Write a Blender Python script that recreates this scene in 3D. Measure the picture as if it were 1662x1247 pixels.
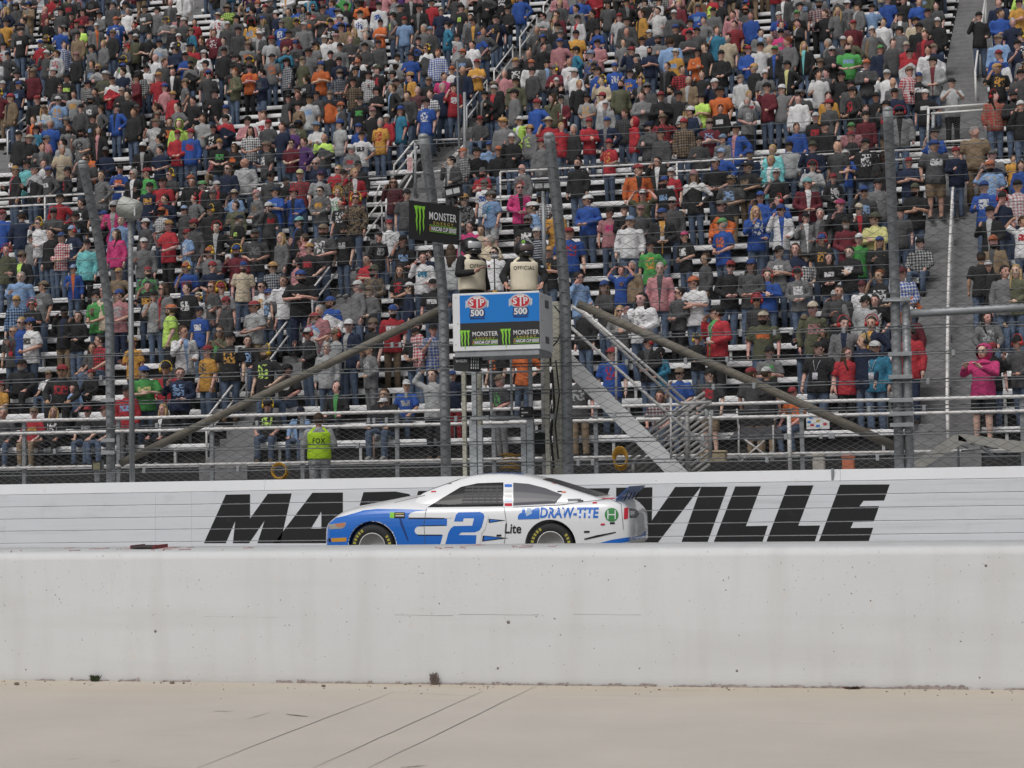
import bpy, bmesh, math, random, re
import numpy as np
from mathutils import Vector, Matrix
from mathutils.bvhtree import BVHTree

# ------------------------------------------------------------------ camera, sky, sun, exposure
for o in list(bpy.data.objects):
    bpy.data.objects.remove(o)
S = bpy.context.scene
COL = S.collection
F_PX, PSI, ROLL, EYE = 3130.0, math.radians(13.4), math.radians(0.95), 1.37
PITCH = math.atan((765 - 623.5) / F_PX)
FW = np.array([-math.sin(PSI) * math.cos(PITCH), math.cos(PSI) * math.cos(PITCH), math.sin(PITCH)])
_r0 = np.array([math.cos(PSI), math.sin(PSI), 0.0])
_u0 = np.cross(_r0, FW)
RT = _r0 * math.cos(ROLL) - _u0 * math.sin(ROLL)
UP = _u0 * math.cos(ROLL) + _r0 * math.sin(ROLL)
CAM = np.array([0.0, 0.0, EYE])
cd = bpy.data.cameras.new('camera')
cam = bpy.data.objects.new('camera', cd)
COL.objects.link(cam)
M = Matrix.Identity(4)
for i in range(3):
    M[i][0], M[i][1], M[i][2], M[i][3] = RT[i], UP[i], -FW[i], CAM[i]
cam.matrix_world = M
cd.sensor_fit = 'HORIZONTAL'
cd.sensor_width = 36.0
cd.lens = 36.0 * F_PX / 1662.0
cd.clip_start = 0.1
cd.clip_end = 2000.0
S.camera = cam

W = bpy.data.worlds.new('World')
S.world = W
W.use_nodes = True
nt = W.node_tree
bg = nt.nodes['Background']
sky = nt.nodes.new('ShaderNodeTexSky')
sky.sky_type = 'NISHITA'
sky.sun_disc = False
SUN_EL, SUN_AZ = math.radians(55), math.radians(200)
sky.sun_elevation = SUN_EL
sky.sun_rotation = SUN_AZ
sky.altitude = 200
sky.air_density = 1.0
sky.dust_density = 6.0
sky.ozone_density = 1.0
# an overcast sky is white: take most of the blue out of the clear-sky model
hs = nt.nodes.new('ShaderNodeHueSaturation')
hs.inputs['Saturation'].default_value = 0.22
nt.links.new(sky.outputs[0], hs.inputs['Color'])
nt.links.new(hs.outputs[0], bg.inputs['Color'])
bg.inputs['Strength'].default_value = 0.10
sd = bpy.data.lights.new('sun', 'SUN')
sd.energy = 1.4
sd.angle = math.radians(22)
sd.color = (1.0, 0.97, 0.93)
sun = bpy.data.objects.new('sun', sd)
COL.objects.link(sun)
sdir = Vector((math.sin(SUN_AZ) * math.cos(SUN_EL), math.cos(SUN_AZ) * math.cos(SUN_EL), math.sin(SUN_EL)))
sun.rotation_euler = sdir.to_track_quat('Z', 'Y').to_euler()
S.view_settings.view_transform = 'Standard'
S.view_settings.look = 'None'
S.view_settings.gamma = 1.0
S.view_settings.use_curve_mapping = False
S.view_settings.exposure = -0.20
S.cycles.max_bounces = 6
S.cycles.use_denoising = True
S.cycles.denoising_prefilter = 'ACCURATE'

RNG = random.Random(7)

# ------------------------------------------------------------------ measuring: a pixel of the photograph -> a point on a plane of the place
def ray(px, py):
    return FW + RT * ((px - 831) / F_PX) - UP * ((py - 623.5) / F_PX)
def PY(px, py, Y):
    d = ray(px, py)
    p = CAM + d * (Y / d[1])
    return Vector(p)
def PZ(px, py, Z):
    d = ray(px, py)
    return Vector(CAM + d * ((Z - EYE) / d[2]))
def proj(p):
    v = np.array(p) - CAM
    d = v @ FW
    return 831 + F_PX * (v @ RT) / d, 623.5 - F_PX * (v @ UP) / d, F_PX / d

# ------------------------------------------------------------------ helpers
class MB:
    """Collects shapes; build() links them as ONE mesh object."""
    def __init__(s):
        s.v, s.f, s.m, s.sm = [], [], [], []
    def add(s, vs, fs, mi=0, smooth=False):
        n = len(s.v)
        s.v.extend([tuple(p) for p in vs])
        s.f.extend([tuple(i + n for i in f) for f in fs])
        s.m.extend([mi] * len(fs))
        s.sm.extend([smooth] * len(fs))
        return s
    def box(s, a, b, mi=0, mat=None):
        (x0, y0, z0), (x1, y1, z1) = a, b
        vs = [(x0, y0, z0), (x1, y0, z0), (x1, y1, z0), (x0, y1, z0), (x0, y0, z1), (x1, y0, z1), (x1, y1, z1), (x0, y1, z1)]
        if mat is not None:
            vs = [mat @ Vector(v) for v in vs]
        return s.add(vs, [(0, 3, 2, 1), (4, 5, 6, 7), (0, 1, 5, 4), (1, 2, 6, 5), (2, 3, 7, 6), (3, 0, 4, 7)], mi)
    def bbox(s, a, b, r=0.01, mi=0, mat=None):
        """box with chamfered edges"""
        lo = [min(a[i], b[i]) for i in range(3)]; hi = [max(a[i], b[i]) for i in range(3)]
        r = min(r, *[(hi[i] - lo[i]) * 0.49 for i in range(3)])
        bm = bmesh.new()
        bmesh.ops.create_cube(bm, size=1)
        for v in bm.verts:
            v.co = Vector([(lo[i] + hi[i]) / 2 + v.co[i] * (hi[i] - lo[i]) for i in range(3)])
        bmesh.ops.bevel(bm, geom=bm.edges[:] , offset=r, segments=1, affect='EDGES')
        bm.verts.index_update()
        vs = [(mat @ v.co) if mat is not None else v.co.copy() for v in bm.verts]
        fs = [tuple(v.index for v in f.verts) for f in bm.faces]
        bm.free()
        return s.add(vs, fs, mi)
    def tube(s, pts, r, n=8, mi=0, caps=True, smooth=True, flat=None):
        pts = [Vector(p) for p in pts]
        rs = r if isinstance(r, (list, tuple)) else [r] * len(pts)
        vs, fs = [], []
        up = Vector((0, 0, 1))
        t0 = (pts[1] - pts[0]).normalized()
        ref = up if abs(t0.dot(up)) < 0.9 else Vector((0, 1, 0))
        nrm = t0.cross(ref).normalized()
        for i, p in enumerate(pts):
            if i == 0: t = pts[1] - pts[0]
            elif i == len(pts) - 1: t = pts[-1] - pts[-2]
            else: t = (pts[i + 1] - pts[i]).normalized() + (pts[i] - pts[i - 1]).normalized()
            t.normalize()
            nrm = (nrm - t * nrm.dot(t))
            if nrm.length < 1e-6: nrm = t.orthogonal()
            nrm.normalize()
            bn = t.cross(nrm)
            for j in range(n):
                a = 2 * math.pi * j / n
                rr = rs[i]
                if isinstance(rr, (list, tuple)):
                    vs.append(p + nrm * math.cos(a) * rr[0] + bn * math.sin(a) * rr[1])
                else:
                    vs.append(p + (nrm * math.cos(a) + bn * math.sin(a)) * rr)
        for i in range(len(pts) - 1):
            for j in range(n):
                k = (j + 1) % n
                fs.append((i * n + j, i * n + k, (i + 1) * n + k, (i + 1) * n + j))
        if caps:
            fs.append(tuple(range(n - 1, -1, -1)))
            fs.append(tuple((len(pts) - 1) * n + j for j in range(n)))
        return s.add(vs, fs, mi, smooth)
    def lathe(s, prof, n=24, mi=0, mat=None, smooth=True):
        """prof: (radius, height) pairs round +Z; mat places it"""
        vs, fs = [], []
        for (r, z) in prof:
            for j in range(n):
                a = 2 * math.pi * j / n
                vs.append(Vector((r * math.cos(a), r * math.sin(a), z)))
        for i in range(len(prof) - 1):
            for j in range(n):
                k = (j + 1) % n
                fs.append((i * n + j, i * n + k, (i + 1) * n + k, (i + 1) * n + j))
        if prof[0][0] > 1e-5: fs.append(tuple(range(n - 1, -1, -1)))
        if prof[-1][0] > 1e-5: fs.append(tuple((len(prof) - 1) * n + j for j in range(n)))
        if mat is not None: vs = [mat @ v for v in vs]
        return s.add(vs, fs, mi, smooth)
    def ell(s, c, r, nu=12, nv=8, mi=0, mat=None):
        vs, fs = [], []
        for i in range(nv + 1):
            th = math.pi * i / nv
            for j in range(nu):
                a = 2 * math.pi * j / nu
                p = Vector((c[0] + r[0] * math.sin(th) * math.cos(a), c[1] + r[1] * math.sin(th) * math.sin(a), c[2] + r[2] * math.cos(th)))
                vs.append(mat @ p if mat is not None else p)
        for i in range(nv):
            for j in range(nu):
                k = (j + 1) % nu
                fs.append((i * nu + j, (i + 1) * nu + j, (i + 1) * nu + k, i * nu + k))
        return s.add(vs, fs, mi, True)
    def prism(s, poly, n, mi=0):
        """poly: list of Vectors in a plane; n: thickness vector (extruded towards n)"""
        k = len(poly)
        vs = [Vector(p) for p in poly] + [Vector(p) + Vector(n) for p in poly]
        fs = [tuple(range(k - 1, -1, -1)), tuple(range(k, 2 * k))]
        for i in range(k):
            j = (i + 1) % k
            fs.append((i, j, k + j, k + i))
        return s.add(vs, fs, mi)
    def build(s, name, mats, parent=None, kind=None, loc=None):
        me = bpy.data.meshes.new(name)
        off = Vector(loc) if loc is not None else Vector((0, 0, 0))
        me.from_pydata([(p[0] - off[0], p[1] - off[1], p[2] - off[2]) for p in s.v], [], s.f)
        if not isinstance(mats, (list, tuple)): mats = [mats]
        for m in mats: me.materials.append(m)
        me.polygons.foreach_set('material_index', s.m)
        me.polygons.foreach_set('use_smooth', s.sm)
        me.update()
        o = bpy.data.objects.new(name, me)
        COL.objects.link(o)
        o.location = off
        if parent is not None:
            o.parent = parent
            w = Vector((0, 0, 0)); q = parent
            while q is not None: w += q.location; q = q.parent
            o.location = off - w
        if kind: o['kind'] = kind
        return o

def tag(o, label=None, cat=None, group=None, kind=None):
    if label: o['label'] = label
    if cat: o['category'] = cat
    if group: o['group'] = group
    if kind: o['kind'] = kind
    return o
def empty(name, loc, label=None, cat=None, group=None):
    o = bpy.data.objects.new(name, None)
    o.empty_display_size = 0.1
    COL.objects.link(o)
    o.location = loc
    return tag(o, label, cat, group)

# ------------------------------------------------------------------ materials
def mat(name, col, rough=0.6, metal=0.0, noise=0.0, nscale=8.0, bump=0.0, bscale=60.0, spec=None, dirt=None, coat=0.0):
    m = bpy.data.materials.new(name)
    m.use_nodes = True
    t = m.node_tree
    b = t.nodes['Principled BSDF']
    b.inputs['Base Color'].default_value = (*col, 1)
    b.inputs['Roughness'].default_value = rough
    b.inputs['Metallic'].default_value = metal
    if spec is not None: b.inputs['Specular IOR Level'].default_value = spec
    if coat: b.inputs['Coat Weight'].default_value = coat; b.inputs['Coat Roughness'].default_value = 0.05
    tc = t.nodes.new('ShaderNodeTexCoord')
    last = None
    if noise:
        n = t.nodes.new('ShaderNodeTexNoise'); n.inputs['Scale'].default_value = nscale; n.inputs['Detail'].default_value = 8
        n.inputs['Roughness'].default_value = 0.65
        t.links.new(tc.outputs['Object'], n.inputs['Vector'])
        r = t.nodes.new('ShaderNodeMapRange'); r.inputs[1].default_value = 0.3; r.inputs[2].default_value = 0.7
        r.inputs[3].default_value = 1 - noise; r.inputs[4].default_value = 1 + noise * 0.6
        t.links.new(n.outputs[0], r.inputs[0])
        mx = t.nodes.new('ShaderNodeMix'); mx.data_type = 'RGBA'; mx.blend_type = 'MULTIPLY'; mx.inputs[0].default_value = 1
        mx.inputs[6].default_value = (*col, 1)
        t.links.new(r.outputs[0], mx.inputs[7])
        last = mx.outputs[2]
    if dirt:
        dc, dscale, lo, hi = dirt
        n2 = t.nodes.new('ShaderNodeTexNoise'); n2.inputs['Scale'].default_value = dscale; n2.inputs['Detail'].default_value = 10
        n2.inputs['Roughness'].default_value = 0.7
        t.links.new(tc.outputs['Object'], n2.inputs['Vector'])
        r2 = t.nodes.new('ShaderNodeMapRange'); r2.inputs[1].default_value = lo; r2.inputs[2].default_value = hi
        t.links.new(n2.outputs[0], r2.inputs[0])
        mx2 = t.nodes.new('ShaderNodeMix'); mx2.data_type = 'RGBA'
        t.links.new(r2.outputs[0], mx2.inputs[0])
        if last is not None: t.links.new(last, mx2.inputs[6])
        else: mx2.inputs[6].default_value = (*col, 1)
        mx2.inputs[7].default_value = (*dc, 1)
        last = mx2.outputs[2]
    if last is not None: t.links.new(last, b.inputs['Base Color'])
    if bump:
        n3 = t.nodes.new('ShaderNodeTexNoise'); n3.inputs['Scale'].default_value = bscale; n3.inputs['Detail'].default_value = 6
        t.links.new(tc.outputs['Object'], n3.inputs['Vector'])
        bp = t.nodes.new('ShaderNodeBump'); bp.inputs['Strength'].default_value = bump; bp.inputs['Distance'].default_value = 0.01
        t.links.new(n3.outputs[0], bp.inputs['Height'])
        t.links.new(bp.outputs[0], b.inputs['Normal'])
    return m

MT = {}
MT['galv'] = mat('galvanised_steel', (0.31, 0.325, 0.34), 0.5, 0.25, 0.18, 6, dirt=((0.22, 0.19, 0.17), 9, 0.62, 0.8))
MT['galv_light'] = mat('bright_galvanised', (0.50, 0.53, 0.55), 0.5, 0.15, 0.12, 6)
MT['dull_pipe'] = mat('dirty_pipe_paint', (0.47, 0.46, 0.45), 0.55, 0, 0.2, 6, dirt=((0.25, 0.22, 0.2), 12, 0.58, 0.72))
MT['galv_dark'] = mat('weathered_steel', (0.16, 0.17, 0.18), 0.6, 0.3, 0.25, 9)
MT['wire'] = mat('fence_wire', (0.045, 0.047, 0.05), 0.6, 0.2)
MT['wire_light'] = mat('fence_wire_light', (0.30, 0.31, 0.32), 0.5, 0.3)
MT['white_pipe'] = mat('white_pipe_paint', (0.68, 0.67, 0.66), 0.5, 0, 0.12, 5, dirt=((0.35, 0.32, 0.29), 12, 0.62, 0.75))
MT['white'] = mat('white_paint', (0.74, 0.75, 0.76), 0.45, 0, 0.05, 3)
MT['cream'] = mat('cream_paint', (0.62, 0.60, 0.50), 0.5, 0, 0.1, 6)
MT['black'] = mat('black_plastic', (0.02, 0.02, 0.022), 0.5, 0, 0.2, 20)
MT['print_black'] = mat('black_print', (0.010, 0.010, 0.011), 0.6, 0, 0.2, 3, dirt=((0.045, 0.045, 0.048), 4, 0.6, 0.9))
MT['seat'] = mat('bench_aluminium', (0.80, 0.80, 0.81), 0.5, 0.0, 0.10, 3, dirt=((0.45, 0.44, 0.43), 5, 0.6, 0.8))
MT['foot'] = mat('foot_board_aluminium', (0.50, 0.50, 0.505), 0.5, 0.1, 0.2, 4)
MT['deck'] = mat('stand_underside', (0.035, 0.034, 0.034), 0.9, 0, 0.35, 3)  # shade between the benches and in the tunnels, put into the colour
MT['step'] = mat('stair_concrete', (0.22, 0.22, 0.225), 0.85, 0, 0.22, 4, 0.3, 80)
MT['wood'] = mat('weathered_brace', (0.22, 0.20, 0.165), 0.8, 0, 0.25, 5, 0.2, 30)
MT['blue'] = mat('banner_blue', (0.004, 0.19, 0.60), 0.45)
MT['red'] = mat('red_print', (0.55, 0.02, 0.04), 0.5)
MT['wprint'] = mat('white_print', (0.72, 0.72, 0.72), 0.5)
MT['green'] = mat('green_print', (0.25, 0.62, 0.05), 0.5)
MT['gold'] = mat('gold_print', (0.60, 0.45, 0.08), 0.5)
MT['lens'] = mat('lamp_glass', (0.50, 0.52, 0.52), 0.2, 0.3)
MT['yellow'] = mat('yellow_hose', (0.58, 0.31, 0.03), 0.5, 0, 0.2, 20)
MT['tan'] = mat('tan_plastic', (0.36, 0.30, 0.20), 0.6, 0, 0.1, 10)
MT['orange'] = mat('orange_plastic', (0.62, 0.20, 0.11), 0.6, 0, 0.1, 10)
MT['offwhite'] = mat('off_white_plastic', (0.50, 0.47, 0.42), 0.6, 0, 0.1, 10)

def text_mesh(txt, size=1.0, offset=0.0, shear=0.0, spacing=1.0):
    """flat lettering in the built-in font: verts (x, z) and triangles, lower-left at 0, 0"""
    cu = bpy.data.curves.new('lettering', 'FONT')
    cu.body = txt; cu.size = size; cu.offset = offset; cu.shear = shear; cu.space_character = spacing
    cu.resolution_u = 3
    ob = bpy.data.objects.new('lettering', cu)
    COL.objects.link(ob)
    dg = bpy.context.evaluated_depsgraph_get()
    me = bpy.data.meshes.new_from_object(ob.evaluated_get(dg))
    vs = np.array([v.co[:2] for v in me.vertices]) if len(me.vertices) else np.zeros((0, 2))
    fs = [tuple(p.vertices) for p in me.polygons]
    bpy.data.objects.remove(ob); bpy.data.curves.remove(cu); bpy.data.meshes.remove(me)
    lo = vs.min(0); vs = vs - lo
    return vs, fs, vs.max(0)
def put_text(mb, txt, o, ex, ez, w=None, h=None, mi=0, **kw):
    """lettering on a plane: o lower-left, ex along, ez up (unit vectors), stretched to w x h"""
    vs, fs, ext = text_mesh(txt, **kw)
    sx = (w / ext[0]) if w else (h / ext[1]); sz = (h / ext[1]) if h else sx
    o, ex, ez = Vector(o), Vector(ex), Vector(ez)
    mb.add([o + ex * (p[0] * sx) + ez * (p[1] * sz) for p in vs], fs, mi)
# ------------------------------------------------------------------ ground, track, walls
def ground_mat():
    m = mat('pit_concrete', (0.515, 0.470, 0.422), 0.85, 0, 0.08, 0.9, 0.3, 140)
    t = m.node_tree; b = t.nodes['Principled BSDF']
    base = b.inputs['Base Color'].links[0].from_socket
    tc = [n for n in t.nodes if n.type == 'TEX_COORD'][0]
    # sandy dirt blown against the foot of the wall, and faint long rubber streaks
    mp = t.nodes.new('ShaderNodeMapping'); mp.inputs['Scale'].default_value = (0.35, 2.2, 1)
    t.links.new(tc.outputs['Object'], mp.inputs['Vector'])
    n = t.nodes.new('ShaderNodeTexNoise'); n.inputs['Scale'].default_value = 1.2; n.inputs['Detail'].default_value = 8
    t.links.new(mp.outputs[0], n.inputs['Vector'])
    sep = t.nodes.new('ShaderNodeSeparateXYZ'); t.links.new(tc.outputs['Object'], sep.inputs[0])
    r = t.nodes.new('ShaderNodeMapRange'); r.inputs[1].default_value = 10.9; r.inputs[2].default_value = 12.05; r.inputs[3].default_value = 0; r.inputs[4].default_value = 0.8
    t.links.new(sep.outputs[1], r.inputs[0])
    ad = t.nodes.new('ShaderNodeMath'); ad.operation = 'MULTIPLY'
    rr = t.nodes.new('ShaderNodeMapRange'); rr.inputs[1].default_value = 0.3; rr.inputs[2].default_value = 0.7; rr.inputs[3].default_value = 0.35; rr.inputs[4].default_value = 1
    t.links.new(n.outputs[0], rr.inputs[0]); t.links.new(r.outputs[0], ad.inputs[0]); t.links.new(rr.outputs[0], ad.inputs[1])
    mx = t.nodes.new('ShaderNodeMix'); mx.data_type = 'RGBA'
    t.links.new(ad.outputs[0], mx.inputs[0]); t.links.new(base, mx.inputs[6]); mx.inputs[7].default_value = (0.45, 0.39, 0.30, 1)
    mp2 = t.nodes.new('ShaderNodeMapping'); mp2.inputs['Scale'].default_value = (0.5, 5, 1); mp2.inputs['Rotation'].default_value = (0, 0, 0.25)
    t.links.new(tc.outputs['Object'], mp2.inputs['Vector'])
    n2 = t.nodes.new('ShaderNodeTexNoise'); n2.inputs['Scale'].default_value = 1.6; n2.inputs['Detail'].default_value = 4
    t.links.new(mp2.outputs[0], n2.inputs['Vector'])
    r2 = t.nodes.new('ShaderNodeMapRange'); r2.inputs[1].default_value = 0.64; r2.inputs[2].default_value = 0.74; r2.inputs[3].default_value = 0; r2.inputs[4].default_value = 0.16
    t.links.new(n2.outputs[0], r2.inputs[0])
    mx2 = t.nodes.new('ShaderNodeMix'); mx2.data_type = 'RGBA'
    t.links.new(r2.outputs[0], mx2.inputs[0]); t.links.new(mx.outputs[2], mx2.inputs[6]); mx2.inputs[7].default_value = (0.24, 0.19, 0.18, 1)
    t.links.new(mx2.outputs[2], b.inputs['Base Color'])
    return m
Y_PIT, PIT_TOP, PIT_BACK = 12.1, 0.868, 12.95
Y_WALL = 33.1
mb = MB(); mb.add([(-90, -60, 0), (90, -60, 0), (90, Y_PIT + 0.4, 0), (-90, Y_PIT + 0.4, 0)], [(0, 1, 2, 3)])
pit_road = mb.build('pit_road', ground_mat()); tag(pit_road, kind='structure')
mb = MB(); mb.add([(-160, Y_PIT + 0.6, -0.13), (160, Y_PIT + 0.6, -0.13), (160, Y_WALL + 0.3, -0.13), (-160, Y_WALL + 0.3, -0.13)], [(0, 1, 2, 3)])
track = mb.build('race_track', mat('track_asphalt', (0.14, 0.137, 0.132), 0.85, 0, 0.15, 2, 0.2, 120)); tag(track, kind='structure')
mb = MB(); mb.add([(-400, -400, -0.3), (400, -400, -0.3), (400, 600, -0.3), (-400, 600, -0.3)], [(0, 1, 2, 3)])
ground = mb.build('ground', mat('dirt_ground', (0.20, 0.18, 0.14), 0.9, 0, 0.2, 0.5)); tag(ground, kind='structure')
mb = MB(); mb.add([(-90, Y_WALL + 0.7, 0.75), (90, Y_WALL + 0.7, 0.75), (90, 39.2, 0.75), (-90, 39.2, 0.75)], [(0, 1, 2, 3)])
mb.add([(-90, Y_WALL + 0.7, -0.04), (90, Y_WALL + 0.7, -0.04), (90, Y_WALL + 0.7, 0.75), (-90, Y_WALL + 0.7, 0.75)], [(0, 1, 2, 3)])
walkway = mb.build('walkway', MT['step']); tag(walkway, kind='structure')

# sealed joints and tyre scuffs on the pit concrete
seal = mat('joint_sealant', (0.16, 0.16, 0.17), 0.8)
def strip(p, q, w, name, m, z=0.002, parent=None, n=1):
    p, q = PZ(*p, 0), PZ(*q, 0)
    d = (q - p).normalized(); s = Vector((-d.y, d.x, 0)) * w / 2
    mb = MB()
    pts = []
    for i in range(n + 1):
        c = p.lerp(q, i / n) + Vector((RNG.uniform(-1, 1), RNG.uniform(-1, 1), 0)) * (0.004 if 0 < i < n else 0)
        k = 1 if n == 1 else (0.35 + 0.65 * math.sin(math.pi * i / n))
        pts.append((c + s * k, c - s * k))
    vs = []
    for a, b_ in pts: vs += [a + Vector((0, 0, z)), b_ + Vector((0, 0, z))]
    mb.add(vs, [(2 * i, 2 * i + 1, 2 * i + 3, 2 * i + 2) for i in range(n)])
    return mb.build(name, m, parent)
for a, b_ in [((310, 1251), (640, 1123)), ((500, 1251), (784, 1122)), ((590, 1251), (872, 1113))]:
    strip(a, b_, 0.006, 'sealed_joint', seal, 0.0022, pit_road, 12)
scuff = mat('tyre_scuff', (0.16, 0.125, 0.12), 0.8)
for a, b_, w in [((345, 1155), (378, 1155.5), 0.012), ((464, 1160), (500, 1164), 0.018), ((400, 1168), (440, 1157), 0.005), ((650, 1247), (694, 1243), 0.014),
                 ((1060, 1121), (1150, 1122.5), 0.007), ((105, 1235), (132, 1232), 0.005), ((178, 1239), (196, 1235), 0.005), ((645, 1125), (780, 1131), 0.005)]:
    strip(a, b_, w, 'tyre_scuff', scuff, 0.0035, pit_road, 8)
# small stones and grit on the concrete by the wall
gm = MB()
for i in range(170):
    x = RNG.uniform(-7.5, 1.2); y = Y_PIT - abs(RNG.gauss(0, 0.22)) - 0.01
    r = RNG.choice([0.003, 0.004, 0.006]) * RNG.uniform(0.6, 1.3)
    gm.ell((x, y, r * 0.5), (r * RNG.uniform(0.8, 1.6), r, r * 0.6), 6, 4)
for px, py, r in [(27, 1112, 0.016), (279, 1110, 0.014), (298, 1110, 0.008), (525, 1115, 0.012), (625, 1118, 0.008)]:
    p = PZ(px, py, 0); gm.ell((p.x, p.y, r * 0.6), (r * 1.3, r, r * 0.7), 8, 5)
grit = gm.build('gravel', mat('grit', (0.22, 0.18, 0.15), 0.9, 0, 0.4, 30)); tag(grit, kind='stuff', label='loose grit and small stones along the foot of the pit wall')

# near pit wall: chipped white-painted concrete with a rounded top edge
def wall_mat():
    m = mat('pit_wall_paint', (0.60, 0.61, 0.62), 0.7, 0, 0.045, 1.2, 0.12, 40)
    t = m.node_tree; b = t.nodes['Principled BSDF']; tc = [n for n in t.nodes if n.type == 'TEX_COORD'][0]
    base = b.inputs['Base Color'].links[0].from_socket
    def layer(prev, scale, lo, hi, amt, col, stretch=(1, 1, 1), typ='noise', detail=5):
        mp = t.nodes.new('ShaderNodeMapping'); mp.inputs['Scale'].default_value = stretch; t.links.new(tc.outputs['Object'], mp.inputs['Vector'])
        if typ == 'noise':
            n = t.nodes.new('ShaderNodeTexNoise'); n.inputs['Scale'].default_value = scale; n.inputs['Detail'].default_value = detail; out = n.outputs[0]
        else:
            n = t.nodes.new('ShaderNodeTexVoronoi'); n.inputs['Scale'].default_value = scale; out = n.outputs['Distance']
        t.links.new(mp.outputs[0], n.inputs['Vector'])
        r = t.nodes.new('ShaderNodeMapRange'); r.inputs[1].default_value = lo; r.inputs[2].default_value = hi; r.inputs[3].default_value = 0; r.inputs[4].default_value = amt
        t.links.new(out, r.inputs[0])
        mx = t.nodes.new('ShaderNodeMix'); mx.data_type = 'RGBA'; t.links.new(r.outputs[0], mx.inputs[0]); t.links.new(prev, mx.inputs[6]); mx.inputs[7].default_value = (*col, 1)
        return mx.outputs[2]
    c = layer(base, 2.0, 0.48, 0.72, 0.22, (0.40, 0.38, 0.36), (2.5, 1, 0.35))
    c = layer(c, 1.6, 0.52, 0.70, 0.20, (0.44, 0.43, 0.42), (0.25, 1, 3.0))          # vertical run-off stains
    c = layer(c, 60, 0.735, 0.76, 0.6, (0.22, 0.20, 0.19), (1, 1, 0.8), detail=1)         # scattered chips
    c = layer(c, 9, 0.70, 0.74, 0.18, (0.62, 0.46, 0.36), (1, 1, 1), detail=2)           # faint rusty smears
    c = layer(c, 1.1, 0.55, 0.75, 0.10, (0.66, 0.68, 0.70), (0.6, 1, 1.4))                # fresher coats of paint
    t.links.new(c, b.inputs['Base Color'])
    return m
PWM = wall_mat()
mb = MB()
N = 60
prof = [(Y_PIT, 0.0), (Y_PIT - 0.004, 0.02), (Y_PIT, 0.06), (Y_PIT + 0.004, PIT_TOP - 0.055), (Y_PIT + 0.014, PIT_TOP - 0.022), (Y_PIT + 0.045, PIT_TOP - 0.004), (Y_PIT + 0.09, PIT_TOP), (PIT_BACK - 0.03, PIT_TOP + 0.004), (PIT_BACK, PIT_TOP - 0.03), (PIT_BACK, -0.16)]
xs = [-40 + 60 * i / N for i in range(N + 1)]
vs = []
for x in xs:
    for (y, z) in prof:
        vs.append((x, y + RNG.gauss(0, 0.0008), z))
k = len(prof)
mb.add(vs, [(i * k + j, (i + 1) * k + j, (i + 1) * k + j + 1, i * k + j + 1) for i in range(N) for j in range(k - 1)], 0, True)
pw = mb.build('pit_wall', PWM)
tag(pw, 'long chipped white concrete wall in front, between pit concrete and track', 'wall')
# chips broken out along the foot, pock marks on the face
mb = MB()
for i in range(210):
    x = RNG.uniform(-7.2, 1.0); z = RNG.uniform(0.05, 0.8); r = RNG.choice([0.0016, 0.0022, 0.0032]) * RNG.uniform(0.7, 1.5)
    if RNG.random() < 0.05: r *= 2
    mb.ell((x, Y_PIT + 0.001, z), (r * RNG.uniform(0.8, 1.5), 0.0016, r), 6, 4)
for px, py, rr in [(252, 1025, 0.011), (42, 1087, 0.007), (825, 1010, 0.012), (808, 1085, 0.011), (1196, 1089, 0.010), (1600, 918, 0.008), (1590, 1100, 0.007), (1038, 1085, 0.006)]:
    p = PY(px, py, Y_PIT); mb.ell((p.x, Y_PIT + 0.001, p.z), (rr, 0.003, rr * 0.9), 8, 5)
mb.build('pock_mark', mat('chip_dark', (0.20, 0.185, 0.17), 0.9), pw, 'stuff')
mb = MB()
x = -7.4
while x < 1.2:
    w = RNG.uniform(0.02, 0.16)
    pr = 0.95 if x > -4.4 else 0.45
    if RNG.random() < pr:
        h = RNG.uniform(0.008, 0.03)
        n_ = 5
        top = [(x + w * i / n_, Y_PIT - 0.007 - RNG.uniform(0, 0.006), h * RNG.uniform(0.4, 1.0)) for i in range(n_ + 1)]
        bot = [(x + w * i / n_, Y_PIT - 0.011, -0.001) for i in range(n_ + 1)]
        mb.add(top + bot, [(i, i + 1, n_ + 2 + i, n_ + 1 + i) for i in range(n_)])
    x += w
mb.build('broken_edge', mat('bare_concrete', (0.34, 0.29, 0.275), 0.95, 0, 0.5, 40), pw, 'stuff')
# form joint lines across the face
FORM = mat('form_line', (0.52, 0.515, 0.51), 0.9)
for px0, px1, py in [(330, 450, 1001), (640, 735, 998), (745, 875, 997), (930, 1040, 997)]:
    p, q = PY(px0, py, Y_PIT + 0.0015), PY(px1, py + 1, Y_PIT + 0.0015)
    mb = MB(); mb.tube([p, p.lerp(q, .3) + Vector((0, 0, .001)), p.lerp(q, .7) - Vector((0, 0, .001)), q], 0.0017, 5); mb.build('form_line', FORM, pw)
mb = MB()
for i in range(40):
    x0 = -6.6 + RNG.choice([0.0, 0.95, 3.1]) + RNG.uniform(0, 0.8); y0 = Y_PIT + RNG.uniform(0.2, 0.6)
    mb.tube([(x0, y0, PIT_TOP + 0.004), (x0 + RNG.uniform(0.02, 0.08), y0 + RNG.uniform(-0.15, 0.15), PIT_TOP + 0.004)], 0.003, 4)
mb.build('red_scribble', mat('faded_red_marker', (0.50, 0.30, 0.30), 0.8), pw, 'stuff')
p = PZ(242, 891, PIT_TOP)
t_ = empty('lap_board', (p.x, p.y, PIT_TOP), 'dark flat board with reddish edges lying on the near wall', 'board')
mb = MB(); mb.bbox((-0.085, -0.12, 0.001), (0.085, 0.12, 0.02), 0.004); mb.v = [(v[0] + p.x, v[1] + p.y, v[2] + PIT_TOP + 0.004) for v in mb.v]; mb.build('board_panel', mat('dark_board', (0.03, 0.022, 0.02), 0.6), t_)
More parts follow.
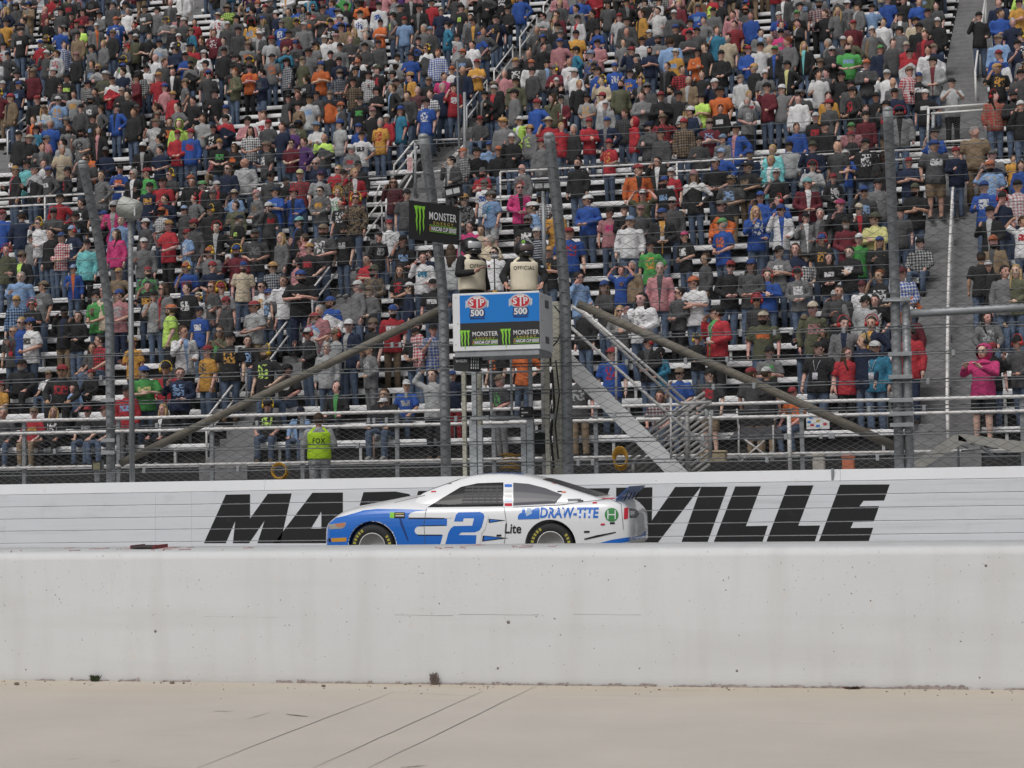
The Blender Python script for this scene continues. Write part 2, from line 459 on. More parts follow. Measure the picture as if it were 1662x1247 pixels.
for sx in (-1, 1):
    mb = MB(); mb.bbox((p.x + sx * 0.086 - 0.004, p.y - 0.12, PIT_TOP + 0.005), (p.x + sx * 0.086 + 0.004, p.y + 0.12, PIT_TOP + 0.03), 0.002); mb.build('edge_strip', mat('maroon_strip', (0.25, 0.03, 0.04), 0.6), t_)

# weeds at the foot of the wall
def weed(px, py, col, name, label, seed, hgt, w):
    r = random.Random(seed); p = PZ(px, py, 0); p.y = Y_PIT - 0.03
    e = empty(name, (p.x, p.y, 0), label, 'weed')
    mb = MB()
    for i in range(90):
        a = r.uniform(0, 6.28); L = hgt * r.uniform(0.35, 1); s = r.uniform(0, w)
        b0 = Vector((p.x + math.cos(a) * s * 0.6, p.y + math.sin(a) * s * 0.3, 0)); tip = b0 + Vector((math.cos(a) * w * r.uniform(0, .7), -abs(math.sin(a)) * 0.02, L))
        mid = b0.lerp(tip, 0.6) + Vector((0, 0, L * 0.1)); sd_ = Vector((0.0035, 0.001, 0))
        mb.add([b0 - sd_, b0 + sd_, mid + sd_, mid - sd_, tip], [(0, 1, 2, 3), (3, 2, 4)])
    mb.build('blade', mat(name + '_leaf', col, 0.8, 0, 0.4, 60), e, 'stuff')
    mb = MB()
    for i in range(7):
        a = r.uniform(0, 6.28); mb.tube([(p.x, p.y, 0), (p.x + math.cos(a) * w * .5, p.y - 0.01, hgt * r.uniform(.5, .9))], 0.0014, 4)
    mb.build('stem', mat(name + '_stem', (0.16, 0.13, 0.09), 0.8), e)
weed(163, 1104, (0.05, 0.07, 0.03), 'green_weed', 'small green weed tuft growing at the foot of the near wall', 3, 0.05, 0.045)
weed(714, 1108, (0.20, 0.16, 0.15), 'dry_weed', 'dry brown weed standing against the foot of the near wall', 5, 0.085, 0.035)
weed(1385, 1115, (0.15, 0.07, 0.06), 'reddish_weed', 'low reddish weed flattened at the foot of the near wall', 8, 0.018, 0.07)

# outer barrier: five stacked steel tubes on the track side, pale cap, concrete behind
XL, XR = -60.0, 40.0
def slope(x): return 1.2975 + 0.0021 * (x + 8)          # the barrier climbs slightly to the right
barrier = empty('track_barrier', (-8, Y_WALL, 0), 'white outer track barrier with huge black lettering', 'barrier')
wm = mat('barrier_paint', (0.73, 0.75, 0.79), 0.55, 0, 0.04, 0.7, 0.05, 30, dirt=((0.60, 0.61, 0.63), 1.6, 0.55, 0.8))
def streaks(m, amt):
    t = m.node_tree; b = t.nodes['Principled BSDF']; tc = [n for n in t.nodes if n.type == 'TEX_COORD'][0]; prev = b.inputs['Base Color'].links[0].from_socket
    mp = t.nodes.new('ShaderNodeMapping'); mp.inputs['Scale'].default_value = (0.18, 1, 5); t.links.new(tc.outputs['Object'], mp.inputs['Vector'])
    n = t.nodes.new('ShaderNodeTexNoise'); n.inputs['Scale'].default_value = 2.2; n.inputs['Detail'].default_value = 9; n.inputs['Roughness'].default_value = 0.7; t.links.new(mp.outputs[0], n.inputs['Vector'])
    r = t.nodes.new('ShaderNodeMapRange'); r.inputs[1].default_value = 0.52; r.inputs[2].default_value = 0.78; r.inputs[3].default_value = 0; r.inputs[4].default_value = amt; t.links.new(n.outputs[0], r.inputs[0])
    mx = t.nodes.new('ShaderNodeMix'); mx.data_type = 'RGBA'; t.links.new(r.outputs[0], mx.inputs[0]); t.links.new(prev, mx.inputs[6]); mx.inputs[7].default_value = (0.28, 0.28, 0.29, 1); t.links.new(mx.outputs[2], b.inputs['Base Color'])
streaks(wm, 0.38)
cm = mat('barrier_cap_paint', (0.66, 0.675, 0.70), 0.6, 0, 0.05, 0.8, 0.06, 25, dirt=((0.52, 0.52, 0.52), 3, 0.6, 0.85))
def long_prism(prof, name, m, x0, x1, parent):
    mb = MB(); k = len(prof); vs = []
    for x in (x0, x1):
        for (y, z) in prof: vs.append((x, y, z + slope(x) - 1.2975))
    mb.add(vs, [(j, (j + 1) % k, k + (j + 1) % k, k + j) for j in range(k)] + [tuple(range(k - 1, -1, -1)), tuple(range(k, 2 * k))])
    return mb.build(name, m, parent)
TUBES = []
zt = 1.095
for i in range(5):
    hgt = 0.2265
    z1 = zt - i * hgt; z0 = z1 - hgt + 0.006
    TUBES.append((z0, z1))
    for (a, b_) in [(XL, -18.6), (-18.597, -14.68), (-14.677, -13.97), (-13.967, -4.52), (-4.517, 1.9), (1.903, XR)]:
        pf = [(Y_WALL + 0.006, z0), (Y_WALL, z0 + 0.006), (Y_WALL, z1 - 0.006), (Y_WALL + 0.006, z1), (Y_WALL + 0.2, z1), (Y_WALL + 0.2, z0)]
        long_prism(pf, 'steel_tube', wm, a, b_, barrier)
joint = long_prism([(Y_WALL + 0.03, -0.17), (Y_WALL + 0.03, zt - 0.01), (Y_WALL + 0.19, zt - 0.01), (Y_WALL + 0.19, -0.17)], 'backing_foam', mat('dark_foam', (0.10, 0.10, 0.11), 0.9), XL, XR, barrier)
for (a, b_) in [(XL, -12.55), (-12.546, -2.2), (-2.196, XR)]:
    long_prism([(Y_WALL + 0.008, zt + 0.004), (Y_WALL + 0.002, zt + 0.012), (Y_WALL + 0.075, 1.2975 - 0.012), (Y_WALL + 0.10, 1.2975), (Y_WALL + 0.62, 1.2975 - 0.004), (Y_WALL + 0.62, -0.17), (Y_WALL + 0.21, -0.17), (Y_WALL + 0.21, zt + 0.004)], 'wall_cap', cm, a, b_, barrier)
mb = MB(); q = PY(1351, 771, Y_WALL - 0.0); mb.bbox((q.x - 0.02, Y_WALL + 0.0, q.z - 0.09), (q.x + 0.02, Y_WALL + 0.1, q.z + 0.11), 0.006); mb.build('joint_clamp', MT['galv'], barrier)
for px, py in [(315, 798), (1136, 782), (1065, 781)]:
    q = PY(px, py, Y_WALL + 0.03); mb = MB(); mb.ell((q.x, q.y, q.z), (0.012, 0.012, 0.014), 8, 5); mb.build('bolt_head', MT['galv_dark'], barrier)

# the big lettering: flat print, one part per letter, broken at the tube joints
def L1(pts): return [(x / 2.968, 740 + y / 2.968) for x, y in pts]
def L2(pts): return [(1040 + x / 2.672, 740 + y / 2.672) for x, y in pts]
LET = {
 'letter_m': [L1([(982, 421), (1088, 187), (1205, 185), (1205, 302), (1290, 183), (1405, 181), (1350, 421), (1240, 421), (1275, 312), (1200, 421), (1122, 421), (1133, 315), (1088, 421)])],
}
LET['letter_a'] = [L1([(1322, 421), (1362, 366), (1505, 178), (1652, 177), (1652, 421)])]
A_HOLE = L1([(1548, 268), (1498, 350), (1548, 350)])
LET['letter_r'] = [[(590, 799), (642, 798), (664, 802), (671, 811), (668, 826), (660, 836), (643, 841), (652, 882), (612, 882), (608, 850), (598, 882), (566, 882)]]
LET['letter_t'] = [[(679, 797), (770, 796), (762, 816), (733, 817), (712, 882), (671, 882), (692, 817), (672, 817)]]
LET['letter_i'] = [[(778, 795), (820, 794.5), (790, 881), (748, 881)], L2([(262, 134), (377, 134), (290, 373), (177, 373)])]
LET['letter_n'] = [[(828, 794.5), (866, 794), (872, 838), (888, 793.6), (927, 793), (897, 881), (860, 881), (851, 836), (836, 881), (798, 881)]]
LET['letter_s'] = [[(940, 793), (990, 792.5), (983, 812), (944, 813), (942, 824), (972, 824), (976, 836), (962, 881), (905, 881), (911, 861), (934, 861), (938, 848), (908, 848), (905, 836), (918, 800)]]
LET['letter_v'] = [[(1000, 791.8), (1059, 791), (1058, 845), (1096, 790.5), (1138, 790), (1068, 880.5), (1000, 880.5)]]
LET['letter_l'] = [L2([(410, 133), (521, 132), (456, 305), (551, 303), (528, 372), (317, 373)]), L2([(637, 129), (749, 128), (683, 303), (778, 302), (755, 371), (545, 372)])]
LET['letter_e'] = [L2([(864, 125), (1080, 124), (1055, 194), (966, 195), (948, 219), (1034, 218), (1010, 285), (922, 287), (910, 313), (1008, 312), (988, 371), (772, 372)])]
from mathutils.geometry import tessellate_polygon
def clip(poly, z, keep_above):
    out = []
    for i in range(len(poly)):
        a, b_ = poly[i], poly[(i + 1) % len(poly)]
        ia = (a[1] >= z) == keep_above; ib = (b_[1] >= z) == keep_above
        if ia: out.append(a)
        if ia != ib:
            t = (z - a[1]) / (b_[1] - a[1]); out.append((a[0] + t * (b_[0] - a[0]), z))
    return out
HOLES = {'letter_a': A_HOLE}
def letter(polys, name):
    for poly in polys:
        P2 = []
        for (x, y) in poly:
            q = PY(x, y, Y_WALL); P2.append((q.x, q.z - (slope(q.x) - 1.2975)))
        rings = [[Vector((x, z, 0)) for x, z in P2]]
        for (x, y) in HOLES.get(name, []):
            q = PY(x, y, Y_WALL); P2.append((q.x, q.z - (slope(q.x) - 1.2975)))
        if name in HOLES: rings.append([Vector((x, z, 0)) for x, z in P2[len(poly):]])
        tris = tessellate_polygon(rings)
        mb = MB()
        for tr in tris:
            tri = [P2[i] for i in tr]
            for (z0, z1) in TUBES:
                c = clip(tri, z0 + 0.004, True)
                if len(c) >= 3: c = clip(c, z1 - 0.004, False)
                if len(c) >= 3:
                    ar = sum(c[i][0] * c[(i + 1) % len(c)][1] - c[(i + 1) % len(c)][0] * c[i][1] for i in range(len(c)))
                    if abs(ar) < 1e-7: continue
                    if ar < 0: c = c[::-1]
                    mb.add([(x, Y_WALL - 0.003, z + slope(x) - 1.2975) for x, z in c], [tuple(range(len(c)))])
        mb.build(name, MT['print_black'], barrier)
for nm, polys in LET.items(): letter(polys, nm)
# ------------------------------------------------------------------ catch fence over the outer wall
Y_F = 33.5
fence = empty('catch_fence', (-8, Y_F, 1.25), 'tall chain link catch fence with curved grey posts above the outer wall', 'fence')
def lean(z):
    """the posts bend towards the track above z = 4.3"""
    return 0.0 if z < 4.3 else -0.27 * (z - 4.3) ** 1.35
ZTOP = 7.25
def fpost(px, r, ztop, twin=False, x=None):
    X = PY(px, 640, Y_F).x if x is None else x
    pts = [(X, Y_F, 0.9), (X, Y_F, 3.0), (X, Y_F, 4.3)]
    z = 4.3
    while z < ztop - 0.05:
        z = min(z + 0.25, ztop); pts.append((X, Y_F + lean(z), z))
    mb = MB(); mb.tube(pts, r, 14)
    mb.ell((X, Y_F + lean(ztop), ztop), (r * 1.05, r * 1.05, r * 0.7), 12, 6)
    po = mb.build('fence_post', MT['galv'], fence)
    return X, po
posts = []
for px, r, zt_ in [(179, 0.085, 7.15), (722, 0.095, 7.25), (920, 0.10, 7.15), (1457, 0.085, 7.25)]:
    X, po = fpost(px, r, zt_)
    posts.append((X, po))
X2 = posts[3][0] + 0.17
mb = MB(); mb.tube([(X2, Y_F + 0.02, 0.9), (X2, Y_F + 0.02, 4.2)], 0.075, 12); mb.build('fence_post', MT['galv'], fence)
for x_ in (posts[0][0] - 6.3, posts[3][0] + 6.3):                       # the next posts, just outside the picture
    fpost(0, 0.085, 7.2, x=x_)
# clamp plates on the left and right posts
for i, ys in ((0, (650, 715, 735, 487)), (3, (487, 575, 612, 650, 672, 690))):
    X, po = posts[i]
    for y in ys:
        q = PY(179 if i == 0 else 1457, y, Y_F - 0.1)
        mb = MB(); mb.bbox((X - 0.14, Y_F - 0.13, q.z - 0.035), (X + (0.14 if i == 0 else 0.26), Y_F - 0.09, q.z + 0.035), 0.005); mb.build('clamp_plate', MT['galv'], fence)
# horizontal steel cables and thin tension wires
CX0, CX1 = posts[0][0] - 6.3, posts[3][0] + 6.3
def cable(z, r, name, dbl=False):
    for k in range(2 if dbl else 1):
        mb = MB(); pts = []
        n = 16
        for i in range(n + 1):
            x = CX0 + (CX1 - CX0) * i / n
            zz = z + k * 0.055 + RNG.uniform(-0.012, 0.012) + 0.002 * (x + 8)
            pts.append((x, Y_F - 0.11 + lean(zz) + k * 0.03, zz))
        mb.tube(pts, r, 5, caps=False); mb.build(name, MT['galv_dark'], fence)
for z in (1.47, 1.86, 2.30, 2.75, 3.22, 3.66): cable(z, 0.0105, 'cable', True)
z = 4.05
while z < ZTOP:
    cable(z, 0.0065 if RNG.random() < .5 else 0.0045, 'cable'); z += 0.235
# cable clamps
mb = MB()
for i in range(46):
    z = RNG.choice((1.47, 1.86, 2.30, 2.75, 3.22, 3.66)); x = RNG.uniform(CX0 + 5, CX1 - 5)
    mb.bbox((x - 0.03, Y_F - 0.14, z - 0.025), (x + 0.03, Y_F - 0.08, z + 0.075), 0.008)
mb.build('cable_clamp', MT['galv'], fence, 'stuff')
# chain link: zigzag wires woven from top to bottom
def chain_link(x0, x1, z0, z1, cw, ch, surf, r, name, m, parent):
    n = int((x1 - x0) / cw); k = int((z1 - z0) / (ch / 2))
    v, f = [], []
    cs = [(math.cos(a), math.sin(a)) for a in (0.5, 2.6, 4.7)]
    for i in range(n):
        xc = x0 + i * cw
        b0 = len(v)
        for j in range(k + 1):
            z = z0 + j * ch / 2
            x = xc + (cw / 2 if ((j + i) % 2) else -cw / 2) * 1.02
            y = surf(z) + (0.004 if (j + i) % 2 else -0.004)
            for c, s_ in cs: v.append((x + c * r * 1.3, y + s_ * r, z))
        for j in range(k):
            a = b0 + j * 3
            for q in range(3):
                w = (q + 1) % 3
                f.append((a + q, a + w, a + 3 + w, a + 3 + q))
    me = bpy.data.meshes.new(name); me.from_pydata(v, [], f); me.materials.append(m)
    o = bpy.data.objects.new(name, me); COL.objects.link(o); o.parent = parent; o.location = -parent.location; o['kind'] = 'stuff'
    return o
chain_link(-21.5, 5.5, 1.285, ZTOP - 0.15, 0.142, 0.146, lambda z: Y_F - 0.10 + lean(z), 0.0046, 'wire_mesh', MT['wire'], fence)

# long brace poles, from the flag stand posts down to the outer posts
def pole(a, b_, r, name, m, label, cat, n=12, group=None, taper=1.0):
    a, b_ = Vector(a), Vector(b_)
    mb = MB(); mb.tube([a, a.lerp(b_, .33), a.lerp(b_, .66), b_], [r, r * (1 + (taper - 1) * .33), r * (1 + (taper - 1) * .66), r * taper], n)
    o = mb.build(name, m, loc=tuple(b_)); return tag(o, label, cat, group)
pole(PY(715, 503, Y_F + 0.22), PY(196, 752, Y_F + 0.22), 0.075, 'brace_pole', MT['wood'], 'long diagonal brown brace pole running down left from the flag stand', 'brace pole', group='diagonal brace poles')
pole(PY(938, 493, Y_F + 0.22), PY(1452, 724, Y_F + 0.22), 0.075, 'brace_pole', MT['wood'], 'long diagonal brown brace pole running down right towards the twin posts', 'brace pole', group='diagonal brace poles')
o = pole(PY(1478, 509, Y_F - 0.05), PY(1700, 497, Y_F - 0.05), 0.07, 'steel_pipe', MT['galv'], 'thick horizontal grey pipe crossing from the right fence post over the stairs', 'pipe')
o = pole(PY(1432, 489, Y_F - 0.2), PY(1476, 488, Y_F - 0.2), 0.02, 'bracket_arm', MT['galv'], 'short pale bracket arm fixed high on the right fence post', 'bracket')

# pale drum on a slim pole at the left
X = PY(213, 560, Y_F - 0.25).x
dr = empty('drum_light', (X, Y_F - 0.25, 0.9), 'pale round drum on a slim grey pole beside the left fence post', 'drum light')
zt_ = PY(213, 358, Y_F - 0.25).z
mb = MB(); mb.tube([(X, Y_F - 0.25, 0.9), (X, Y_F - 0.25, zt_ + 0.02)], 0.05, 12); mb.build('pole', MT['galv'], dr)
c = PY(213, 339, Y_F - 0.3)
Mx = Matrix.Translation((c.x - 0.02, Y_F - 0.3, c.z)) @ Matrix.Rotation(math.radians(-72), 4, 'Y')
mb = MB(); mb.lathe([(0.0, -0.21), (0.10, -0.205), (0.175, -0.17), (0.195, -0.10), (0.195, 0.17), (0.19, 0.19), (0.15, 0.20), (0.0, 0.20)], 26, 0, Mx)
mb.build('drum', mat('drum_shell', (0.44, 0.45, 0.42), 0.5, 0, 0.06, 5), dr)
mb = MB(); mb.bbox((c.x + 0.14, Y_F - 0.50, c.z - 0.18), (c.x + 0.165, Y_F - 0.47, c.z + 0.0), 0.004); mb.build('latch', MT['white'], dr)
mb = MB(); mb.bbox((X - 0.07, Y_F - 0.31, zt_ - 0.03), (X + 0.07, Y_F - 0.19, zt_ + 0.03), 0.01); mb.build('mount_bracket', MT['galv'], dr)

# ------------------------------------------------------------------ flag stand
YB = 32.0                                                     # front face of the box
tl, br = PY(734, 476, YB), PY(877, 568, YB)
bx0, bx1, bz0, bz1 = tl.x, br.x, PY(806, 569, YB).z, PY(806, 474.5, YB).z
BD = 1.05
stand = empty('flag_stand', ((bx0 + bx1) / 2, YB + BD / 2, 0), 'white boxed flag stand with blue and black banners above the outer wall', 'flag stand')
t_ = 0.05
for nm, a, b_ in [('front_panel', (bx0, YB, bz0), (bx1, YB + t_, bz1)), ('side_panel', (bx0, YB + t_ + .002, bz0), (bx0 + t_, YB + BD, bz1 - 0.02)), ('side_panel', (bx1 - t_, YB + t_ + .002, bz0), (bx1, YB + BD, bz1 - 0.02)),
                  ('back_panel', (bx0 + t_ + .002, YB + BD - t_, bz0), (bx1 - t_ - .002, YB + BD, bz1 - 0.02)), ('floor_plate', (bx0 + t_ + .002, YB + t_ + .002, bz0), (bx1 - t_ - .002, YB + BD - t_ - .002, bz0 + 0.14))]:
    mb = MB(); mb.bbox(a, b_, 0.012); mb.build(nm, MT['white'] if nm != 'floor_plate' else MT['galv_dark'], stand)
# bright frame round the banner
fz0, fz1 = bz0 + 0.03, bz1 - 0.03
ins = PY(746, 479, YB).x - bx0
bnx0, bnx1 = bx0 + ins, PY(876, 478, YB).x - 0.01
bnz1, bnz0, bnm = PY(811, 477.5, YB).z, PY(811, 560.5, YB).z, PY(811, 523, YB).z
mb = MB(); mb.add([(bnx0, YB - 0.004, bnm), (bnx1, YB - 0.004, bnm), (bnx1, YB - 0.004, bnz1), (bnx0, YB - 0.004, bnz1)], [(0, 1, 2, 3)]); mb.build('blue_banner', MT['blue'], stand)
mb = MB(); mb.add([(bnx0, YB - 0.004, bnz0), (bnx1, YB - 0.004, bnz0), (bnx1, YB - 0.004, bnm - 0.002), (bnx0, YB - 0.004, bnm - 0.002)], [(0, 1, 2, 3)]); mb.build('black_banner', mat('banner_black', (0.022, 0.022, 0.024), 0.5), stand)
def quad(mb, pts, o, ex, ez, d=None):
    o, ex, ez = Vector(o), Vector(ex), Vector(ez)
    mb.add([o + ex * x + ez * z for x, z in pts], [tuple(range(len(pts)))])
EX, EZ = Vector((1, 0, 0)), Vector((0, 0, 1))
PXM = (bnx1 - bnx0) / 130.0                                   # metres per pixel on the banner
def sponsor_oval(cx, cz, s):
    """cx, cz: centre of the oval; s: metres per pixel of the zoomed picture"""
    y = YB - 0.006
    cup = MB()
    for sx in (-1, 1):
        for k in range(3):
            x0 = cx + sx * (58 + 13 * k) * s
            quad(cup, [(x0 - 8 * s, cz + (28 - 6 * k - 58) * s), (x0 + 7 * s, cz + (28 - 6 * k - 45) * s), (x0 + 8 * s, cz + (30 - 8 * k) * s), (x0 - 7 * s, cz + (36 - 8 * k) * s)], (0, y, 0), EX, EZ)
    quad(cup, [(cx - 50 * s, cz - 40 * s), (cx - 45 * s, cz - 92 * s), (cx + 45 * s, cz - 92 * s), (cx + 50 * s, cz - 40 * s)], (0, y, 0), EX, EZ)
    cup.build('cup_shape', mat_wp2, stand)
    for nm, rx, rz, m, dy in [('oval_border', 82, 56, MT['wprint'], 0.008), ('oval_ring', 78, 52, mat_nv, 0.010), ('oval_ring', 75, 50, MT['wprint'], 0.012), ('oval_field', 70, 45, MT['red'], 0.014)]:
        o_ = MB(); quad(o_, [(cx + rx * s * math.cos(a * math.pi / 18), cz + rz * s * math.sin(a * math.pi / 18)) for a in range(36)], (0, YB - dy, 0), EX, EZ); o_.build(nm, m, stand)
    tx = MB()
    put_text(tx, 'S', (cx - 60 * s, YB - 0.016, cz - 24 * s), EX, EZ, w=34 * s, h=50 * s, offset=0.03)
    put_text(tx, 'T', (cx - 26 * s, YB - 0.0165, cz - 40 * s), EX, EZ, w=56 * s, h=82 * s, offset=0.02)
    put_text(tx, 'P', (cx + 24 * s, YB - 0.016, cz - 24 * s), EX, EZ, w=34 * s, h=50 * s, offset=0.03)
    tx.build('oval_lettering', MT['wprint'], stand)
    b = MB(); put_text(b, '500', (cx - 62 * s, YB - 0.010, cz - 112 * s), EX, EZ, w=124 * s, h=68 * s, offset=0.09); b.build('number_outline', mat_nv, stand)
    b = MB(); put_text(b, '500', (cx - 52 * s, YB - 0.013, cz - 104 * s), EX, EZ, w=104 * s, h=52 * s, offset=0.035); b.build('number_lettering', MT['wprint'], stand)
    b = MB(); quad(b, [(cx - 58 * s, cz - 124 * s), (cx + 58 * s, cz - 124 * s), (cx + 58 * s, cz - 116 * s), (cx - 58 * s, cz - 116 * s)], (0, YB - 0.010, 0), EX, EZ); b.build('caption_bar', mat_nv, stand)
mat_nv = mat('navy_print', (0.015, 0.03, 0.16), 0.5)
mat_wp2 = mat('silver_print', (0.55, 0.58, 0.62), 0.5)
CLAW = [[(0, 98), (34, 100), (38, 92), (30, 84), (34, 60), (28, 40), (33, 22), (26, 2), (22, 26), (16, 44), (20, 62), (12, 82), (4, 90)],
        [(36, 98), (66, 100), (70, 94), (60, 84), (64, 58), (58, 36), (60, 14), (52, -14), (50, 16), (46, 40), (50, 60), (42, 84), (40, 92)],
        [(70, 98), (98, 100), (100, 92), (92, 84), (94, 60), (88, 44), (92, 20), (86, 4), (80, 26), (78, 46), (82, 62), (76, 84), (72, 92)]]
def energy_block(o, ex, ez, s, parent, nrm, big=False):
    """claw mark and three lines of lettering; s: metres per unit, the claw is 100 units wide"""
    o, ex, ez, nrm = Vector(o), Vector(ex), Vector(ez), Vector(nrm)
    for st in CLAW:
        mb = MB(); tris = tessellate_polygon([[Vector((x, z, 0)) for x, z in st]])
        kx, kz = (0.9, 1.45) if not big else (0.95, 2.1)
        mb.add([o + ex * x * s * kx + ez * z * s * kz + nrm * 0.003 for x, z in st], tris); mb.build('claw_stroke', MT['green'], parent)
    if big:
        L = [('MONSTER', 130, 112, 235, 62, 0.012, MT['wprint']), ('ENERGY', 168, 76, 170, 24, 0.004, MT['gold'])]
        bx, bz, bw, bh = 132, 26, 232, 36
    else:
        L = [('MONSTER', 112, 92, 215, 38, 0.012, MT['wprint']), ('ENERGY', 140, 66, 160, 17, 0.004, MT['gold'])]
        bx, bz, bw, bh = 112, 28, 215, 27
    for txt, x, z, w, h, off, m in L:
        mb = MB(); put_text(mb, txt, o + ex * x * s + ez * z * s + nrm * 0.003, ex, ez, w=w * s, h=h * s, offset=off, spacing=1.05 if txt == 'MONSTER' else 1.6); mb.build('banner_lettering', m, parent, 'stuff')
    mb = MB(); put_text(mb, 'NASCAR CUP SERIES', o + ex * (bx + 16) * s + ez * bz * s + nrm * 0.003, ex, ez, w=(bw - 16) * s, h=bh * s, offset=0.03, shear=0.2); mb.build('banner_lettering', MT['wprint'], parent, 'stuff')
    for k, m in enumerate((MT['gold'], MT['red'], mat_nv)):
        mb = MB(); x = bx + k * 5; quad(mb, [(x * s, bz * s), ((x + 4) * s, bz * s), ((x + 9) * s, (bz + bh) * s), ((x + 5) * s, (bz + bh) * s)], o + nrm * 0.003, ex, ez); mb.build('colour_bar', m, parent)
    for dz in (-8, bh + 5):
        mb = MB(); quad(mb, [(bx * s, (bz + dz) * s), ((bx + bw) * s, (bz + dz) * s), ((bx + bw) * s, (bz + dz + 4) * s), (bx * s, (bz + dz + 4) * s)], o + nrm * 0.003, ex, ez); mb.build('green_rule', MT['green'], parent)
zs = PXM / 4.797 * 1.0
def bpt(zx, zy):                                              # zoom (640,280 at 4.797) -> banner plane
    return PY(640 + zx / 4.797, 280 + zy / 4.797, YB - 0.006)
for zx, zy in ((644, 1015), (982, 1000)):
    q = bpt(zx, zy); sponsor_oval(q.x, q.z, zs)
for zx, zy in ((508, 1368), (826, 1356)):
    q = PY(640 + zx / 4.797, 280 + zy / 4.797, YB - 0.004); energy_block((q.x, YB - 0.006, q.z), EX, EZ, zs * 0.93, stand, (0, -1, 0))
for (y, hh) in ((494, 0.14), (552, 0.12)):                    # small dark labels on the side panel
    q = PY(889, y, YB + 0.5); mb = MB(); mb.bbox((bx1, YB + 0.42, q.z - hh / 2), (bx1 + 0.004, YB + 0.72, q.z + hh / 2), 0.001); mb.build('side_label', mat('label_grey', (0.12, 0.12, 0.13), 0.5), stand)
mb = MB()
for px, py in ((740, 484), (740, 560), (743, 526), (880, 482), (880, 556), (880, 520)):
    q = PY(px, py, YB); mb.ell((q.x, YB - 0.001, q.z), (0.009, 0.006, 0.009), 8, 5)
mb.build('screw_head', MT['galv_dark'], stand, 'stuff')
# frame under the box
ZG = 0.75
def V3(px, py, Y): return PY(px, py, Y)
def upright(px, y0, y1, Y, w, m, nm='upright'):
    q = PY(px, (y0 + y1) / 2, Y); za, zb = PY(px, y0, Y).z, PY(px, y1, Y).z
    mb = MB(); mb.bbox((q.x - w / 2, Y - w / 2, min(za, zb)), (q.x + w / 2, Y + w / 2, max(za, zb)), 0.006); return mb.build(nm, m, stand)
mb = MB(); mb.bbox((bx0 + 0.02, YB + 0.02, bz0 - 0.10), (bx1 - 0.02, YB + BD - 0.02, bz0 - 0.004), 0.01); mb.build('floor_beam', MT['galv'], stand)
for px, y0, y1, Y, w, m in [(754, 590, 790, 33.75, 0.075, 'cream'), (779, 600, 785, 34.0, 0.09, 'cream'), (770, 580, 684, 33.7, 0.085, 'galv_light'), (861, 572, 676, 33.5, 0.065, 'galv_light'), (797, 580, 675, 33.95, 0.04, 'galv_light'), (830, 580, 675, 33.95, 0.04, 'galv_light'),
                            (882, 578, 790, 34.0, 0.06, 'white_pipe'), (889, 578, 790, 33.75, 0.085, 'cream'), (904, 490, 790, 34.05, 0.15, 'cream')]:
    upright(px, y0, y1, Y, w, MT[m])
for y_, x0_, x1_ in ((606, 754, 889), (632, 754, 889), (700, 866, 889), (720, 754, 764), (748, 754, 764), (748, 866, 889)):
    a, b_ = PY(x0_, y_, 33.8), PY(x1_, y_ - (x1_ - x0_) * .02, 33.8); mb = MB(); mb.tube([(a.x, 33.8, a.z), (b_.x, 33.8, a.z)], 0.02, 6); mb.build('cross_rung', MT['galv_light'], stand)
# stanchions that carry the lamps and the flag
def stanchion(px, y0, y1, Y, r, nm='stanchion'):
    a, b_ = PY(px, y0, Y), PY(px, y1, Y); mb = MB(); mb.tube([(b_.x, Y, a.z), (b_.x, Y, b_.z)], r, 10); return mb.build(nm, MT['galv'], stand)
stanchion(747, 334, 478, YB + 0.55, 0.032)
stanchion(884.5, 305, 478, YB + 0.85, 0.036)
# cables and hoses down the right side
mb = MB()
for k, (pts, r) in enumerate([([(900, 497), (912, 512), (912, 540), (903, 556), (897, 562)], 0.014), ([(896, 600), (900, 660), (893, 700), (899, 760)], 0.02), ([(902, 585), (908, 640), (901, 690), (906, 745)], 0.014), ([(893, 640), (897, 690), (890, 740)], 0.012), ([(858, 676), (860, 692), (867, 706), (869, 720)], 0.010)]):
    mb.tube([PY(a, b_, 33.62 + 0.04 * k) for a, b_ in pts], r, 6)
mb.build('cable_run', MT['black'], stand)
for (x0, y0, x1, y1, Y, d, m, nm) in [(843, 660, 864, 678, 33.4, 0.12, 'black', 'switch_box'), (866, 702, 885, 737, 33.9, 0.3, 'black', 'equipment_case')]:
    a, b_ = PY(x0, y1, Y), PY(x1, y0, Y); mb = MB(); mb.bbox((a.x, Y, a.z), (b_.x, Y + d, b_.z), 0.02); o = mb.build(nm, MT[m], stand)
    if nm == 'switch_box':
        for yy in (664, 670, 675):
            q = PY(848, yy, Y); mb = MB(); mb.bbox((q.x - 0.02, Y - 0.006, q.z - 0.012), (q.x + (0.10 if yy == 670 else 0.02), Y - 0.001, q.z + 0.012), 0.003); mb.build('cover_plate', MT['wprint'], o).location = (0, 0, 0)
# fix the plates' parenting offset (the box object itself sits at the stand's origin)

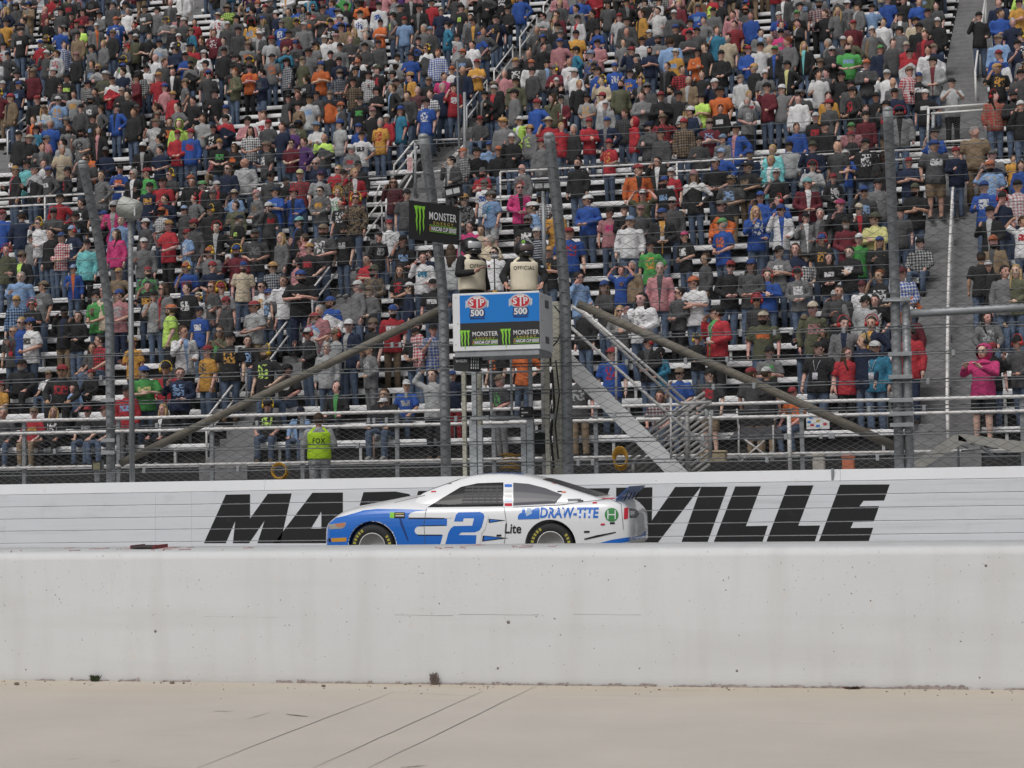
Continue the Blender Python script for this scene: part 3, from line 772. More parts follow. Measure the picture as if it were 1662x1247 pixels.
# gate of galvanised tube with chain link
gate = empty('mesh_gate', (PY(815, 700, 33.55).x, 33.55, ZG), 'galvanised gate filled with chain link under the flag stand', 'gate')
def gbar(x0, y0, x1, y1, Y, w, nm):
    a, b_ = PY(x0, y1, Y), PY(x1, y0, Y); mb = MB(); mb.bbox((a.x, Y - w / 2, a.z), (b_.x, Y + w / 2, b_.z), 0.006); return mb.build(nm, MT['galv_light'], gate)
gbar(764, 684, 774, 790, 33.55, 0.1, 'gate_post'); gbar(857, 677, 866, 790, 33.55, 0.1, 'gate_post'); gbar(764, 674, 866, 683.5, 33.54, 0.1, 'gate_beam')
gbar(776.5, 690, 783, 790, 33.56, 0.06, 'leaf_frame'); gbar(847, 690, 854, 790, 33.56, 0.06, 'leaf_frame'); gbar(776.5, 689, 854, 695.5, 33.562, 0.06, 'leaf_frame')
chain_link(PY(783, 700, 33.6).x, PY(848, 700, 33.6).x, 1.1, PY(815, 694, 33.6).z, 0.055, 0.055, lambda z: 33.6, 0.0018, 'wire_mesh', MT['wire_light'], gate)
chain_link(PY(784, 640, 33.9).x, PY(881, 640, 33.9).x, PY(830, 674, 33.9).z, PY(830, 600, 33.9).z, 0.055, 0.055, lambda z: 33.9, 0.0018, 'wire_mesh', MT['wire_light'], gate)

# lamps on the stand
def lamp(px, py, Y, w, h, tilt, label):
    c = PY(px, py, Y); e = empty('twin_lamp', tuple(c), label, 'lamp', 'twin lamps on the flag stand')
    Mx = Matrix.Translation(c) @ Matrix.Rotation(tilt, 4, 'Y')
    mb = MB(); mb.bbox((-w / 2, -0.02, -h / 2), (w / 2, 0.16, h / 2), 0.015, 0, Mx); mb.build('housing', MT['black'], e)
    for sx in (-1, 1):
        mb = MB(); mb.bbox((sx * w * 0.235 - w * 0.2, -0.028, -h * 0.25), (sx * w * 0.235 + w * 0.2, -0.022, h * 0.25), 0.002, 0, Mx); mb.build('lens', MT['lens'], e)
    mb = MB(); mb.bbox((-w * 0.52, -0.06, h * 0.5), (w * 0.52, 0.16, h * 0.58), 0.004, 0, Mx); mb.build('visor', MT['black'], e)
    mb = MB(); mb.tube([Mx @ Vector((0, 0.06, -h * .5)), Mx @ Vector((0, 0.06, -h * .5 - 0.12))], 0.03, 8); mb.build('bracket', MT['black'], e)
lamp(735.5, 311, YB + 0.5, 0.29, 0.19, math.radians(-9), 'tilted black twin lamp above the upper right corner of the black flag')
lamp(882, 302, YB + 0.82, 0.33, 0.17, math.radians(0), 'level black twin lamp on top of the bare stanchion')
# strobe under the box
c = PY(757, 591, YB + 0.1)
e = empty('strobe_light', tuple(c), 'black strobe light with white lettering hanging under the flag stand', 'strobe light')
mb = MB(); mb.prism([c + Vector(p) for p in ((-0.24, 0, 0.13), (0.06, -0.0, 0.15), (0.04, 0, -0.13), (-0.22, 0, -0.11))], (0, 0.16, 0)); mb.build('housing', MT['black'], e)
mb = MB(); mb.prism([c + Vector(p) for p in ((0.065, -0.01, 0.15), (0.25, 0.10, 0.14), (0.19, 0.10, -0.13), (0.045, -0.01, -0.13))], (0.0, 0.12, 0)); mb.build('housing', MT['black'], e)
mb = MB()
for i in range(4):
    for j in range(4):
        u, v = 0.04 + i * 0.035, -0.09 + j * 0.055
        mb.bbox((c.x + 0.03 + u, c.y - 0.02 + u * 0.6, c.z + v), (c.x + 0.055 + u, c.y - 0.012 + u * 0.6, c.z + v + 0.042), 0.003)
mb.build('lamp_cell', MT['lens'], e)
mb = MB(); put_text(mb, 'WHELEN', (c.x - 0.19, c.y - 0.004, c.z + 0.03), EX, EZ, w=0.2, h=0.05, offset=0.02); mb.build('lettering', MT['wprint'], e)
mb = MB(); mb.tube([(c.x - 0.02, c.y + 0.08, c.z + 0.12), (c.x - 0.02, c.y + 0.08, bz0 - 0.02)], 0.02, 6); mb.build('hanger', MT['black'], e)

# black flag banner on the left stanchion
fa, fb, fc_, fd = PY(664, 388, 31.9), PY(745.5, 398, 32.5), PY(745.5, 334.5, 32.5), PY(664, 325, 31.9)
flag = empty('banner_flag', tuple(fb), 'black flag with green claw marks hung from the left stanchion', 'flag')
ex = (fb - fa); fw_ = ex.length; ex.normalize(); ez = (fd - fa); fh = ez.length; ez.normalize(); nr = ex.cross(ez).normalized()
if nr.y > 0: nr = -nr
mb = MB(); n, m_ = 24, 12; vs = []
for side in (0, 1):
    for j in range(m_ + 1):
        for i in range(n + 1):
            u, v = i / n, j / m_
            wv = 0.006 * math.sin(u * 5 + v * 2)
            vs.append(fa + ex * (u * fw_) + ez * (v * fh) + nr * (wv * (1 - u)) - nr * (0.004 + 0.006 * side + 0.0))
k = n + 1; fs = []
for side in (0, 1):
    for j in range(m_):
        for i in range(n):
            a = side * k * (m_ + 1) + j * k + i; fs.append((a, a + 1, a + k + 1, a + k))
mb.add(vs, fs, 0, True); mb.build('cloth', mat('flag_black', (0.016, 0.016, 0.017), 0.55), flag)
energy_block(fa + ex * 0.09 * fw_ + ez * 0.20 * fh + nr * 0.008, ex, ez, fw_ / 430, flag, nr, True)
for v in (0.12, 0.95):
    mb = MB(); q = fb + ez * fh * v; mb.tube([q - ex * 0.02, q + Vector((0.06, 0.06, 0))], 0.018, 8); mb.build('clamp', MT['black'], flag)

# microphone-like camera on a thin stand between the officials
c = PY(803, 470, YB + 0.5); q = PY(803, 420, YB + 0.5)
e = empty('camera_stand', (c.x, c.y, bz0 + 0.05), 'small pale camera on a thin black stand between the two officials', 'camera stand')
mb = MB(); mb.tube([(c.x, c.y, bz0 + 0.05), (c.x, c.y, q.z)], 0.012, 8); mb.build('pole', MT['black'], e)
mb = MB(); mb.bbox((c.x - 0.06, c.y - 0.06, q.z + 0.0), (c.x + 0.08, c.y + 0.07, q.z + 0.07), 0.03); mb.build('camera_body', mat('camera_grey', (0.32, 0.34, 0.35), 0.4), e)
mb = MB(); mb.bbox((c.x - 0.045, c.y - 0.045, bz1 - 0.02), (c.x + 0.055, c.y + 0.045, bz1 + 0.08), 0.02); mb.build('yellow_pack', MT['yellow'], e)

# stairs up to the stand: two white stringers, treads, tube handrails
YS = 34.3
st = empty('steel_stair', tuple(PY(1100, 765, YS)), 'white steel stair climbing left to the flag stand', 'stair')
def stringer(Y):
    a0, a1 = PY(905, 552, Y), PY(905, 590, Y); b0, b1 = PY(1122, 772, Y), PY(1084, 772, Y)
    mb = MB(); mb.prism([a1, b1, b0, a0], (0, 0.03, 0)); return mb.build('stringer', MT['white'], st)
stringer(YS); stringer(YS + 0.8)
for i in range(12):
    f_ = (i + 0.7) / 12.5; a = PY(905, 572, YS).lerp(PY(1100, 770, YS), f_)
    mb = MB(); mb.bbox((a.x - 0.13, YS + 0.032, a.z - 0.015), (a.x + 0.13, YS + 0.798, a.z + 0.015), 0.004); mb.build('tread', MT['galv_dark'], st)
def rail(pts, Y, r=0.028, nm='handrail', parent=None, m='white_pipe', seg=8):
    mb = MB(); mb.tube([PY(a, b_, Y) for a, b_ in pts], r, seg); return mb.build(nm, MT[m], parent or st)
rail([(927, 496), (943, 507), (1103, 655)], YS); rail([(925, 530), (1146, 726)], YS)
rail([(1000, 563), (1000, 648)], YS, .022, 'baluster'); rail([(1089, 643), (1089, 745)], YS, .022, 'baluster'); rail([(1103, 655), (1155, 653)], YS + 0.02)
rail([(941, 500), (1112, 650)], YS + 0.8); rail([(1112, 650), (1112, 745)], YS + 0.8, .022, 'baluster')

# stack of white tube barriers beside the stair
e = empty('barrier_stack', tuple(PY(1085, 768, 34.9)), 'stack of white tube railings leaning beside the steel stair', 'railing stack')
for i in range(15):
    x0, y0 = 1016 + i * 1.0, 729 + i * 9.5
    x1, y1 = x0 + 128, y0 - 92
    if y0 > 771: f_ = (y0 - 771) / 92; x0, y0 = x0 + 128 * f_, 771
    if x1 > 1152: f_ = (x1 - 1152) / 128; x1, y1 = 1152, y1 + 92 * f_
    if x1 - x0 < 14: continue
    mb = MB(); mb.tube([PY(x0, y0, 34.9 + 0.02 * (i % 3)), PY(x1, y1, 34.9 + 0.02 * (i % 3))], 0.027, 8); mb.build('rail_tube', MT['dull_pipe'], e)
for i in range(5):
    mb = MB(); mb.tube([PY(1062 + i * 17, 690 - i * 8, 35.0), PY(1102 + i * 12, 661 - i * 1.5, 35.0)], 0.025, 8); mb.build('rail_tube', MT['dull_pipe'], e)
for x, y0, y1 in ((1115, 668, 770), (1153, 668, 745), (1028, 752, 772)):
    mb = MB(); mb.tube([PY(x, y0, 34.85), PY(x, y1, 34.85)], 0.035, 8); mb.build('end_post', MT['dull_pipe'], e)

# front rail of the stand: two pipes over a chain link skirt
YR = 37.4
fr = empty('front_rail', (-8, YR, 0.75), 'white two pipe rail with chain link along the front row', 'railing')
def long_rail(y831, name, r, m):
    a, b_ = PY(-150, y831 + 981 * 0.0258, YR), PY(1812, y831 - 981 * 0.0245, YR)
    z = PY(831, y831, YR).z
    mb = MB(); n = 30
    mb.tube([(a.x + (b_.x - a.x) * i / n, YR, z + RNG.uniform(-.004, .004)) for i in range(n + 1)], r, 8); mb.build(name, MT[m], fr); return z, a.x, b_.x
zt1, rx0, rx1 = long_rail(664, 'pipe', 0.035, 'white_pipe'); zt2, _, _ = long_rail(686, 'pipe', 0.033, 'white_pipe'); zb_, _, _ = long_rail(745, 'pipe', 0.03, 'white_pipe')
for px in (-120, 37, 190, 342, 489, 643, 800, 966, 1115, 1301, 1480, 1660, 1800):
    q = PY(px, 700, YR); mb = MB(); mb.bbox((q.x - 0.042, YR + 0.036, 0.75), (q.x + 0.042, YR + 0.10, zt1 + 0.01), 0.006); mb.build('rail_post', mat_ := MT['galv'], fr)
mb = MB(); q = PY(1281, 700, YR - .1); mb.tube([(q.x, YR - .1, 1.1), (q.x, YR - .1, zt2 + 0.02)], 0.04, 10); mb.build('rail_post', MT['white_pipe'], fr)
chain_link(rx0, rx1, 1.2, zt2, 0.098, 0.098, lambda z: YR - 0.045, 0.0032, 'wire_mesh', MT['wire_light'], fr)
mb = MB(); mb.bbox((rx0, YR + 0.15, 0.75), (rx1, YR + 0.45, 1.22), 0.01); mb.build('kerb', mat('kerb_concrete', (0.33, 0.31, 0.28), 0.8, 0, 0.15, 5), fr)

# small things behind the wall
def coil(px, py, Y, R, r, n, label, hang):
    c = PY(px, py, Y); e = empty('hose_coil', tuple(c), label, 'hose')
    g = random.Random(px)
    for i in range(n):
        mb = MB(); pts = []
        for k in range(25):
            a = 2 * math.pi * k / 24; rr = R * (1 + g.uniform(-.03, .03)) * (1 - 0.05 * (i % 3))
            pts.append((c.x + rr * math.cos(a) * (1 if not hang else 0.82), c.y + (i - n / 2) * r * 0.9, c.z + rr * math.sin(a) * (1.1 if hang else 1) - i * 0.012 * (1 if hang else .4)))
        mb.tube(pts, r, 6, caps=False); mb.build('hose_loop', MT['yellow'], e)
    return e
coil(454, 764, 33.95, 0.145, 0.014, 7, 'round coil of yellow hose left of the worker in the neon vest', False)
coil(1007, 741, 33.95, 0.155, 0.014, 9, 'yellow hose coil hanging in front of the steel stair', True)
e = empty('yellow_hose', tuple(PY(822, 742, 34.6)), 'loose yellow hose lying behind the mesh gate', 'hose')
g = random.Random(4)
for k in range(9):
    mb = MB(); x0, y0 = 805 + g.uniform(0, 20), 736 + g.uniform(0, 26)
    mb.tube([PY(x0, y0, 34.6), PY(x0 + 10, y0 - 2 + g.uniform(-2, 2), 34.6), PY(x0 + 22 + g.uniform(0, 10), y0 + g.uniform(-2, 3), 34.6)], 0.014, 6); mb.build('hose_loop', MT['yellow'], e)
# flood light at the left post
c = PY(157, 757, 33.8); e = empty('flood_light', tuple(c), 'small flood light at the foot of the left fence post', 'flood light')
Mx = Matrix.Translation(c) @ Matrix.Rotation(0.35, 4, 'Z')
mb = MB(); mb.bbox((-0.09, -0.03, -0.09), (0.09, 0.0, 0.10), 0.008, 0, Mx); mb.build('front_frame', MT['black'], e)
mb = MB(); mb.bbox((-0.068, -0.036, -0.068), (0.068, -0.032, 0.068), 0.002, 0, Mx); mb.build('lens', mat('flood_glass', (0.28, 0.26, 0.17), 0.25), e)
mb = MB(); mb.prism([Mx @ Vector(p) for p in ((-0.085, 0.001, -0.085), (0.085, 0.001, -0.085), (0.085, 0.001, 0.095), (-0.085, 0.001, 0.095))], Mx.to_3x3() @ Vector((0.03, 0.2, 0.0))); mb.build('housing', MT['galv'], e)
mb = MB(); mb.bbox((-0.05, 0.05, -0.3), (0.05, 0.12, -0.09), 0.01, 0, Mx); mb.build('bracket', MT['galv'], e)
def tub(px0, py0, px1, py1, Y, m, name, label, cat, lid=True, d=0.3):
    a, b_ = PY(px0, py1, Y), PY(px1, py0, Y); e = empty(name, ((a.x + b_.x) / 2, Y + d / 2, a.z), label, cat)
    mb = MB(); mb.bbox((a.x, Y, a.z), (b_.x, Y + d, b_.z - (b_.z - a.z) * 0.22), 0.02); mb.build('body', MT[m], e)
    mb = MB(); mb.bbox((a.x - 0.01, Y - 0.01, b_.z - (b_.z - a.z) * 0.215), (b_.x + 0.01, Y + d + 0.01, b_.z), 0.02); mb.build('lid' if lid else 'rim', MT[m], e)
    if lid:
        mb = MB(); mb.tube([(a.x - 0.015, Y + .05, a.z + (b_.z - a.z) * .6), (a.x - 0.03, Y - .02, a.z + (b_.z - a.z) * .7), (a.x - 0.015, Y + d - .05, a.z + (b_.z - a.z) * .6)], 0.012, 6); mb.build('handle', MT[m], e)
tub(1135, 731, 1177, 752, 36.6, 'tan', 'cooler_box', 'tan cooler box standing by the stacked white railings', 'cooler', d=0.35)
tub(1319, 735, 1338, 766, 35.6, 'offwhite', 'plastic_bucket', 'off white plastic bucket behind the wall, left of the orange one', 'bucket', False, 0.22)
tub(1367, 738, 1386, 768, 35.6, 'orange', 'plastic_bucket', 'faded orange plastic bucket behind the wall near the right', 'bucket', False, 0.22)
# bent white planks at the right
e = empty('white_ramp', tuple(PY(1585, 735, 35.2)), 'dirty white boards propped in a peak at the foot of the right stairs', 'boards')
wb = mat('dirty_white_board', (0.47, 0.455, 0.42), 0.6, 0, 0.18, 6, dirt=((0.22, 0.19, 0.16), 14, 0.62, 0.72))
for pts in [[(1474, 757), (1500, 758), (1570, 716), (1552, 703)], [(1556, 704), (1555, 715), (1670, 738), (1670, 718)]]:
    mb = MB(); P_ = [PY(a, b_, 35.2) for a, b_ in pts]; mb.prism(P_[::-1], (0, 0.05, 0)); mb.build('board', wb, e)
for pts, r in [([(1556, 720), (1572, 728)], .02), ([(1592, 725), (1618, 745)], .035), ([(1560, 732), (1640, 726)], .02), ([(1555, 712), (1556, 760)], .02)]:
    mb = MB(); mb.tube([PY(a, b_, 35.4) for a, b_ in pts], r, 6); mb.build('strut', MT['galv'], e)
# sponsor sheet lying over the second bench
a, b_ = PY(1309, 697, 38.55), PY(1346, 670, 38.55)
e = empty('sticker_sheet', ((a.x + b_.x) / 2, 38.55, a.z), 'white sheet with small coloured stickers hung over a bench near the right', 'sheet')
mb = MB(); mb.bbox((a.x, 38.55, a.z), (b_.x, 38.56, b_.z), 0.002); mb.build('sheet', MT['wprint'], e)
for i, (u, v, m) in enumerate([(0.2, .72, 'blue'), (.25, .25, 'red'), (.5, .5, 'gold'), (.55, .78, 'red'), (.78, .7, 'blue'), (.8, .3, 'red'), (.12, .45, 'blue'), (.5, .2, 'blue')]):
    mb = MB(); x, z = a.x + (b_.x - a.x) * u, a.z + (b_.z - a.z) * v; mb.bbox((x - .035, 38.545, z - .022), (x + .035, 38.549, z + .022), 0.001); mb.build('sticker', MT[m], e)
# ------------------------------------------------------------------ grandstand
Y0, Z0, TR, RI, NROW = 39.0, 1.62, 0.68, 0.40, 47
AISLES = [(-30.9, 0.62), (-15.6, 0.55), (-0.5, 0.66)]         # centre at row 0, half width
SKEW = 0.045                                                  # the aisles run slightly askew to the rows
XMIN, XMAX = -46.0, 20.0
def aisle_x(i, k): return AISLES[i][0] + (0.0008 * k * k if i == 2 else SKEW * k)
RAIL_ROW = 17
VOMS = [(PY(700, 265, Y0 + TR * 18).x, 1.15, 18, 22), (PY(1557, 225, Y0 + TR * 20).x, 0.95, 20, 24)]      # (centre x at its row, half width, first row, last row)
gs = empty('grandstand', (-10, Y0, 0), 'tall grandstand of white aluminium benches filled with spectators', 'grandstand')
# stepped deck underneath, coloured dark for the shade in the open gaps
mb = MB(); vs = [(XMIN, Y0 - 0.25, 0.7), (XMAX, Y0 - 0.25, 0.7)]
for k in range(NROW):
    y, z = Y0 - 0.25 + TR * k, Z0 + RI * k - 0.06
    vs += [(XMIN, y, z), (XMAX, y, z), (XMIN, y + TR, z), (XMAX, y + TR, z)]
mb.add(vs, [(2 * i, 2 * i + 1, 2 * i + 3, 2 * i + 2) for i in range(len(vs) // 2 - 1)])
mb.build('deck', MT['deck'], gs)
def in_vom(x, k):
    for (cx, hw, k0, k1) in VOMS:
        if k0 <= k <= k1 and abs(x - cx) < hw + 0.05: return True
    return False
def spans(k):
    """bench stretches of a row, between the aisles and the tunnels"""
    cuts = [(aisle_x(i, k) - AISLES[i][1], aisle_x(i, k) + AISLES[i][1]) for i in range(3)]
    for (cx, hw, k0, k1) in VOMS:
        if k0 <= k <= k1: cuts.append((cx - hw, cx + hw))
    cuts.sort(); out = []; x = XMIN
    for a, b_ in cuts:
        if a - x > 0.5: out.append((x, a))
        x = max(x, b_)
    out.append((x, XMAX))
    return out
def visible_span(a, b_, k):
    return proj((b_, Y0 + TR * k, Z0 + RI * k))[0] > -60 and proj((a, Y0 + TR * k, Z0 + RI * k))[0] < 1720
planks = []
rest_s, rest_f, rest_l = MB(), MB(), MB()
g = random.Random(11)
count = 0
for k in range(NROW):
    y, z = Y0 + TR * k, Z0 + RI * k
    for a, b_ in spans(k):
        if not visible_span(a, b_, k): continue
        a, b_ = max(a, -40), min(b_, 12)
        own = count < 290
        dz = g.uniform(-.006, .006)
        ms, mf = (MB(), MB()) if own else (rest_s, rest_f)
        # seat plank with a deep rounded front lip, foot board in front of it
        prof = [(0.30, 0.335), (0.285, 0.35), (0.28, 0.40), (0.285, 0.445), (0.31, 0.462), (0.56, 0.468), (0.565, 0.43), (0.33, 0.42)]
        kk = len(prof); vs = [(x, y + py, z + pz + dz) for x in (a + 0.02, b_ - 0.02) for py, pz in prof]
        ms.add(vs, [(j, (j + 1) % kk, kk + (j + 1) % kk, kk + j) for j in range(kk)] + [tuple(range(kk - 1, -1, -1)), tuple(range(kk, 2 * kk))])
        mf.bbox((a, y - 0.28, z - 0.055), (b_, y + 0.14, z - 0.0), 0.008)
        if own:
            ms.build('bench_seat', MT['seat'], gs); mf.build('foot_board', MT['foot'], gs); count += 1
        x = a + 0.5
        while x < b_:
            rest_l.box((x - 0.03, y + 0.33, z - 0.05), (x + 0.03, y + 0.40, z + 0.42)); x += 1.83
if rest_s.v:
    rest_s.build('bench_seat', MT['seat'], gs, 'stuff'); rest_f.build('foot_board', MT['foot'], gs, 'stuff')
rest_l.build('bench_leg', MT['foot'], gs, 'stuff')
# aisles: concrete steps, two to a row, with white tube handrails
for i in range(3):
    hw = AISLES[i][1]
    st_ = MB()
    for k in range(NROW):
        if any(k0 <= k <= k1 for (cx, h, k0, k1) in VOMS[1:2]) and i == 2: pass
        for half in (0, 1):
            y = Y0 - 0.30 + TR * (k + half * 0.5); z = Z0 + RI * (k - 1 + half * 0.5) + RI * 0.90
            if proj((aisle_x(i, k), y, z))[0] < -150: continue
            x = aisle_x(i, k + half * .5)
            sb = MB(); sb.bbox((x - hw, y, z - 0.30), (x + hw, y + TR * 0.5 + 0.02, z), 0.008)
            sb.build('stair_step', MT['step'], gs)
    x = aisle_x(i, 0)
def hrail(pts, r, nm='handrail', m='white_pipe'):
    mb = MB(); mb.tube(pts, r, 8); return mb.build(nm, MT[m], gs)
def step_z(k): return Z0 + RI * (k - 1) + RI * 0.90
def rail_run(i, dx, k0, k1, double=True, r=0.024):
    """a sloping two pipe handrail section along an aisle from row k0 to k1"""
    def P(k, h): return (aisle_x(i, k) + dx, Y0 - 0.1 + TR * k, step_z(k) + h)
    hs = (0.92, 0.55) if double else (0.92,)
    for h in hs: hrail([P(k0, h), P(k1, h)], r)
    hrail([P(k0, -0.1), P(k0, 0.92)], r, 'rail_stanchion'); hrail([P(k1, -0.1), P(k1, 0.92)], r, 'rail_stanchion')
for k0 in (0.3, 4.3, 8.5, 12.6): rail_run(1, -0.55 if k0 < 4 else -0.42, k0, k0 + 3.0)
for k0 in (24.5, 28.6, 32.8, 37, 41): rail_run(1, 0.0, k0, k0 + 3.0)
for k0 in (25, 29.2, 33.3, 37.5, 41.5): rail_run(0, 0.0, k0, k0 + 3.0)
# right aisle: one continuous centre rail in sections
for k0, k1 in ((0.2, 3.1), (3.3, 6.1), (6.3, 9.2), (9.4, 12.3), (12.5, 15.6)): 
    rail_run(2, 0.03, k0, k1, False, 0.034)
    rail_run(2, 0.03, k0, k1, True, 0.018)
for k0, k1 in ((25, 29), (29.3, 33.5), (33.8, 38), (38.3, 43)): rail_run(2, 0.35, k0, k1, False, 0.03)
# cross rail in front of the upper seats
zr = Z0 + RI * RAIL_ROW
yr = Y0 + TR * RAIL_ROW - 0.32
for a, b_ in ((-40, -15.4), (-12.2, -0.1), (2.0, 12)):
    for h in (1.02, 0.78): hrail([(a, yr, zr + h), (b_, yr, zr + h)], 0.026, 'cross_rail')
    x = a
    while x < b_: hrail([(x, yr, zr - 0.1), (x, yr, zr + 1.0)], 0.024, 'rail_stanchion'); x += 2.4
# tunnels (entries) through the stand: concrete cheeks, dark panel for the shaded opening, framed landing with mesh
def vomitory(v, px, nm):
    cx, hw, k0, k1 = v
    z0_, y0_ = Z0 + RI * k0 - 0.5, Y0 + TR * k0 - 0.3
    z1_, y1_ = Z0 + RI * k1 + 0.15, Y0 + TR * k1
    e = empty('entry_tunnel', (cx, y0_, z0_), nm, 'tunnel')
    cm_ = mat('tunnel_concrete', (0.20, 0.195, 0.185), 0.85, 0, 0.2, 3)
    for sx in (-1, 1):
        x = cx + sx * hw
        mb = MB(); mb.prism([Vector((x, y0_, z0_ - .3)), Vector((x, y1_, z0_ - .3)), Vector((x, y1_, z1_)), Vector((x, y0_, z0_ + 0.7))], (-sx * 0.1, 0, 0)); mb.build('side_wall', cm_, e)
    mb = MB(); mb.bbox((cx - hw + .11, y1_ - 0.1, z0_ + 1.25), (cx + hw - .11, y1_ + 0.05, z1_), 0.01); mb.build('lintel', cm_, e)
    mb = MB(); mb.bbox((cx - hw + .11, y0_ + 0.3, z0_ - 0.1), (cx + hw - .11, y1_, z0_), 0.01); mb.build('landing', MT['step'], e)
    mb = MB(); mb.bbox((cx - hw + .11, y1_ - 0.05, z0_ + 0.01), (cx + hw - .11, y1_ - 0.02, z0_ + 1.24), 0.005); mb.build('dark_opening', MT['deck'], e)  # dark panel stands in for the shade inside the tunnel
    return e, z0_, y0_, y1_, z1_
e1, vz0, vy0, vy1, vz1 = vomitory(VOMS[0], 690, 'concrete entry tunnel with white rails high left of the flag stand')
def vrail(e, pts, r=0.026, nm='rail', m='white_pipe'):
    mb = MB(); mb.tube(pts, r, 8); mb.build(nm, MT[m], e)
def ppts(pts, Y): return [PY(a, b_, Y) for a, b_ in pts]
for pts, Y, m in [([(672, 229), (750, 226)], vy1, 'white_pipe'), ([(672, 229), (640, 268), (637, 300)], vy0 + .6, 'white_pipe'), ([(678, 238), (640, 285)], vy0 + .6, 'white_pipe'), ([(674, 281), (740, 276)], vy0 + .6, 'white_pipe'),
                  ([(755, 234), (722, 267)], vy0 + 1.4, 'white_pipe'), ([(748, 243), (722, 278)], vy0 + 1.4, 'white_pipe'), ([(674, 232), (674, 320)], vy0 + .6, 'galv'), ([(722, 268), (722, 330)], vy0 + .6, 'galv'), ([(754, 150), (755, 330)], vy0 + 0.2, 'galv'),
                  ([(669, 285), (648, 322)], vy0 - .2, 'white_pipe'), ([(752, 280), (738, 302)], vy0 - .2, 'white_pipe'),
                  ([(617, 300), (607, 327)], vy0 - 1.0, 'white_pipe'), ([(627, 322), (627, 360)], vy0 - 1.2, 'white_pipe')]:
    vrail(e1, ppts(pts, Y), 0.03 if m == 'white_pipe' else 0.045, 'rail', m)
a, b_ = PY(676, 275, vy0 + .62), PY(750, 232, vy0 + .62)
chain_link(a.x, b_.x, a.z, b_.z, 0.06, 0.06, lambda z: vy0 + .62, 0.002, 'wire_mesh', MT['wire_light'], e1)
q = PY(664, 265, vy0 + .5); mb = MB(); mb.bbox((q.x - .06, vy0 + .5, q.z - .28), (q.x + .10, vy0 + .51, q.z + .24), 0.003); mb.build('notice_panel', MT['wprint'], e1)
for k_ in range(4):
    mb = MB(); mb.bbox((q.x - .04 + .035 * k_, vy0 + .494, q.z - .24 + .03 * (k_ % 2)), (q.x - .025 + .035 * k_, vy0 + .498, q.z + .16), 0.001); mb.build('notice_line', MT['red'], e1)
e2, wz0, wy0, wy1, wz1 = vomitory(VOMS[1], 1560, 'concrete entry tunnel behind a white tube frame at the right stairs')
for pts, Y, m in [([(1507, 176), (1608, 169)], wy0 + .2, 'white_pipe'), ([(1511, 185), (1606, 178)], wy0 + .2, 'white_pipe'), ([(1507, 176), (1505, 245)], wy0 + .2, 'white_pipe'), ([(1608, 169), (1607, 250)], wy0 + .2, 'white_pipe'),
                  ([(1515, 184), (1514, 240)], wy0 + .2, 'galv'), ([(1602, 178), (1601, 245)], wy0 + .2, 'galv'), ([(1510, 232), (1604, 226)], wy0 + .2, 'white_pipe')]:
    vrail(e2, ppts(pts, Y), 0.034 if m == 'white_pipe' else 0.05, 'rail', m)
a, b_ = PY(1513, 228, wy0 + .22), PY(1604, 184, wy0 + .22)
chain_link(a.x, b_.x, a.z, b_.z, 0.06, 0.06, lambda z: wy0 + .22, 0.002, 'wire_mesh', MT['wire_light'], e2)
# thin flagless pole standing up in front of the left tunnel
pole(PY(742, 100, vy0 - .2), PY(748, 335, vy0 - .2), 0.032, 'thin_pole', MT['galv_dark'], 'thin dark pole standing in front of the left entry tunnel', 'pole', 8)
# ------------------------------------------------------------------ people: prototypes
PAL = {'k': ('black', (.026, .026, .028)), 'd': ('charcoal', (.075, .075, .079)), 'g': ('grey', (0.160, 0.160, 0.164)), 'l': ('pale grey', (0.361, 0.370, 0.378)), 'w': ('white', (0.620, 0.620, 0.629)),
       'n': ('navy', (0.020, 0.028, 0.057)), 'b': ('royal blue', (0.033, 0.086, 0.317)), 's': ('light blue', (0.220, 0.338, 0.540)), 't': ('teal', (0.044, 0.195, 0.305)), 'a': ('aqua', (0.168, 0.487, 0.504)),
       'r': ('red', (0.370, 0.036, 0.047)), 'm': ('maroon', (0.134, 0.027, 0.037)), 'p': ('salmon pink', (0.445, 0.210, 0.227)), 'h': ('hot pink', (0.531, 0.056, 0.186)), 'o': ('orange', (0.557, 0.145, 0.049)),
       'y': ('golden yellow', (0.539, 0.287, 0.069)), 'j': ('pale yellow', (0.553, 0.537, 0.243)), 'i': ('neon lime', (0.476, 0.703, 0.149)), 'e': ('bright green', (0.082, 0.317, 0.091)), 'v': ('olive', (0.100, 0.104, 0.067)),
       'q': ('tan', (0.220, 0.162, 0.107)), 'z': ('cream', (0.507, 0.432, 0.322)), 'u': ('purple', (0.094, 0.044, 0.153)), 'J': ('blue jeans', (0.091, 0.125, 0.188))}
HAIR = {'B': ('brown hair', (.055, .032, .018)), 'D': ('dark hair', (.014, .011, .01)), 'Y': ('blond hair', (.36, .25, .12)), 'G': ('grey hair', (.34, .32, .30)), 'L': ('bald head', None), 'R': ('reddish hair', (.16, .05, .02))}
SKINS = [(.60, .37, .30), (.55, .33, .26), (.62, .41, .34), (.52, .30, .23), (.58, .34, .29), (.46, .27, .20)]
DARKSKIN = (.075, .042, .03)

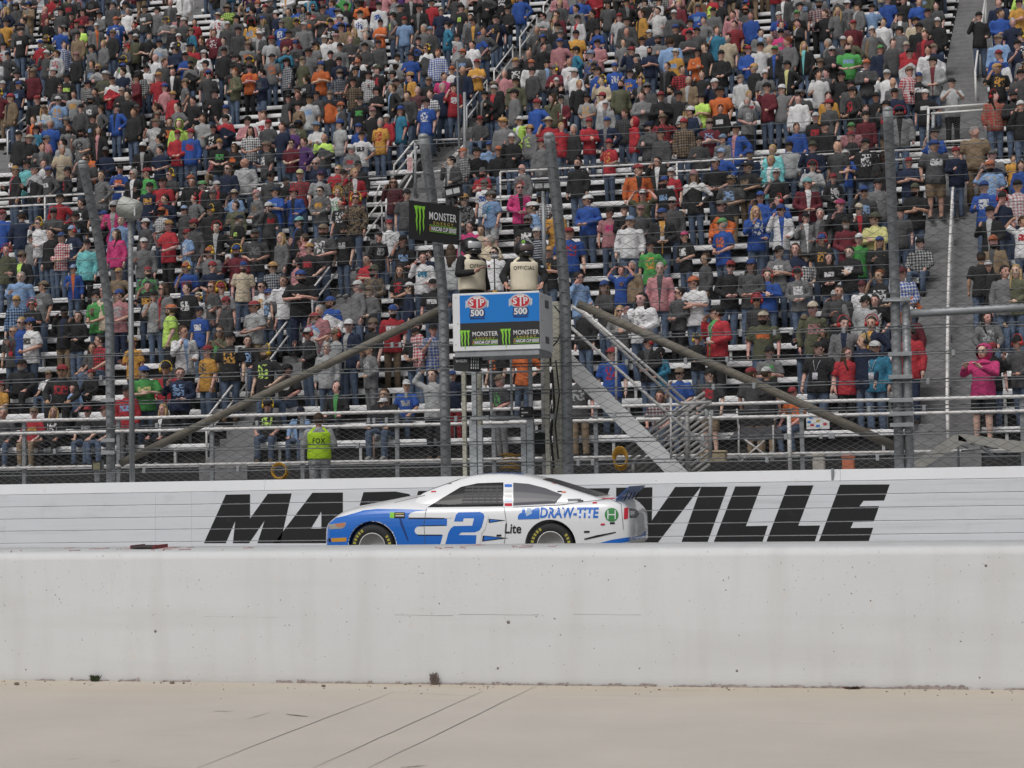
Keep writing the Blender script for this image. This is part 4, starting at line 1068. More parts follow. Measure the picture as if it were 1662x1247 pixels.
HS = 1.13
def eval_mesh(mb, voxel=0.016, target=1500, smooth=3):
    me = bpy.data.meshes.new('proto'); me.from_pydata(mb.v, [], mb.f)
    ob = bpy.data.objects.new('proto', me); COL.objects.link(ob)
    md = ob.modifiers.new('r', 'REMESH'); md.mode = 'VOXEL'; md.voxel_size = voxel
    if smooth: sm = ob.modifiers.new('s', 'SMOOTH'); sm.factor = 0.5; sm.iterations = smooth
    dg = bpy.context.evaluated_depsgraph_get()
    nf = 2 * len(ob.evaluated_get(dg).data.polygons)
    de = ob.modifiers.new('d', 'DECIMATE'); de.ratio = min(1.0, target / max(nf, 1))
    dg = bpy.context.evaluated_depsgraph_get()
    out = bpy.data.meshes.new_from_object(ob.evaluated_get(dg))
    bpy.data.objects.remove(ob); bpy.data.meshes.remove(me)
    V = [tuple(v.co) for v in out.vertices]; Fc = [tuple(p.vertices) for p in out.polygons]
    bpy.data.meshes.remove(out)
    return V, Fc
def me_from(name, V, Fc, mats, mi=None, smooth=True):
    me = bpy.data.meshes.new(name); me.from_pydata(V, [], Fc)
    for m in mats: me.materials.append(m)
    me.polygons.foreach_set('use_smooth', [smooth] * len(Fc))
    if mi: me.polygons.foreach_set('material_index', mi)
    me.update(); return me

# joints of one arm, mirrored by sx; (elbow, wrist, hand tip)
ARMS = {
 's': (((.255, .03, 1.15), (.262, -.05, .92), (.252, -.085, .76)),) * 2,
 'f': (((.27, .02, 1.16), (.10, -.215, 1.06), (-.01, -.245, 1.02)), ((.27, .02, 1.16), (.09, -.235, 1.03), (-.03, -.265, 1.06))),
 'x': (((.275, -.06, 1.17), (.03, -.225, 1.21), (-.11, -.195, 1.235)), ((.275, -.05, 1.16), (.03, -.245, 1.16), (-.13, -.19, 1.185))),
 'w': (((.26, .02, 1.15), (.16, -.20, 1.05), (.05, -.26, 1.06)), ((.265, -.10, 1.19), (.15, -.27, 1.36), (.10, -.285, 1.46))),
 'u': (((.36, -.03, 1.53), (.22, -.04, 1.70), (.10, -.05, 1.735)), ((.36, -.03, 1.53), (.22, -.04, 1.70), (.10, -.05, 1.735))),
 'p': (((.26, -.13, 1.22), (.13, -.34, 1.33), (.05, -.42, 1.42)), ((.26, -.13, 1.22), (.13, -.34, 1.33), (.05, -.42, 1.42))),
 'c': (((.255, .03, 1.15), (.262, -.05, .92), (.252, -.085, .76)), ((.265, -.02, 1.16), (.16, -.24, 1.18), (.10, -.30, 1.24))),
 'o': (((.37, .06, 1.19), (.20, -.06, 1.01), (.13, -.12, .97)), ((.255, .03, 1.15), (.262, -.05, .92), (.252, -.085, .76))),
 'e': (((.26, .02, 1.15), (.16, -.20, 1.05), (.05, -.26, 1.06)), ((.29, -.02, 1.22), (.19, -.10, 1.50), (.12, -.10, 1.58))),
 'r': (((.31, -.03, 1.16), (.27, -.20, 1.02), (.22, -.27, .90)),) * 2,
 'd': (((.27, -.06, .765), (.185, -.30, .635), (.15, -.43, .575)),) * 2,
}
def arm_pts(pose, side):
    sx = 1 if side == 0 else -1
    e, w, h = ARMS[pose][side]
    dz = -0.40 if pose == 'd' else 0
    sh = (.185, 0.0, 1.405 + dz)
    return [Vector((p[0] * sx, p[1], p[2])) for p in (sh, e, w, h)]
def torso_rings(dz, k, z0):
    R_ = [(.84, .145, .105), (.92, .168, .12), (1.0, .165, .125), (1.10, .155, .118), (1.22, .165, .12), (1.33, .182, .122), (1.40, .172, .108), (1.445, .115, .085), (1.48, .068, .066), (1.50, .06, .062)]
    pts, rr = [], []
    for z, a, b in R_:
        if z < z0: continue
        pts.append((0, 0.0, z + dz)); rr.append((a + k, b + k))
    return pts, rr
LEGS_ST = [(.095, 0, .90), (.10, -.012, .49), (.105, .02, .09)]
LEGS_SE = [(.10, 0, .53), (.15, -.43, .515), (.14, -.40, .09)]
def legs(seat): return LEGS_SE if seat else LEGS_ST
def mb_fingers(pose, mb):
    for side in (0, 1):
        sh, e, w, h = arm_pts(pose, side)
        d = (h - w).normalized(); palm = w + d * 0.085
        s_ = d.orthogonal().normalized() if abs(d.z) > .9 else d.cross(Vector((0, 0, 1))).normalized()
        if abs(d.z) > .9: s_ = Vector((0, 1, 0))
        n_ = d.cross(s_).normalized(); cu = -n_ if n_.y > 0 else n_
        for q, L in zip((-.03, -.01, .01, .03), (.062, .075, .08, .066)):
            b0 = palm + s_ * q; b1 = b0 + d * L * .55; b2 = b1 + (d * .8 + cu * .6).normalized() * L * .5
            mb.tube([b0 - d * .02, b0, b1, b2], [.0085, .009, .0085, .006], 5)
        b0 = w + d * .03 + s_ * .032; mb.tube([b0, b0 + (d * .7 + s_ * .7) * .04, b0 + (d * .95 + s_ * .3) * .075], [.011, .01, .007], 5)
def build_body(pose, turn=0.0):
    seat = pose == 'd'; dz = -0.40 if seat else 0
    mb = MB()
    p, r = torso_rings(dz, -0.006, 0); mb.tube(p, r, 16)
    hz = dz
    mb.tube([(0, .008, 1.44 + hz), (0, -.006, 1.58 + hz)], [.058, .052], 12)
    T_ = Matrix.Translation((0, 0, (1.585 + hz) * (1 - HS))) @ Matrix.Scale(HS, 4) @ Matrix.Rotation(turn, 4, 'Z')
    mb.ell((0, .0, 1.638 + hz), (.076, .094, .104), 16, 12, 0, T_); mb.ell((0, -.036, 1.572 + hz), (.053, .055, .058), 12, 8, 0, T_)
    mb.ell((0, -.097, 1.605 + hz), (.014, .02, .022), 8, 6, 0, T_)
    for sx in (-1, 1): mb.ell((sx * .077, .008, 1.615 + hz), (.012, .018, .03), 8, 6, 0, T_)
    for side in (0, 1):
        sh, e, w, h = arm_pts(pose, side)
        mb.tube([sh, sh.lerp(e, .5), e, e.lerp(w, .35), w], [.054, .047, .042, .041, .028], 10)
        mb.ell(sh, (.06, .055, .055), 10, 8); mb.ell(e, (.043, .043, .043), 8, 6)
        d = (h - w).normalized(); pc = w + d * .05; mb.ell(pc, (.034, .034, .045), 8, 6)
        mb.tube([w - d * .01, w + d * .09], [(.028, .02), (.036, .018)], 8)
    for sx in (-1, 1):
        a, b_, c = [Vector((sx * q[0], q[1], q[2])) for q in legs(seat)]
        mb.tube([a, a.lerp(b_, .5), b_, b_.lerp(c, .35), c], [.085, .074, .056, .054, .038], 10)
        mb.tube([c + Vector((0, .05, -.045)), c + Vector((0, -.06, -.055)), c + Vector((0, -.16, -.065))], [.04, .042, .028], 8)
    return mb, hz
def torso_shirt(pose, long_, k=0.013):
    seat = pose == 'd'; dz = -0.40 if seat else 0
    mb = MB(); p, r = torso_rings(dz, k, 0.86)
    if not seat: p = [(0, 0, .79)] + p; r = [(r[0][0] + .012, r[0][1] + .010)] + r
    r = [(a + (0.012 if i < 3 else 0), b + (0.014 if i < 4 else 0)) for i, (a, b) in enumerate(r)]
    r[-1] = (r[-1][0] - .004, r[-1][1] - .004)
    mb.tube(p, r, 18)
    for side in (0, 1):
        sh, e, w, h = arm_pts(pose, side)
        mb.ell(sh, (.076 + k * .4, .070, .068), 10, 8)
        if long_: mb.tube([sh, sh.lerp(e, .5), e, e.lerp(w, .4), e.lerp(w, .98)], [.074, .072, .066, .062, .048], 10); mb.ell(e, (.064, .064, .064), 8, 6)
        else: mb.tube([sh, sh.lerp(e, .5), sh.lerp(e, .88)], [.076, .078, .080], 10)
    return mb
def trousers(seat, short):
    mb = MB()
    dz = -0.40 if seat else 0
    mb.tube([(0, 0, .80 + dz), (0, 0, .88 + dz), (0, 0, .98 + dz)], [(.15, .11), (.178, .13), (.168, .126)], 16)
    for sx in (-1, 1):
        a, b_, c = [Vector((sx * q[0], q[1], q[2])) for q in legs(seat)]
        if short: mb.tube([a, a.lerp(b_, .5), a.lerp(b_, .97)], [.102, .094, .088], 10)
        else: mb.tube([a, a.lerp(b_, .5), b_, b_.lerp(c, .5), c + Vector((0, 0, -.03))], [.102, .09, .073, .068, .066], 10)
    return mb
def shoes(seat, sides=(-1, 1)):
    mb = MB()
    for sx in sides:
        c = Vector((sx * legs(seat)[2][0], legs(seat)[2][1], legs(seat)[2][2]))
        mb.tube([c + Vector((0, .07, -.05)), c + Vector((0, -.05, -.04)), c + Vector((0, -.13, -.055)), c + Vector((0, -.19, -.07))], [(.04, .04), (.047, .046), (.046, .035), (.03, .02)], 10)
    return mb
LOD = [18, 12]
def shell(c, r, keep, nu=None, nv=None):
    nu, nv = nu or LOD[0], nv or LOD[1]
    mb = MB(); mb.ell(c, r, nu, nv)
    fs = [f for f in mb.f if keep(sum((Vector(mb.v[i]) for i in f), Vector()) / len(f))]
    used = sorted({i for f in fs for i in f}); ix = {u: i for i, u in enumerate(used)}
    return [mb.v[i] for i in used], [tuple(ix[i] for i in f) for f in fs]
def cap_geo(z):
    V, Fc = shell((0, .006, 1.674), (.088, .106, .086), lambda c: c.z > 1.672)
    mb = MB(); mb.add(V, Fc, 0, True)
    rim = []
    for i in range(9):
        a = math.pi * (1.12 + 0.76 * i / 8); rim.append((a,))
    inn = [(.086 * math.cos(a), .004 + .106 * math.sin(a), 1.678) for (a,) in rim]
    out = [(.084 * math.cos(a) * 1.0, -.02 + .152 * math.sin(a), 1.664 + .004 * abs(math.cos(a))) for (a,) in rim]
    for off in (0, -.006):
        n_ = 9
        mb.add([(p[0], p[1], p[2] + off) for p in inn + out], [(i, i + 1, n_ + i + 1, n_ + i) for i in range(n_ - 1)], 0, True)
    mb.ell((0, .004, 1.757), (.011, .011, .006), 8, 4)
    return mb
def brimhat_geo():
    mb = cap_geo(0); mb.lathe([(.085, 1.672), (.145, 1.658), (.155, 1.664), (.15, 1.668), (.085, 1.68)], 20, 0, Matrix.Translation((0, 0, 0)))
    return mb
def hair_short():
    V, Fc = shell((0, .012, 1.648), (.084, .100, .106), lambda c: (c.y > -.035 or c.z > 1.69) and c.z > 1.575 + max(0, -.03 - c.y))
    mb = MB(); mb.add(V, Fc, 0, True); return mb
def hair_long():
    mb = hair_short()
    mb.tube([(0, .035, 1.64), (0, .055, 1.54), (0, .085, 1.42), (0, .10, 1.30)], [(.088, .07), (.092, .062), (.10, .045), (.07, .022)], 14)
    for sx in (-1, 1): mb.tube([(sx * .078, .0, 1.66), (sx * .086, -.01, 1.56), (sx * .085, -.045, 1.43), (sx * .08, -.10, 1.33)], [.018, .026, .026, .012], 8)
    return mb
def hood_up():
    V, Fc = shell((0, .02, 1.625), (.115, .125, .145), lambda c: (c.y > -.055 or c.z > 1.715) and c.z > 1.46)
    mb = MB(); mb.add(V, Fc, 0, True); mb.lathe([(.12, 1.47), (.14, 1.44), (.11, 1.42)], 16); return mb
def hood_down():
    mb = MB(); mb.tube([(-.10, -.015, 1.46), (-.115, .06, 1.455), (-.06, .115, 1.43), (0, .13, 1.42), (.06, .115, 1.43), (.115, .06, 1.455), (.10, -.015, 1.46)], [.028, .04, .05, .055, .05, .04, .028], 8); return mb
def muffs():
    mb = MB(); n_ = 12 if LOD[0] > 12 else 6
    for sx in (-1, 1): mb.lathe([(.0, .0), (.038, .004), (.044, .015), (.04, .04), (.0, .044)], n_, 0, Matrix.Translation((sx * .07, .005, 1.62)) @ Matrix.Rotation(sx * math.pi / 2, 4, 'Y'))
    mb.tube([(-.105, .005, 1.64), (-.10, .01, 1.71), (-.06, .012, 1.768), (0, .014, 1.785), (.06, .012, 1.768), (.10, .01, 1.71), (.105, .005, 1.64)], .009, 6 if n_ > 6 else 3)
    return mb
def shades():
    mb = MB()
    for sx in (-1, 1): mb.ell((sx * .034, -.094, 1.634), (.031, .014, .021), 10, 6); mb.tube([(sx * .06, -.085, 1.64), (sx * .082, .0, 1.638)], .005, 5)
    mb.tube([(-.02, -.102, 1.64), (.02, -.102, 1.64)], .005, 5)
    return mb
def beard():
    V, Fc = shell((0, -.035, 1.565), (.064, .066, .066), lambda c: c.z < 1.585 and c.y < .01)
    mb = MB(); mb.add(V, Fc, 0, True); return mb
def badge(dz):
    mb = MB()
    for sx in (-1, 1): mb.tube([(sx * .07, -.06, 1.455), (sx * .05, -.135, 1.37), (0.0, -.158, 1.17)], .006, 4)
    mb.bbox((-.045, -.172, 1.03), (.045, -.165, 1.165), .003)
    return mb
def big_head(v): return (v[0] * HS, v[1] * HS, 1.585 + (v[2] - 1.585) * HS)
HEADSET = ('cap', 'brim', 'short', 'long', 'hood_up', 'muffs', 'shades', 'beard')
def plain(mb, name, m, dz=0.0):
    V = [(p[0], p[1], p[2] + dz) for p in mb.v]; return me_from(name, V, mb.f, [m])

# ------------------------------------------------------------------ cloth material (colours ride on the objects, or on the points of the merged crowd)
def cloth_mat(name, geo):
    m = bpy.data.materials.new(name); m.use_nodes = True; t = m.node_tree; b = t.nodes['Principled BSDF']
    b.inputs['Roughness'].default_value = 0.85; b.inputs['Specular IOR Level'].default_value = 0.25
    L = t.links
    def att(nm):
        a = t.nodes.new('ShaderNodeAttribute'); a.attribute_type = 'GEOMETRY' if geo else 'OBJECT'; a.attribute_name = nm; return a
    if geo: base = att('cd').outputs['Color']; co = att('lco').outputs['Vector']; 
    else:
        base = t.nodes.new('ShaderNodeObjectInfo').outputs['Color']; co = t.nodes.new('ShaderNodeTexCoord').outputs['Object']
    gfx = att('gfx').outputs['Color']; kind = att('pat').outputs['Fac']; gz = att('gz').outputs['Fac']; rnd = att('rnd').outputs['Fac']
    def M_(op, a, b_=None, c=None):
        n = t.nodes.new('ShaderNodeMath'); n.operation = op
        for i, v in enumerate((a, b_, c)):
            if v is None: continue
            if isinstance(v, (int, float)): n.inputs[i].default_value = v
            else: L.new(v, n.inputs[i])
        return n.outputs[0]
    def mix(f, a, b_):
        n = t.nodes.new('ShaderNodeMix'); n.data_type = 'RGBA'
        if isinstance(f, (int, float)): n.inputs[0].default_value = f
        else: L.new(f, n.inputs[0])
        for i, v in ((6, a), (7, b_)):
            if isinstance(v, tuple): n.inputs[i].default_value = (*v, 1)
            else: L.new(v, n.inputs[i])
        return n.outputs[2]
    sp = t.nodes.new('ShaderNodeSeparateXYZ'); L.new(co, sp.inputs[0]); x, y, z = sp.outputs
    off = t.nodes.new('ShaderNodeVectorMath'); off.operation = 'ADD'; L.new(co, off.inputs[0])
    cv = t.nodes.new('ShaderNodeCombineXYZ'); L.new(M_('MULTIPLY', rnd, 37.0), cv.inputs[0]); L.new(M_('MULTIPLY', rnd, 91.0), cv.inputs[2]); L.new(cv.outputs[0], off.inputs[1])
    P = off.outputs[0]
    def is_(k): return M_('COMPARE', kind, float(k), 0.4)
    front = M_('LESS_THAN', y, -0.03)
    ax = M_('ABSOLUTE', x); zz = M_('SUBTRACT', z, gz)
    # 1: printed graphic on the chest
    vo = t.nodes.new('ShaderNodeTexNoise'); vo.inputs['Scale'].default_value = 17; vo.inputs['Detail'].default_value = 3; L.new(P, vo.inputs['Vector'])
    inbox = M_('MULTIPLY', M_('LESS_THAN', ax, 0.115), M_('LESS_THAN', M_('ABSOLUTE', zz), M_('ADD', 0.05, M_('MULTIPLY', rnd, 0.09))))
    blot = M_('GREATER_THAN', vo.outputs[0], M_('ADD', 0.40, M_('MULTIPLY', rnd, 0.12)))
    c = mix(M_('MULTIPLY', M_('MULTIPLY', is_(1), front), M_('MULTIPLY', inbox, blot)), base, gfx)
    # 2: open jacket over an inner top
    edge = M_('ADD', 0.042, M_('MULTIPLY', M_('MAXIMUM', zz, -0.3), 0.10))
    c = mix(M_('MULTIPLY', M_('MULTIPLY', is_(2), front), M_('LESS_THAN', ax, edge)), c, gfx)
    # 3: plaid, 4: camouflage, 5: stripes, 6: two-tone yoke
    def band(v, per, w): return M_('LESS_THAN', M_('FRACT', M_('MULTIPLY', v, 1 / per)), w)
    pl = M_('ADD', M_('MULTIPLY', band(M_('ADD', x, M_('MULTIPLY', y, 0.6)), 0.066, 0.45), 0.5), M_('MULTIPLY', band(z, 0.066, 0.45), 0.5))
    c = mix(M_('MULTIPLY', is_(3), pl), c, gfx)
    n1 = t.nodes.new('ShaderNodeTexNoise'); n1.inputs['Scale'].default_value = 14; n1.inputs['Detail'].default_value = 4; L.new(P, n1.inputs['Vector'])
    c = mix(M_('MULTIPLY', is_(4), M_('GREATER_THAN', n1.outputs[0], 0.52)), c, gfx)
    c = mix(M_('MULTIPLY', M_('MULTIPLY', is_(4), M_('LESS_THAN', n1.outputs[0], 0.42)), 0.75), c, (.03, .028, .022))
    c = mix(M_('MULTIPLY', is_(5), band(z, 0.05, 0.4)), c, gfx)
    c = mix(M_('MULTIPLY', is_(6), M_('GREATER_THAN', M_('ADD', zz, M_('MULTIPLY', ax, 0.55)), 0.12)), c, gfx)
    # wear: uneven dye and folds
    n2 = t.nodes.new('ShaderNodeTexNoise'); n2.inputs['Scale'].default_value = 9; n2.inputs['Detail'].default_value = 4; L.new(P, n2.inputs['Vector'])
    r2 = t.nodes.new('ShaderNodeMapRange'); r2.inputs[1].default_value = .3; r2.inputs[2].default_value = .7; r2.inputs[3].default_value = .78; r2.inputs[4].default_value = 1.15; L.new(n2.outputs[0], r2.inputs[0])
    mu = t.nodes.new('ShaderNodeMix'); mu.data_type = 'RGBA'; mu.blend_type = 'MULTIPLY'; mu.inputs[0].default_value = 1; L.new(c, mu.inputs[6]); L.new(r2.outputs[0], mu.inputs[7])
    L.new(mu.outputs[2], b.inputs['Base Color'])
    n3 = t.nodes.new('ShaderNodeTexNoise'); n3.inputs['Scale'].default_value = 13; n3.inputs['Detail'].default_value = 2; n3.inputs['Distortion'].default_value = 1.2; L.new(P, n3.inputs['Vector'])
    bp = t.nodes.new('ShaderNodeBump'); bp.inputs['Strength'].default_value = 0.75; bp.inputs['Distance'].default_value = 0.035; L.new(n3.outputs[0], bp.inputs['Height']); L.new(bp.outputs[0], b.inputs['Normal'])
    return m
CLOTH, CLOTH_G = cloth_mat('cloth', False), cloth_mat('crowd_cloth', True)
def tint_mat(name, rough, spec=0.4):
    m = mat(name, (.4, .25, .18), rough, spec=spec); t = m.node_tree
    oi = t.nodes.new('ShaderNodeObjectInfo'); t.links.new(oi.outputs['Color'], t.nodes['Principled BSDF'].inputs['Base Color']); return m
SKIN = tint_mat('skin', 0.55); HAIRM = tint_mat('hair', 0.7)
EYE = mat('eye_dark', (.03, .022, .02), 0.4); LIP = mat('lip', (.26, .09, .075), 0.5)
HARD = tint_mat('hard_plastic', 0.35)

POSES = ['s', 'f', 'x', 'w', 'u', 'p', 'd', 'r', 'c', 'o', 'e']
TURNS = (-0.6, 0.0, 0.45)
BODY, TEE, LONG, LOW = {}, {}, {}, {}
for ps in POSES:
    for tn in TURNS:
        mb, hz = build_body(ps, tn)
        V, Fc = eval_mesh(mb, 0.0155, 3000, 2)
        ex_ = MB(); ex_.v, ex_.f, ex_.m, ex_.sm = list(V), list(Fc), [0] * len(Fc), [True] * len(Fc)
        mb_fingers(ps, ex_); T_ = Matrix.Translation((0, 0, (1.585 + hz) * (1 - HS))) @ Matrix.Scale(HS, 4) @ Matrix.Rotation(tn, 4, 'Z')
        for sx in (-1, 1):
            ex_.ell((sx * .031, -.084, 1.633 + hz), (.013, .008, .008), 8, 5, 1, T_); ex_.ell((sx * .031, -.088, 1.652 + hz), (.021, .007, .005), 8, 5, 1, T_)
        ex_.ell((0, -.086, 1.563 + hz), (.024, .007, .0065), 8, 5, 2, T_)
        BODY[ps, tn] = me_from('person_body', ex_.v, ex_.f, [SKIN, EYE, LIP], ex_.m)
        LOW[ps, 'body', tn] = eval_mesh(mb, 0.018, 520, 2)
    for store, lg in ((TEE, False), (LONG, True)):
        t_ = torso_shirt(ps, lg); V, Fc = eval_mesh(t_, 0.017, 1500, 2); store[ps] = me_from('shirt', V, Fc, [CLOTH])
        LOW[ps, lg] = eval_mesh(t_, 0.02, 380, 2)
TRS = {}
for seat in (False, True):
    for sh in (False, True):
        t_ = trousers(seat, sh); V, Fc = eval_mesh(t_, 0.019, 1000, 2); TRS[seat, sh] = me_from('trousers', V, Fc, [CLOTH]); LOW['tr', seat, sh] = eval_mesh(t_, 0.024, 200, 2)
    t_ = shoes(seat); TRS['shoe', seat] = [plain(shoes(seat, (q,)), 'shoe', CLOTH) for q in (-1, 1)]; LOW['shoe', seat] = (t_.v, t_.f)
def head_geo(): return {'cap': cap_geo(0), 'brim': brimhat_geo(), 'short': hair_short(), 'long': hair_long(), 'hood_up': hood_up(), 'hood': hood_down(), 'muffs': muffs(), 'shades': shades(), 'beard': beard(), 'badge': badge(0)}
HEADGEO = head_geo()
LOD[:] = [10, 7]
HEADLOW = head_geo()
LOD[:] = [18, 12]
for dct in (HEADGEO, HEADLOW):
    for nm in HEADSET: dct[nm].v = [big_head(v) for v in dct[nm].v]
HM = {}
for nm, mb in HEADGEO.items():
    for seat in (False, True):
        HM[nm, seat] = plain(mb, nm, CLOTH if nm in ('cap', 'brim', 'hood', 'hood_up', 'badge') else (HAIRM if nm in ('short', 'long', 'beard') else HARD), -0.40 if seat else 0)
